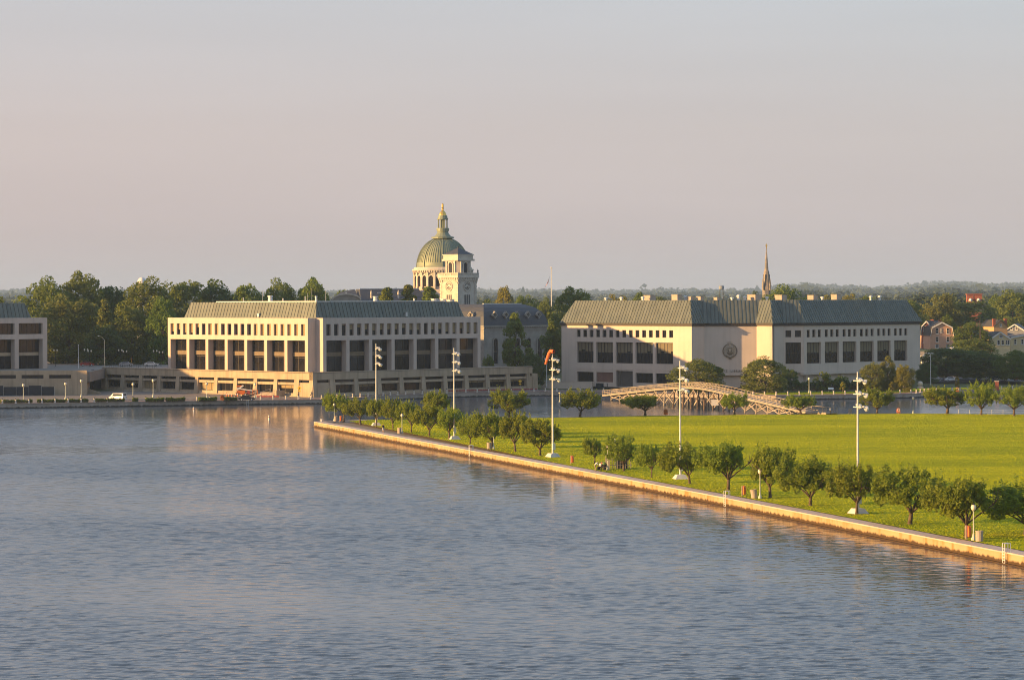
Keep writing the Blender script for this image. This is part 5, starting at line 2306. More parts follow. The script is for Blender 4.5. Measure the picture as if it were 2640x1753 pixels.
nsp = 22
span = blen / nsp
for i in range(nsp):
    s0, s1 = span * i, span * (i + 1)
    m = MB()
    m.hexa([bp_(s0, -HWB, .3), bp_(s0, HWB, .3), bp_(s1 - .03, HWB, .3), bp_(s1 - .03, -HWB, .3), bp_(s0, -HWB, .42), bp_(s0, HWB, .42), bp_(s1 - .03, HWB, .42), bp_(s1 - .03, -HWB, .42)])
    m.build('deck_section', WOOD, br)
    for off in (-HWB - .06, HWB + .06):
        m = MB()
        m.bar(bp_(s0, off, .2), bp_(s1 - .02, off, .2), .14, .42)
        m.build('side_beam', WOOD, br)
        for k, dz in enumerate((.72, 1.12, 1.62)):
            m = MB()
            m.bar(bp_(s0, off + (.1 if off > 0 else -.1), dz), bp_(s1 - .02, off + (.1 if off > 0 else -.1), dz), .05, .085 if dz < 1.6 else .11)
            m.build('rail', WOOD, br)
nps = 74
pm = MB()
pm.box(-.055, .055, -.055, .055, 0, 1.66)
pme = pm.mesh('rail_post', WOOD)
bang = math.atan2(bd.y, bd.x)
for i in range(nps + 1):
    s = blen * i / nps
    for off in (-HWB - .06, HWB + .06):
        p = bp_(s, off, 0)
        obj('rail_post', pme, br, p, bang)
# trussed rail panels at the crown
for i in range(8):
    s0 = blen * (.415 + .0135 * i)
    s1 = s0 + blen * .0135
    for off in (-HWB - .2, HWB + .2):
        m = MB()
        m.bar(bp_(s0, off, .45), bp_(s1, off, 1.6), .06, .12)
        m.bar(bp_(s1, off + .06, .45), bp_(s0, off + .06, 1.6), .06, .12)
        m.build('cross_brace', WOOD, br)
# pile bents
for i in range(1, nsp):
    s = span * i
    if bz(s / blen) < 1.15:
        continue
    near_crown = .35 < s / blen < .6
    for off, lean in ((-HWB * .9, -.12), (HWB * .9, .12)) + (((0, 0),) if near_crown else ()):
        a, b = bp_(s, off, .05), bp_(s, off, 0)
        b = Vector((b.x + bn.x * lean * a.z, b.y + bn.y * lean * a.z, -1))
        m = MB()
        m.tube(b, a, .2, .18, 7)
        m.build('pile', WOOD_D if near_crown else WOOD, br)
    m = MB()
    m.bar(bp_(s, -HWB - .2, -.12), bp_(s, HWB + .2, -.12), .3, .3)
    m.build('cap_beam', WOOD, br)
    a, b = bp_(s, -HWB, -.2), bp_(s, HWB, 0)
    b.z = .5
    c, d = bp_(s, HWB, -.2), bp_(s, -HWB, 0)
    d.z = .5
    o8 = Vector((bd.x, bd.y, 0)) * .2
    for (p, q) in ((a, b), (c + o8 * 2, d + o8 * 2)):
        m = MB()
        m.bar(p - o8, q - o8, .09, .2)
        m.build('sway_brace', WOOD, br)
    if i < nsp - 1 and bz((s + span) / blen) > 1.5:
        for off in (-HWB * 1.05, HWB * 1.05):
            p, q = bp_(s, off, -.3), bp_(s + span, off, 0)
            q.z = .45
            p2, q2 = bp_(s + span, off, -.3), bp_(s, off, 0)
            q2.z = .45
            for u, v in ((p, q), (p2 + Vector((0, .12, 0)), q2 + Vector((0, .12, 0)))):
                m = MB()
                m.bar(u, v, .09, .2)
                m.build('long_brace', WOOD, br)
# navigation board hung under the crown
m = MB()
m.box(-.9, .9, -.06, .06, 0, 1.5)
g = bp_(blen * .56, -HWB - .6, 0)
m.build('clearance_board', WHITEP, br, (g.x, g.y, 1.2))
for s_, k in ((.50, 0), (.47, 1), (.53, 2)):
    for off in (-2.6, -3.1):
        m = MB()
        q = bp_(blen * s_, off, 0)
        m.tube((q.x, q.y, -1), (q.x, q.y, 3.2 - .3 * k), .22, .2, 7)
        m.build('fender_pile', WOOD_D, br)

# ------------------------------------------------------------------ promenade bollards with chains
edge = offset(SHORE, .75)
pts = []
acc = 1.0
for a, b in zip(edge[:-1], edge[1:]):
    L = (b - a).length
    while acc < L:
        pts.append((a + (b - a) * (acc / L), (b - a) / L))
        acc += 3.45
    acc -= L
bm_ = MB()
bm_.lathe([(.2, 0), (.2, .12), (.155, .15), (.14, .78), (.17, .80), (.17, .86), (.06, .95)], 8)
bme = bm_.mesh('post', mat('bollard_concrete', (.64, .56, .47), .85))
cm = MB()
cm.lathe([(.10, .93), (.14, .97), (.14, 1.03), (.05, 1.12)], 6)
cme = cm.mesh('cap', BLACK)
cnm = MB()
for k in range(10):
    t0, t1 = k / 10, (k + 1) / 10
    z = lambda t: .72 - 1.3 * t * (1 - t)
    cnm.tube((3.45 * t0, 0, z(t0)), (3.45 * t1, 0, z(t1)), .035, .035, 4)
chm = cnm.mesh('chain', BLACK)
vis = []
for p, d in pts:
    px = 1320 + p.x / p.y * F
    if -60 < px < 2700:
        vis.append((px, p, d))
ords = ['first', 'second', 'third', 'fourth', 'fifth', 'sixth', 'seventh', 'eighth', 'ninth', 'tenth', 'eleventh', 'twelfth', 'thirteenth', 'fourteenth', 'fifteenth', 'sixteenth', 'seventeenth', 'eighteenth', 'nineteenth', 'twentieth']
tens = {2: 'twenty', 3: 'thirty', 4: 'forty', 5: 'fifty', 6: 'sixty', 7: 'seventy', 8: 'eighty', 9: 'ninety'}
tenth_ = {2: 'twentieth', 3: 'thirtieth', 4: 'fortieth', 5: 'fiftieth', 6: 'sixtieth', 7: 'seventieth', 8: 'eightieth', 9: 'ninetieth'}


def ordinal(n):
    if n <= 20:
        return ords[n - 1]
    if n > 100:
        return 'one hundred and ' + ordinal(n - 100)
    if n == 100:
        return 'hundredth'
    return tenth_[n // 10] if n % 10 == 0 else tens[n // 10] + '-' + ords[n % 10 - 1]


seen = 0
for k, (px, p, d) in enumerate(vis):
    if 1562 < px < 1585:
        continue
    n = k + 1
    lab = f'short stone bollard with a dark chain on the promenade edge, {ordinal(n)} from the left' if k < len(vis) / 2 else f'short stone bollard with a dark chain on the promenade edge, {ordinal(len(vis) - k)} from the right'
    b = thing('bollard', lab, 'bollard', (p.x, p.y, ZS), math.atan2(d.y, d.x), 'bollards along the promenade')
    obj('post', bme, b, scale=(1.35, 1.35, 1.15))
    obj('cap', cme, b, scale=(1.3, 1.3, 1.15))
    obj('chain', chm, b)

# ------------------------------------------------------------------ lamp posts
GLOBE = mat('lamp_globe', (.72, .64, .5), .35, (.66, .58, .45), 3)
lp = MB()
lp.lathe([(.26, 0), (.26, .25), (.15, .4), (.12, .6), (.075, .8), (.06, 3.2), (.1, 3.25), (.16, 3.3)], 8)
lpm = lp.mesh('post', mat('pale_green_paint', (.50, .52, .42), .5))
lg = MB()
lg.lathe([(.12, 3.3), (.27, 3.45), (.30, 3.7), (.2, 3.92), (.09, 3.97)], 10)
lgm = lg.mesh('globe', GLOBE, smooth=True)
lc = MB()
lc.lathe([(.18, 3.93), (.14, 4.0), (.04, 4.1), (.02, 4.2)], 8)
lcm = lc.mesh('cap', BLACK)


def lamp_post(label, pos, h, group):
    t = thing('lamp_post', label, 'lamp post', tuple(pos), 0, group)
    k = h / 4.15
    t.scale = (1 if k < 1.1 else 1.25, 1 if k < 1.1 else 1.25, k)
    obj('post', lpm, t)
    obj('globe', lgm, t)
    obj('cap', lcm, t)


for x, y, lab in ((862, 1085, 'lamp post nearest the tip of the point, under the first lawn tree'), (1036.6, 1117, 'lamp post on the lawn beside a bin, second from the tip'), (1272.4, 1157, 'lamp post in front of the multi-stemmed lawn tree'), (1566.6, 1211.6, 'lamp post beside the group of people and timber enclosure'), (1959.7, 1284.7, 'lamp post beside a leaning bin, second nearest on the lawn'), (2510, 1392.5, 'nearest lamp post on the lawn, at the lower right')):
    lamp_post('pale ' + lab, G(x, y, ZF), 4.1, 'lamp posts on the drill field')
lamp_post('pale lamp post on the far lawn edge between orange box and broad tree', G(2354.4, 1066, ZF), 4.1, 'lamp posts on the drill field')
for x, y, yt, lab in ((60.5, 1036.5, 987, 'lamp post on the promenade, leftmost in the picture'), (169, 1029, 984, 'lamp post on the promenade, second from the left'), (209.6, 1024, 976, 'lamp post standing left of the outdoor stair'), (343, 1031, 985, 'lamp post right of the white van'), (395, 1024, 975, 'lamp post on the promenade, fifth from the left'), (533, 1028.5, 984, 'lamp post left of the round life-ring sign'), (658, 1026, 986, 'lamp post beside the orange boom lift')):
    p = G(x, y, 1.35)
    lamp_post('globe-topped ' + lab, p, (y - yt) * p.y / F, 'lamp posts on the promenade')
for x, y, yt, lab in ((2086, 1013, 971, 'globe lamp post before the tall hedge of the library'), (2293, 1003, 963, 'dark globe lamp post beside the crooked tree'), (1443, 1036, 1010, 'thin post lamp on the promenade right of the windsock mast')):
    p = G(x, y, 1.4)
    lamp_post(lab, p, (y - yt) * p.y / F, 'lamp posts by the library')
# twin globes on the plaza
tg = MB()
tg.lathe([(.1, 0), (.06, .3), (.05, 3.4)], 6)
tg.bar((-.5, 0, 3.4), (.5, 0, 3.4), .06, .06)
tgm = tg.mesh('post', BLACK)
tgl = MB()
tgl.lathe([(.08, 3.43), (.22, 3.6), (.24, 3.75), (.15, 3.9), (.03, 3.95)], 8)
tglm = tgl.mesh('globe', GLOBE, smooth=True)
for x, y, Y, lab in ((143, 903, 822, 'leftmost on the plaza, beside the left hall'), (222, 902, 828, 'left of the arm lamp'), (231, 905, 818, 'close left of the arm lamp'), (310, 903, 828, 'right of the arm lamp'), (322, 906, 818, 'second right of the arm lamp'), (400, 905, 824, 'left of the sunlit hall'), (415, 908, 815, 'nearest the sunlit hall')):
    q = AT(x, y, Y)
    t = thing('twin_globe_lamp', 'dark twin-globe lamp on the plaza, ' + lab, 'lamp post', (q.x, q.y, 7.9), .3, 'twin lamps on the plaza')
    t.scale = (1, 1, (q.z - 7.9) / 3.7)
    obj('post', tgm, t)
    obj('globe', tglm, t, (-.5, 0, 0))
    obj('globe', tglm, t, (.5, 0, 0))
# tall lamp with arm on the plaza
q = AT(269, 866, 815)
t = thing('arm_street_lamp', 'tall sunlit street lamp with a bent arm on the plaza', 'street lamp', (q.x, q.y, 7.9))
hh = q.z - 7.9
m = MB()
m.lathe([(.22, 0), (.16, .4), (.11, hh - 1.2)], 8)
m.build('post', mat('cream_paint', (.62, .52, .36), .5), t)
m = MB()
m.tube((0, 0, hh - 1.25), (-.9, 0, hh - .2), .08, .06)
m.tube((-.9, 0, hh - .2), (-1.5, 0, hh), .06, .05)
m.build('arm', MATS['cream_paint'], t)
m = MB()
m.lathe([(.05, -.18), (.32, -.1), (.28, .05), (.08, .12)], 8)
m.build('lamp_head', GLOBE, t, (-1.8, 0, hh))
q = AT(202, 890, 800)
m = MB()
m.lathe([(.12, 0), (.07, q.z - 7.9), (.13, q.z - 7.9), (.1, q.z - 7.7)], 8)
tag(m.build('white_pole', WHITEP, None, (q.x, q.y, 7.9)), 'thin white pole at the plaza edge left of the arm lamp', 'pole')
q = AT(2399, 908, 800)
t = thing('area_light', 'tall square-headed car park light right of the library', 'street lamp', (q.x, q.y, 2))
m = MB()
m.lathe([(.14, 0), (.09, q.z - 2.3)], 8)
m.build('post', GALV, t)
for sx in (-1, 1):
    m = MB()
    m.box(sx * .5 - .35, sx * .5 + .35, -.3, .3, q.z - 2.5, q.z - 2.2)
    m.build('lamp_head', GALV, t)
q = AT(1409, 924, 790)
t = thing('area_light', 'square twin-headed light left of the library, behind the windsock', 'street lamp', (q.x, q.y, 2))
m = MB()
m.lathe([(.14, 0), (.09, q.z - 2.3)], 8)
m.build('post', GALV, t)
for sx in (-1, 1):
    m = MB()
    m.box(sx * .35 - .3, sx * .35 + .3, -.3, .3, q.z - 2.5, q.z - 1.9)
    m.build('lamp_head', GALV, t)

# ------------------------------------------------------------------ floodlight masts
MH = 17.45
mm = MB()
mm.lathe([(.17, .3), (.15, 6), (.12, 12), (.085, MH)], 10)
mast_me = mm.mesh('mast', mat('white_steel', (.62, .61, .57), .4, (.54, .53, .5), 2))
fm = MB()
fm.hexa([(-1.0, -1.0, 0), (1.0, -1.0, 0), (1.0, 1.0, 0), (-1.0, 1.0, 0), (-.6, -.6, .62), (.6, -.6, .62), (.6, .6, .62), (-.6, .6, .62)])
foot_me = fm.mesh('footing', mat('footing_concrete', (.58, .55, .50), .85))
ar = MB()
ar.bar((0, -1.05, 0), (0, 1.05, 0), .12, .12)
arm_me = ar.mesh('cross_arm', MATS['white_steel'])
fh = MB()
fh.lathe([(.16, -.42), (.24, -.3), (.26, -.08), (.36, .05), (.47, .32), (.47, .4), (.42, .4), (.3, .15)], 12, cap=False)
fh.lathe([(.10, -.5), (.16, -.42)], 8)
head_me = fh.mesh('lamp_head', MATS['white_steel'], smooth=False, recalc=False)
fgl = MB()
fgl.face([(.4 * math.cos(2 * math.pi * k / 12), .4 * math.sin(2 * math.pi * k / 12), .36) for k in range(12)])
glass_me = fgl.mesh('lens', mat('lens_glass', (.45, .47, .48), .15, spec=.6), recalc=False)
bx_ = MB()
bx_.box(-.25, .25, -.5, -.2, 1.2, 2.3)
box_me = bx_.mesh('ballast_box', MATS['white_steel'])
MASTS = [(970, 1097, 'farthest white floodlight mast, behind the first lawn trees'), (1171, 1132, 'white floodlight mast before the middle of the shaded hall front'), (1425, 1177.5, 'white floodlight mast that carries the orange windsock'), (1754, 1234, 'white floodlight mast in front of the library corner'), (2212, 1323, 'nearest white floodlight mast, at the right')]
for k, (x, y, lab) in enumerate(MASTS):
    p = G(x, y, ZF)
    t = thing('floodlight_mast', lab, 'floodlight', tuple(p), math.radians(12 + 9 * (k % 3)), 'floodlight masts round the drill field')
    obj('mast', mast_me, t)
    obj('footing', foot_me, t)
    obj('ballast_box', box_me, t)
    for j, z in enumerate((MH - 1.1, MH - 2.75, MH - 4.35)):
        a = obj('cross_arm', arm_me, t, (0, 0, z))
        for sy in (-.85, .85) if j else (-.6, .75):
            hd = obj('lamp_head', head_me, a, (.55, sy, -.05 + .2 * (sy > 0)))
            hd.rotation_euler = (math.radians(8 * sy), math.radians(118), math.radians(-18 + 24 * (sy > 0)))
            hd.scale = (.72, .72, .72)
    for j, z in enumerate((MH - .9, MH - 2.6, MH - 4.2)):
        a = obj('rear_lamp_head', head_me, t, (.95, .1 - .25 * j, z - .35))
        a.rotation_euler = (0, math.radians(110), math.radians(30))
        a.scale = (.62, .62, .62)
        obj('lens', glass_me, a)
# windsock on the third mast: hanging cone of orange cloth on a swivel ring
p = G(1425, 1177.5, ZF)
WS_S = .6
ws = thing('windsock', 'faded orange windsock hanging from the top of the third mast', 'windsock', (p.x, p.y, ZF + MH))
rng_ = MB()
ringc = Vector((-.05, -.3, .55))
ax = [Vector((.35, -.9, .1)), Vector((-.45, -.1, .25)), Vector((-.95, .1, -.5)), Vector((-1.5, .25, -2.0)), Vector((-1.95, .3, -3.5))]
rad = [.55, .54, .5, .4, .3]
pr = []
m = MB()
for i, (c, r) in enumerate(zip(ax, rad)):
    d = (ax[min(i + 1, 4)] - ax[max(i - 1, 0)]).normalized()
    a = d.orthogonal().normalized()
    b = d.cross(a)
    if pr:
        # keep rings aligned
        a = (pr[-1][1] - d * pr[-1][1].dot(d)).normalized()
        b = d.cross(a)
    pr.append((c + Vector((0, 0, .5)), a, b, r))
for (c0, a0, b0, r0), (c1, a1, b1, r1) in zip(pr[:-1], pr[1:]):
    for k in range(12):
        t0, t1 = 2 * math.pi * k / 12, 2 * math.pi * (k + 1) / 12
        f = lambda c, a, b, r, t: c + a * (r * math.cos(t)) + b * (r * math.sin(t))
        m.face([f(c0, a0, b0, r0, t0), f(c0, a0, b0, r0, t1), f(c1, a1, b1, r1, t1), f(c1, a1, b1, r1, t0)])
m.build('sock', CANVAS, ws, recalc=False, smooth=True)
ws.scale = (WS_S, WS_S, WS_S)
m = MB()
m.tube((0, 0, 0), (0, 0, .75), .06)
m.tube((0, 0, .6), (.2, -.6, .6), .04)
m.build('swivel', GALV, ws)

# ------------------------------------------------------------------ bins, life rings, ladders on the seawall
bn_ = MB()
bn_.lathe([(.36, 0), (.38, .1), (.38, .95), (.4, .97), (.4, 1.05), (.3, 1.06), (.3, .9)], 14, cap=False)
bn_me = bn_.mesh('drum', BINM)
li = MB()
li.lathe([(.3, 0.98), (.3, 1.0), (.02, 1.0)], 12)
li_me = li.mesh('liner', BLACK)
for x, y, tilt, lab in ((866, 1086, 0, 'round stone bin nearest the tip of the point'), (1030, 1117.5, 0, 'round stone bin beside the second lamp post from the tip'), (1261, 1157, 0, 'round stone bin before the multi-stemmed lawn tree'), (1945, 1284, .12, 'leaning stone bin beside a lamp post on the lawn'), (2525, 1395, 0, 'nearest round stone bin beside the nearest lamp post'), (2192, 1066, 0, 'small bin on the far lawn edge at the low end of the bridge')):
    t = thing('litter_bin', lab, 'bin', tuple(G(x, y, ZF)), 0, 'stone bins on the drill field')
    t.rotation_euler = (0, -tilt, 0)
    t.scale = (1.1, 1.1, 1.1)
    obj('drum', bn_me, t)
    obj('liner', li_me, t)
# life ring holders: post with a tall orange cradle seen edge-on
def life_ring(label, pos, rz, sc=1.0, brown=False):
    t = thing('life_ring_stand', label, 'life ring', tuple(pos), rz, 'life rings round the water')
    t.scale = (sc, sc, sc)
    m = MB()
    m.box(-.08, .08, -.07, .07, 0, 1.35)
    m.build('post', WOOD, t)
    m = MB()
    pr_ = [(-.42, .25), (.42, .25)] + [(.42 * math.cos(math.pi * k / 10), .95 + .42 * math.sin(math.pi * k / 10)) for k in range(11)]
    n = len(pr_)
    m.v = [(.09, y, z) for y, z in pr_] + [(.36, y * .92, z) for y, z in pr_]
    m.f = [tuple(range(n)), tuple(reversed(range(n, 2 * n)))] + [(i, (i + 1) % n, n + (i + 1) % n, n + i) for i in range(n)]
    m.m = [0] * len(m.f)
    m.build('housing', SIGN_BR if brown else ORANGE, t)
    m = MB()
    for k in range(16):
        t0, t1 = 2 * math.pi * k / 16, 2 * math.pi * (k + 1) / 16
        m.tube((.38, .26 * math.cos(t0), .92 + .26 * math.sin(t0)), (.38, .26 * math.cos(t1), .92 + .26 * math.sin(t1)), .06, .06, 5)
    m.build('ring', WHITEP if not brown else SIGN_BR, t)


life_ring('orange life-ring post nearest the tip of the point', G(876, 1088, ZF), .25)
life_ring('orange life-ring post right of the windsock mast', G(1472, 1196, ZF), .25)
life_ring('orange life-ring post left of the leaning bin', G(1914, 1278.5, ZF), .25)
life_ring('orange life-ring post nearest the viewer, at the lower right', G(2492, 1389.5, ZF), .25, 1.1)
life_ring('brown round life-ring board on the far lawn edge before the bridge', G(1716, 1072, ZF), -1.5, 1.15, True)
life_ring('orange life-ring board on the far lawn edge left of the white lamp post', G(2316, 1067, ZF), -1.5, 1.0)
life_ring('orange round life-ring board among the hedges on the left promenade', G(573, 1034.5, ZS), -1.5, 1.25, True)
life_ring('orange life ring below the bright slim sapling across the basin', G(2468, 1012, ZS), -1.5, 1.1)
# ladders hooked over the seawall
def ladder(label, wp, d, z_low=-.4):
    n = Vector((-d.y, d.x))
    t = thing('wall_ladder', label, 'ladder', (wp.x, wp.y, 0), math.atan2(d.y, d.x), 'ladders on the seawalls')
    for sx in (-.28, .28):
        m = MB()
        m.tube((sx, -.28, z_low), (sx, -.28, 2.15), .045, .045, 6)
        m.tube((sx, -.28, 2.15), (sx, .35, 2.15), .045, .045, 6)
        m.tube((sx, .35, 2.15), (sx, .35, ZW), .045, .045, 6)
        m.build('side_rail', WHITEP, t)
    for k in range(7):
        m = MB()
        z = z_low + .2 + .3 * k
        m.tube((-.28, -.28, z), (.28, -.28, z), .03, .03, 5)
        m.build('rung', WHITEP, t)


def on_wall_px(px):
    """point of the seawall line under an image column"""
    r = (px - 1320) / F
    for a, b in zip(WALL[:-1], WALL[1:]):
        t = (r * a.y - a.x) / ((b.x - a.x) - r * (b.y - a.y))
        if 0 <= t <= 1:
            return a + (b - a) * t, (b - a).normalized()


for px, lab in ((1213, 'white wall ladder below the smaller lawn tree, farthest of three'), (1872, 'white wall ladder in the middle of the sunlit seawall'), (2592, 'nearest white wall ladder at the lower right')):
    ladder(lab, *on_wall_px(px))
a, b = SHORE[2], SHORE[3]
tt = (pc(638, 1040)[0] / F * a.y - a.x) / ((b.x - a.x) - pc(638, 1040)[0] / F * (b.y - a.y))
ladder('white wall ladder on the far promenade below the orange boom lift', a + (b - a) * tt, (b - a).normalized())
m = MB()
m.lathe([(.2, 0), (.2, .4), (.3, .45), (.3, .55), (.1, .6)], 8)
q = G(829, 1087, ZW)
tag(m.build('mooring_bollard', WHITEP, None, tuple(q)), 'small white mooring bollard at the tip of the point', 'bollard')
# marker posts standing in the water
for x, y, lab in ((499, 1062, 'white marker buoy post in the water, the left of two'), (693.5, 1084, 'white marker buoy post in the water, the right of two')):
    q = G(x, y, 0)
    t = thing('marker_buoy', lab, 'buoy', tuple(q), 0, 'marker buoys')
    m = MB()
    m.lathe([(.16, -.5), (.17, 1.15), (.05, 1.25)], 10)
    m.build('spar', WHITEP, t)
    m = MB()
    m.lathe([(.175, .75), (.178, .9)], 10, cap=False)
    m.build('band', ORANGE, t)
# slatted enclosure with dark unit on the lawn
q = G(1594, 1207, ZF)
t = thing('timber_enclosure', 'slatted timber enclosure round a dark unit on the lawn', 'enclosure', tuple(q), .2)
for k in range(9):
    m = MB()
    m.box(-1.75 + k * .43, -1.65 + k * .43, -1.2, -1.1, 0, 2.2 if k < 5 else 1.5)
    m.build('slat', WOOD, t)
for k in range(6):
    m = MB()
    m.box(-1.8, -1.7, -.9 + k * .4, -.8 + k * .4, 0, 2.2)
    m.build('slat', WOOD, t)
for z in (.5, 1.4):
    m = MB()
    m.box(-1.8, 1.9, -1.08, -1.02, z, z + .12)
    m.build('rail', WOOD, t)
m = MB()
m.box(-.2, 1.3, -.8, .6, 0, 1.45)
m.box(-.25, 1.35, -.85, .65, 1.451, 1.52)
m.build('dark_unit', DARKB, t)
q = G(1585.5, 1203, ZF)
t = thing('tag_pole', 'thin pale pole rising behind the tree by the timber enclosure', 'pole', tuple(q))
m = MB()
m.lathe([(.07, 0), (.05, 4.5)], 6)
m.build('post', GALV, t)
m = MB()
m.box(-.16, .16, -.12, .02, 1.5, 2.2)
m.build('meter_box', GALV, t)

# thin railing along the basin edge at the right
rl = thing('basin_railing', 'thin wire railing on the lawn edge along the basin at the right', 'railing', (95, 613.4, ZF))
e0, e1 = Vector((101.0, 612.4)), Vector((128, 604.6))
for k in range(12):
    q = e0.lerp(e1, k / 11) - Vector((95, 613.4))
    m = MB()
    m.tube((q.x, q.y, -.1), (q.x, q.y, 1.05), .025, .025, 5)
    m.build('rail_post', GALV, rl)
a, b = e0 - Vector((95, 613.4)), e1 - Vector((95, 613.4))
for z in (.5, 1.0):
    m = MB()
    m.tube((a.x, a.y, z), (b.x, b.y, z), .015, .015, 4)
    m.build('wire', GALV, rl)

# ------------------------------------------------------------------ houses beyond the car park
def house(label, px0, px1, y_base, y_eave, y_peak, Y, depth, rz, wallm, roofm, rowsw, gambrel=False, chim=(), trim=True, z_base=3.0):
    """gabled house; its gable end faces the viewer, turned by rz"""
    k = Y / F
    c = AT((px0 + px1) / 2, y_base, Y)
    w = (px1 - px0) * k / max(.5, math.cos(rz))
    ze, zp = AT(px0, y_eave, Y).z, AT(px0, y_peak, Y).z
    t = thing('house', label, 'house', (c.x, Y, z_base), rz)
    ze -= z_base
    zp -= z_base
    hw = w / 2
    if gambrel:
        prof = [(-hw, ze), (-hw * .86, ze + (zp - ze) * .62), (0, zp), (hw * .86, ze + (zp - ze) * .62), (hw, ze)]
    else:
        prof = [(-hw, ze), (0, zp), (hw, ze)]
    m = MB()
    pl = [(-hw, 0)] + prof + [(hw, 0)]
    n = len(pl)
    m.v = [(x, 0, z) for x, z in pl] + [(x, depth, z) for x, z in pl]
    m.f = [tuple(range(n)), tuple(reversed(range(n, 2 * n)))] + [(i, (i + 1) % n, n + (i + 1) % n, n + i) for i in range(n)]
    m.m = [0] * len(m.f)
    m.build('wall', wallm, t)
    m = MB()
    for (x0, z0), (x1, z1) in zip(prof[:-1], prof[1:]):
        d = Vector((x1 - x0, z1 - z0)).normalized()
        nn = Vector((-d.y, d.x)) * .25
        if nn.y < 0:
            nn = -nn
        o = .02
        m.hexa([(x0 + nn.x * .1, -.45, z0 + o), (x1 + nn.x * .1, -.45, z1 + o), (x1 + nn.x * .1, depth + .4, z1 + o), (x0 + nn.x * .1, depth + .4, z0 + o), (x0 + nn.x, -.45, z0 + nn.y), (x1 + nn.x, -.45, z1 + nn.y), (x1 + nn.x, depth + .4, z1 + nn.y), (x0 + nn.x, depth + .4, z0 + nn.y)])
    r = m.build('roof', roofm, t)
    if trim:
        m = MB()
        for (x0, z0), (x1, z1) in zip(prof[:-1], prof[1:]):
            m.bar((x0, -.5, z0 - .1), (x1, -.5, z1 - .1), .12, .45)
        m.build('barge_board', WHITEP, r)
    for cx_, cy_, ch in chim:
        m = MB()
        m.box(cx_ - .5, cx_ + .5, cy_, cy_ + .9, ze, zp + ch)
        m.box(cx_ - .6, cx_ + .6, cy_ - .1, cy_ + 1.0, zp + ch, zp + ch + .25)
        m.build('chimney', BRICK, r)
    for zf, xs, ww, wh in rowsw:
        z = AT(px0, zf, Y).z - z_base
        for xf in xs:
            x = -hw + w * xf
            o = put_window(Face('R'), t, x - ww / 2, -.1, z - wh / 2, ww, wh, 1, 2, 0, .09, frame=WHITEP)
            m = MB()
            m.box(-.12, ww + .12, -.2, .05, -.22, -.02)
            m.build('sill', WHITEP, o)
    return t


ROOFD = mat('dark_shingle', (.06, .055, .055), .8, (.045, .042, .042), 2)
ROOFG = mat('grey_shingle', (.16, .14, .13), .8, (.12, .11, .1), 2)
house('salmon gambrel-gabled house with white trim right of the library', 2398, 2459, 900, 866, 831, 1000, 16, .08, PINK, ROOFD, [(853, (.29, .75), 1.0, 2.0), (852, (.46,), .6, 1.6), (875, (.29, .75), 1.0, 2.0), (892, (.29, .75), 1.4, 1.2)], True, [(1.3, 8, .6)])
house('dark-sided brick house squeezed between library and salmon house', 2377, 2402, 905, 862, 828, 1010, 14, -.5, BRICK, ROOFD, [(847, (.3,), 1.0, 2.0), (877, (.3,), 1.0, 2.0), (892, (.4,), 1.0, 2.0)], True, [(0, 6, .3)])
house('cream gabled house with paired attic windows at the right edge', 2551, 2606, 900, 874, 856, 960, 12, .18, CREAM, ROOFD, [(867, (.5, .58), .7, .9), (883, (.42, .62), 1.0, 1.8), (883, (.82, .9), .8, 1.6)])
house('cream low wing with grey roof cut off by the right edge', 2606, 2680, 902, 870, 863, 968, 10, .05, CREAM, ROOFG, [(881, (.15, .4, .62, .82), .9, 1.8)], False)
house('orange brick house with two tall chimneys behind the cream house', 2562, 2598, 880, 843, 826, 1000, 14, .2, mat('orange_brick', (.5, .3, .14), .85, (.44, .26, .12), 2), ROOFD, [(838, (.5,), .8, 1.0)], False, [(-2.3, .5, .4), (2.3, .5, .4)], False)
house('dark slate house with dormers behind the utility pole', 2530, 2572, 900, 866, 846, 1012, 10, .35, GREYS, SLATE, [(856, (.25, .5), .8, 1.2), (873, (.3, .55, .75), 1.0, 1.6)], False)
house('blue-grey roofed house right of the orange brick gable', 2592, 2640, 890, 852, 836, 1030, 12, -.3, GREYS, SLATE, [(846, (.35, .6), .8, 1.2)], False)
house('white-sided low house half hidden by trees at the library corner', 2376, 2398, 940, 918, 908, 900, 10, .2, WHITEP, ROOFG, [(925, (.3, .7), .9, 1.2)], False, z_base=2.0)
# far house with twin brick chimneys
q = AT(2516, 778, 1230)
t = thing('chimney_house', 'brick house top with two broad chimneys poking over the trees at the right', 'house', (q.x, q.y, 10))
kz = lambda y: AT(2516, y, 1230).z - 10
m = MB()
m.box(-6, 9, 0, 10, 0, kz(806))
m.build('wall', BRICK, t)
m = MB()
m.face([(-7, -1, kz(800)), (10, -1, kz(800)), (6, 5, kz(777)), (-3, 5, kz(777))])
m.face([(-7, -1, kz(800)), (-3, 5, kz(777)), (-7, 11, kz(800))])
m.face([(10, -1, kz(800)), (10, 11, kz(800)), (6, 5, kz(777))])
m.face([(-7, 11, kz(800)), (10, 11, kz(800)), (6, 5, kz(777)), (-3, 5, kz(777))])
r = m.build('roof', SLATE, t)
for x0, x1 in ((-3.6, -.5), (0, 3.4)):
    m = MB()
    m.box(x0, x1, 3.5, 5.5, kz(786), kz(760))
    m.box(x0 - .25, x1 + .25, 3.2, 5.8, kz(760) + .01, kz(757.5))
    m.build('chimney', BRICK, r)
    m = MB()
    m.lathe([(.9, kz(776)), (.8, kz(772)), (.2, kz(769))], 8, ((x0 + x1) / 2, 2.6))
    m.build('dormer_hood', WHITEP, r)
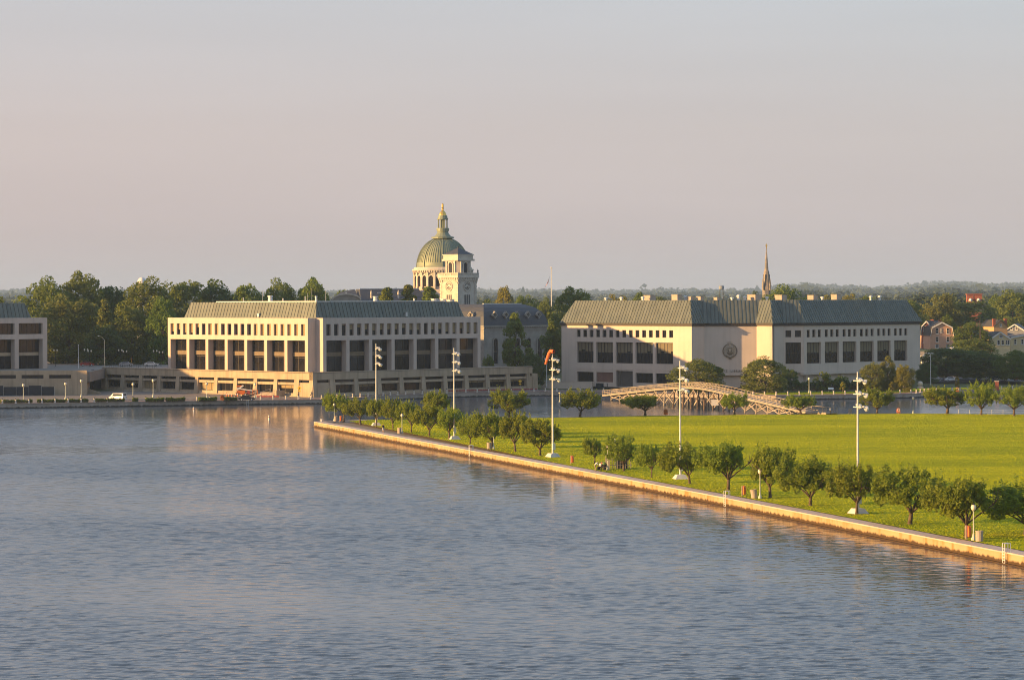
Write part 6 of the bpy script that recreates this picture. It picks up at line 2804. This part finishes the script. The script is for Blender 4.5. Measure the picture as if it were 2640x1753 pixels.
# utility pole with two cross arms and wires
q = AT(2527, 832, 940)
t = thing('utility_pole', 'wooden utility pole with double crossarm between houses and trees', 'utility pole', (q.x, q.y, 3), .15)
m = MB()
m.lathe([(.2, 0), (.14, q.z - 3)], 7)
m.build('pole', BARK, t)
for z in (q.z - 3.3, q.z - 3.95):
    m = MB()
    m.bar((-1.4, 0, z), (1.4, 0, z), .15, .18)
    m.build('crossarm', WOOD, t)
for sy in (0, .5, -.9):
    m = MB()
    a, b = Vector((-20, 6, q.z - 7.5)), Vector((0, 0, q.z - 3.6 + sy))
    for k in range(8):
        t0, t1 = k / 8, (k + 1) / 8
        f = lambda t_: a.lerp(b, t_) + Vector((0, 0, -2.0 * t_ * (1 - t_)))
        m.tube(f(t0), f(t1), .025, .025, 4)
    m.build('wire', BLACK, t)

# ------------------------------------------------------------------ vehicles
def wheel_mesh():
    m = MB()
    m.lathe([(.2, -.11), (.33, -.1), (.33, .1), (.2, .11)], 12)
    m2 = MB()
    m2.lathe([(.05, -.125), (.2, -.12), (.2, .12), (.05, .125)], 10)
    a = m.mesh('wheel', BLACK)
    b = m2.mesh('rim', GALV)
    for me in (a, b):
        me.transform(Matrix.Rotation(math.pi / 2, 4, 'X'))
    return a, b


WH, RIM = wheel_mesh()


def vehicle(name, label, cat, pos, rz, paint, kind='car', group=None):
    t = thing(name, label, cat, tuple(pos), rz, group)
    if kind == 'van':
        L, W, prof = 4.7, 1.9, [(-2.3, .35), (2.3, .35), (2.35, .95), (1.75, 1.15), (1.15, 1.9), (-2.2, 1.95), (-2.35, 1.2)]
        glz = [(1.62, 1.2, 1.12, 1.78), (-2.0, 1.25, 1.0, 1.75)]
    else:
        L, W, prof = 4.4, 1.75, [(-2.15, .32), (2.15, .32), (2.2, .75), (1.2, .95), (.55, 1.42), (-1.05, 1.45), (-1.75, .98), (-2.2, .92)]
        glz = [(1.05, .98, .55, 1.36), (-1.5, 1.0, .45, 1.36)]
    m = MB()
    n = len(prof)
    hw = W / 2
    ins = lambda z: hw - max(0, z - 1.0) * .22
    m.v = [(x, -ins(z), z) for x, z in prof] + [(x, ins(z), z) for x, z in prof]
    m.f = [tuple(range(n)), tuple(reversed(range(n, 2 * n)))] + [(i, (i + 1) % n, n + (i + 1) % n, n + i) for i in range(n)]
    m.m = [0] * len(m.f)
    m.build('body', paint, t)
    for sy in (-1, 1):
        m = MB()
        z0, z1 = (1.2, 1.78) if kind == 'van' else (1.0, 1.36)
        x0, x1 = (-2.0, 1.3) if kind == 'van' else (-1.4, .75)
        m.face([(x0, sy * (ins(z0) + .012), z0), (x1, sy * (ins(z0) + .012), z0), (x1 - .35, sy * (ins(z1) + .012), z1), (x0 + .2, sy * (ins(z1) + .012), z1)])
        m.build('side_window', GLASS, t, recalc=False)
        for x in (-1.35, 1.35):
            o = obj('wheel', WH, t, (x, sy * (hw - .08), .33))
            obj('rim', RIM, o)
        m = MB()
        m.box(L / 2 - .15, L / 2 + .02, sy * hw * .75 - .15, sy * hw * .75 + .15, .62, .78)
        m.build('headlight', GLOBE, t)
        m = MB()
        m.box(-L / 2 - .04, -L / 2 + .1, sy * hw * .8 - .1, sy * hw * .8 + .1, .7, .95)
        m.build('tail_light', REDP, t)
    (xa, za, xb, zb), (xc_, zc_, xd, zd) = glz
    m = MB()
    if kind == 'van':
        m.face([(1.72, -.75, 1.22), (1.72, .75, 1.22), (1.2, .66, 1.86), (1.2, -.66, 1.86)])
        m.build('windscreen', GLASS, t, (.025, 0, .01), recalc=False)
        m = MB()
        m.face([(-2.32, -.7, 1.28), (-2.32, .7, 1.28), (-2.22, .64, 1.85), (-2.22, -.64, 1.85)])
        m.build('rear_window', GLASS, t, (-.03, 0, 0), recalc=False)
    else:
        m.face([(1.15, -.7, .98), (1.15, .7, .98), (.6, .62, 1.38), (.6, -.62, 1.38)])
        m.build('windscreen', GLASS, t, (.02, 0, .02), recalc=False)
        m = MB()
        m.face([(-1.7, -.7, 1.02), (-1.7, .7, 1.02), (-1.1, .62, 1.4), (-1.1, -.62, 1.4)])
        m.build('rear_window', GLASS, t, (-.02, 0, .02), recalc=False)
    return t


CARW = mat('white_car_paint', (.75, .74, .72), .25, spec=.5)
CARD = mat('dark_car_paint', (.02, .022, .03), .25, spec=.5)
CARS = mat('silver_car_paint', (.4, .4, .42), .3, metal=.4)
CARR = mat('red_car_paint', (.4, .04, .03), .3)
vehicle('minivan', 'white minivan driving behind the promenade hedge at the left', 'van', G(304, 1032, 1.33), math.radians(152), CARW, 'van')
vehicle('parked_car', 'dark car behind the promenade chain below the boom lift', 'car', G(636, 1033, 1.33), math.radians(4), CARD)
for x, y, Y, pm_, rz, lab in ((224, 935, 826, CARR, .3, 'reddish car parked on the plaza left of the arm lamp'), (390, 938, 822, CARW, .2, 'white car parked on the plaza left of the sunlit hall'), (325, 938, 824, CARS, .2, 'silver car parked on the plaza right of the arm lamp')):
    q = AT(x, y, Y)
    vehicle('parked_car', lab, 'car', (q.x, q.y, 7.9), rz, pm_, 'car', 'cars parked on the plaza')
for k, (x, pm_, lab) in enumerate(((2412, CARS, 'silver car in the shade right of the library'), (2452, CARW, 'white car half hidden in the car park'), (2535, CARW, 'white car in the car park behind the basin trees'), (2580, CARS, 'silver car in the car park by the bright round tree'), (2630, CARR, 'red car in the car park at the right edge'))):
    q = G(x, 982 + (k % 2), 1.9)
    vehicle('parked_car', lab, 'car', (q.x, q.y, 1.95), .1 * k, pm_, 'car', 'cars in the car park')
for k, (x, pm_, lab) in enumerate(((2464, CARW, 'distant white car between trees below the salmon house'), (2495, CARS, 'distant silver car above the shadowed trees'), (2545, CARR, 'distant red car right of the shadowed trees'))):
    q = AT(x, 898 + 3 * k, 905)
    vehicle('parked_car', lab, 'car', (q.x, 905, q.z - .8), .4, pm_, 'car', 'distant cars on the street')
m = MB()
p0, p1 = G(2380, 988, 1.5), G(2760, 988, 1.5)
m.face([(p0.x, p0.y, 1.93), (p1.x, p1.y, 1.93), (p1.x + 8, p1.y + 60, 2.6), (p0.x + 8, p0.y + 50, 2.6)])
structure(m.build('car_park', ASPH, recalc=False))
m = MB()
m.prism([(80, 885), (175, 885), (190, 1090), (80, 1090)], 2, 6.0)
structure(m.build('street_terrace', mat('earth_bank', (.09, .10, .035), .95)))

# ------------------------------------------------------------------ orange boom lift, cones, signs
q = G(622, 1021, 1.33)
bl = thing('boom_lift', 'orange folded boom lift parked before the sunlit podium', 'boom lift', tuple(q), .05)
m = MB()
m.box(-1.6, 1.6, -.85, .85, .45, .95)
m.build('chassis', ORANGE, bl)
for x in (-1.2, 1.2):
    for y in (-.9, .9):
        o = obj('wheel', WH, bl, (x, y, .42), 0, (1.25, 1.25, 1.25))
        obj('rim', RIM, o)
m = MB()
m.box(-1.1, 1.0, -.75, .75, .96, 1.6)
m.build('turntable', ORANGE, bl)
m = MB()
m.bar((-1.2, 0, 1.75), (.6, 0, 3.0), .35, .4)
m.build('lower_boom', WHITEP, bl)
m = MB()
m.bar((.7, .1, 2.9), (-1.3, .1, 2.75), .3, .34)
m.build('middle_boom', ORANGE, bl)
m = MB()
m.bar((-1.2, -.1, 2.2), (3.2, -.1, 1.5), .26, .3)
m.build('upper_boom', WHITEP, bl)
bk = MB()
for x in (3.2, 4.6):
    for y in (-.6, .6):
        bk.tube((x, y, .5), (x, y, 1.65), .05, .05, 5)
for z in (.5, 1.1, 1.65):
    for y in (-.6, .6):
        bk.bar((3.2, y, z), (4.6, y, z), .07, .07)
    for x in (3.2, 4.6):
        bk.bar((x, -.6, z), (x, .6, z), .07, .07)
bk.box(3.2, 4.6, -.6, .6, .4, .48)
bk.build('basket', ORANGE, bl)
m = MB()
m.box(1.7, 2.5, -.8, .8, .5, 1.5)
m.build('control_cabinet', REDP, bl)
cn = MB()
cn.lathe([(.3, 0), (.3, .04), (.16, .05), (.03, .85)], 8)
cn_me = cn.mesh('cone', ORANGE)
cb = MB()
cb.lathe([(.115, .38), (.08, .58)], 8, cap=False)
cb_me = cb.mesh('band', WHITEP)
for x, lab in ((584, 'leftmost of the row before the podium'), (590, 'second of the row before the podium'), (598, 'third of the row before the podium'), (608, 'fourth of the row, left of the boom lift'), (613, 'next to the boom lift on its left'), (673, 'alone right of the boom lift')):
    t = thing('traffic_cone', 'orange traffic cone, ' + lab, 'traffic cone', tuple(G(x, 1022, 1.335)), 0, 'traffic cones by the boom lift')
    t.scale = (1.2, 1.2, 1.35)
    obj('cone', cn_me, t)
    obj('band', cb_me, t)
# red plastic barrier tape/fence along the promenade
def barrier(label, px0, px1, y0, y1):
    a, b = G(px0, y0, 1.33), G(px1, y1, 1.33)
    v = (b - a).to_2d()
    t = thing('red_barrier', label, 'barrier', tuple(a), math.atan2(v.y, v.x), 'red barriers on the promenade')
    L = v.length
    n = max(2, int(L / 2.6))
    for k in range(n):
        m = MB()
        m.box(L * k / n + .04, L * (k + 1) / n - .04, -.04, .04, .25, .62)
        m.build('board', REDP, t)
    for k in range(n + 1):
        m = MB()
        m.tube((L * k / n, .1, 0), (L * k / n, .1, .8), .05, .05, 5)
        m.build('stake', WHITEP, t)


barrier('low red barrier on the promenade before the sunlit podium corner', 662, 720, 1026, 1026)
barrier('long low red barrier on the promenade before the shaded podium', 835, 1130, 1022.5, 1012)
barrier('low red barrier on the promenade at the right end of the podium', 1140, 1385, 1011.5, 1006.5)


def warn_sign(label, pos):
    t = thing('warning_sign', label, 'sign', tuple(pos), -.1, 'yellow warning signs')
    m = MB()
    m.tube((0, 0, 0), (0, 0, 3.0), .04, .04, 5)
    m.build('post', GALV, t)
    m = MB()
    z = 2.75
    m.hexa([(0, -.08, z - .55), (.55, -.08, z), (0, -.08, z + .55), (-.55, -.08, z), (0, -.05, z - .55), (.55, -.05, z), (0, -.05, z + .55), (-.55, -.05, z)])
    p = m.build('diamond_plate', YELLOW, t)
    m = MB()
    m.box(-.06, .06, -.10, -.082, z - .22, z + .12)
    m.lathe([(.05, z + .15), (.07, z + .2), (.04, z + .26)], 6, (0, -.09))
    m.bar((0, -.092, z - .2), (.12, -.092, z - .38), .02, .05)
    m.bar((0, -.092, z - .2), (-.12, -.092, z - .38), .02, .05)
    m.build('walker_symbol', BLACK, p)
    m = MB()
    m.box(-.35, .35, -.08, -.05, 1.75, 2.1)
    m.build('sub_plate', YELLOW, t)


warn_sign('yellow diamond sign at the sunlit podium corner', G(772, 1026, 1.33))
warn_sign('yellow diamond sign before the right end of the shaded podium', G(1341, 1007, 1.33))

# monuments on the shore lawn
q = G(2372.7, 1000, 1.4)
t = thing('stone_sphere', 'pale stone sphere monument on a square base by the basin', 'monument', tuple(q))
m = MB()
m.lathe([(.15, .55), (.5, .62), (.72, .9), (.8, 1.25), (.72, 1.62), (.5, 1.9), (.15, 2.03)], 16)
m.build('sphere', STONE, t, smooth=True)
m = MB()
m.box(-.9, .9, -.9, .9, 0, .3)
m.box(-.6, .6, -.6, .6, .301, .56)
m.build('base', STONE, t)
q = G(2336, 1001, 1.4)
t = thing('stone_block', 'pale stone block monument left of the stone sphere', 'monument', tuple(q), .2)
m = MB()
m.box(-.75, .75, -.5, .5, .15, 1.15)
m.build('block', STONE, t)
m = MB()
m.box(-.95, .95, -.7, .7, 0, .15)
m.build('plinth', STONE, t)
m = MB()
m.box(-.82, .82, -.57, .57, 1.151, 1.28)
m.build('top_slab', STONE, t)
q = G(2570, 1006, 1.4)
t = thing('brick_pillar', 'brown brick gate pillar with stone cap behind the basin trees', 'pillar', tuple(q))
m = MB()
m.box(-.5, .5, -.5, .5, 0, 2.5)
m.build('shaft', BRICK, t)
m = MB()
m.box(-.6, .6, -.6, .6, 2.5, 2.75)
m.build('cap', STONE, t)
q = G(2142, 1010, 1.4)
t = thing('sign_board', 'small white information board on the lawn before the library hedge', 'sign', tuple(q), .1)
for sx in (-.55, .55):
    m = MB()
    m.tube((sx, 0, 0), (sx, 0, 1.0), .05, .05, 5)
    m.build('leg', GALV, t)
m = MB()
m.hexa([(-.8, -.25, .7), (.8, -.25, .7), (.8, -.2, .7), (-.8, -.2, .7), (-.8, .15, 1.25), (.8, .15, 1.25), (.8, .2, 1.25), (-.8, .2, 1.25)])
m.build('board', WHITEP, t)

# ------------------------------------------------------------------ people
SKIN = mat('skin', (.42, .25, .17), .6)
HAIR = mat('dark_hair', (.03, .02, .015), .6)
C_WHITE = mat('white_cloth', (.68, .67, .66), .8)
C_BLACK = mat('black_cloth', (.02, .02, .025), .8)
C_RED = mat('red_cloth', (.5, .05, .06), .8)
C_KHAKI = mat('khaki_cloth', (.32, .24, .15), .8)


def person(label, pos, rz, J, top, bottom, waist_z, knee_z, long_legs=True, extra=None):
    """one continuous skinned body; J: joint name -> (x, y, z)"""
    rad = dict(pelvis=.15, belly=.14, chest=.165, neck=.06, head=.095, crown=.085, ls=.075, le=.05, lh=.035, lf=.03, rs=.075, re=.05, rh=.035, rf=.03, lhip=.105, lk=.068, la=.045, lt=.04, rhip=.105, rk=.068, ra=.045, rt=.04)
    names = list(rad)
    edges = [('pelvis', 'belly'), ('belly', 'chest'), ('chest', 'neck'), ('neck', 'head'), ('head', 'crown'), ('chest', 'ls'), ('ls', 'le'), ('le', 'lh'), ('lh', 'lf'), ('chest', 'rs'), ('rs', 're'), ('re', 'rh'), ('rh', 'rf'), ('pelvis', 'lhip'), ('lhip', 'lk'), ('lk', 'la'), ('la', 'lt'), ('pelvis', 'rhip'), ('rhip', 'rk'), ('rk', 'ra'), ('ra', 'rt')]
    me = bpy.data.meshes.new('body')
    me.from_pydata([J[n] for n in names], [(names.index(a), names.index(b)) for a, b in edges], [])
    tmp = bpy.data.objects.new('tmp_body', me)
    COL.objects.link(tmp)
    md = tmp.modifiers.new('skin', 'SKIN')
    for i, n in enumerate(names):
        sv = me.skin_vertices[0].data[i]
        sv.radius = (rad[n], rad[n])
        sv.use_root = n == 'pelvis'
    tmp.modifiers.new('sub', 'SUBSURF').levels = 1
    dg = bpy.context.evaluated_depsgraph_get()
    dg.update()
    body = bpy.data.meshes.new_from_object(tmp.evaluated_get(dg))
    bpy.data.objects.remove(tmp, do_unlink=True)
    for mt in (SKIN, HAIR, top, bottom, C_BLACK):
        body.materials.append(mt)
    head = Vector(J['head'])
    V = {n: Vector(J[n]) for n in names}

    def near(p, a, b):
        d = V[b] - V[a]
        t = max(0, min(1, (p - V[a]).dot(d) / max(1e-9, d.length_squared)))
        return (p - V[a] - d * t).length - .5 * (rad[a] + rad[b])
    for p in body.polygons:
        c = p.center
        best = min(edges, key=lambda e: near(c, *e))
        b = best[1]
        if b in ('head', 'crown'):
            p.material_index = 1 if (c.z > head.z + .02 or c.y > head.y + .03) else 0
        elif b == 'neck':
            p.material_index = 0
        elif b in ('belly', 'chest', 'ls', 'rs', 'le', 're'):
            p.material_index = 2
        elif b in ('lh', 'rh', 'lf', 'rf'):
            p.material_index = 0
        elif b in ('lhip', 'rhip', 'lk', 'rk'):
            p.material_index = 3
        elif b in ('la', 'ra'):
            p.material_index = 3 if long_legs else 0
        else:
            p.material_index = 4
        p.use_smooth = True
    t = thing('person', label, 'person', tuple(pos), rz, 'people on the field')
    obj('body', body, t)
    return t


STAND = dict(pelvis=(0, 0, .95), belly=(0, 0, 1.1), chest=(0, 0, 1.32), neck=(0, 0, 1.5), head=(0, -.02, 1.6), crown=(0, 0, 1.7), ls=(.19, 0, 1.42), le=(.25, .02, 1.14), lh=(.26, -.08, .9), lf=(.26, -.1, .8), rs=(-.19, 0, 1.42), re=(-.25, .02, 1.14), rh=(-.24, -.12, .92), rf=(-.24, -.15, .83), lhip=(.1, 0, .88), lk=(.11, -.05, .5), la=(.11, .03, .09), lt=(.12, -.13, .05), rhip=(-.1, 0, .88), rk=(-.11, -.12, .5), ra=(-.11, -.1, .09), rt=(-.12, -.26, .05))
BEND = dict(STAND, belly=(0, -.08, 1.1), chest=(0, -.28, 1.25), neck=(0, -.42, 1.35), head=(0, -.5, 1.4), crown=(0, -.55, 1.48), ls=(.19, -.3, 1.32), le=(.22, -.42, 1.08), lh=(.16, -.58, .92), lf=(.14, -.64, .86), rs=(-.19, -.3, 1.32), re=(-.22, -.42, 1.08), rh=(-.16, -.6, .95), rf=(-.14, -.66, .9))
SIT = dict(STAND, pelvis=(0, 0, .5), belly=(0, .02, .66), chest=(0, .02, .9), neck=(0, 0, 1.06), head=(0, -.03, 1.16), crown=(0, -.01, 1.26), ls=(.19, 0, .98), le=(.25, -.1, .74), lh=(.18, -.3, .68), lf=(.15, -.38, .68), rs=(-.19, 0, .98), re=(-.25, -.1, .74), rh=(-.18, -.3, .7), rf=(-.15, -.38, .7), lhip=(.1, -.05, .48), lk=(.13, -.45, .5), la=(.13, -.45, .09), lt=(.14, -.6, .05), rhip=(-.1, -.05, .48), rk=(-.13, -.45, .5), ra=(-.13, -.45, .09), rt=(-.14, -.6, .05))
person('person in a black top and white shorts walking on the seawall', G(988, 1115, ZW), .4, STAND, C_BLACK, C_WHITE, 0, 0, False)
person('person in a white shirt bending forward under the young lawn tree', G(1534, 1214.5, ZF), 1.4, BEND, C_WHITE, C_KHAKI, 0, 0)
person('seated person in white beside the bending person', G(1548, 1211.5, ZF), -1.2, SIT, C_WHITE, C_BLACK, 0, 0)
person('seated person in red at the picnic spot', G(1553, 1210, ZF), -.6, SIT, C_RED, C_BLACK, 0, 0)
person('person in white standing at the low end of the timber bridge', G(2141, 1069, ZF), .9, STAND, C_WHITE, C_BLACK, 0, 0)
q = G(1551, 1211, ZF)
t = thing('park_bench', 'small dark bench under the seated people on the lawn', 'bench', tuple(q), -.9)
m = MB()
m.box(-.9, .9, -.25, .25, .36, .43)
m.build('seat', WOOD_D, t)
m = MB()
m.box(-.9, .9, .24, .3, .55, .95)
m.build('backrest', WOOD_D, t)
for sx in (-.75, .75):
    m = MB()
    m.box(sx - .05, sx + .05, -.22, .28, 0, .36)
    m.build('leg', BLACK, t)
q = G(1557, 1211.5, ZF)
t = thing('stroller', 'dark stroller with a green hood beside the seated people', 'stroller', tuple(q), -.5)
m = MB()
m.hexa([(-.3, -.35, .45), (.3, -.35, .45), (.3, .3, .55), (-.3, .3, .55), (-.3, -.4, .7), (.3, -.4, .7), (.3, .35, 1.0), (-.3, .35, 1.0)])
m.build('seat_tub', C_BLACK, t)
m = MB()
m.lathe([(.36, .85), (.33, 1.05), (.2, 1.2), (.05, 1.25)], 10, (0, .1))
m.build('hood', mat('green_cloth', (.12, .2, .06), .8), t)
for x in (-.3, .3):
    for y in (-.4, .35):
        m = MB()
        m.lathe([(.15, -.03), (.15, .03)], 10)
        w = m.build('wheel', BLACK, t, (x, y, .15))
        w.rotation_euler = (0, math.pi / 2, 0)

# ------------------------------------------------------------------ haze: one even veil of evening air
hz = MB()
hz.box(-5200, 5200, -145, 14800, -1.6, 165)
hm_ = bpy.data.materials.new('evening_haze')
hm_.use_nodes = True
nt = hm_.node_tree
nt.nodes.clear()
out = nt.nodes.new('ShaderNodeOutputMaterial')
vol = nt.nodes.new('ShaderNodeVolumePrincipled')
vol.inputs['Color'].default_value = (.50, .70, 1.0, 1)
vol.inputs['Density'].default_value = HAZE
vol.inputs['Anisotropy'].default_value = 0.0
nt.links.new(vol.outputs['Volume'], out.inputs['Volume'])
stuff(hz.build('haze', hm_))
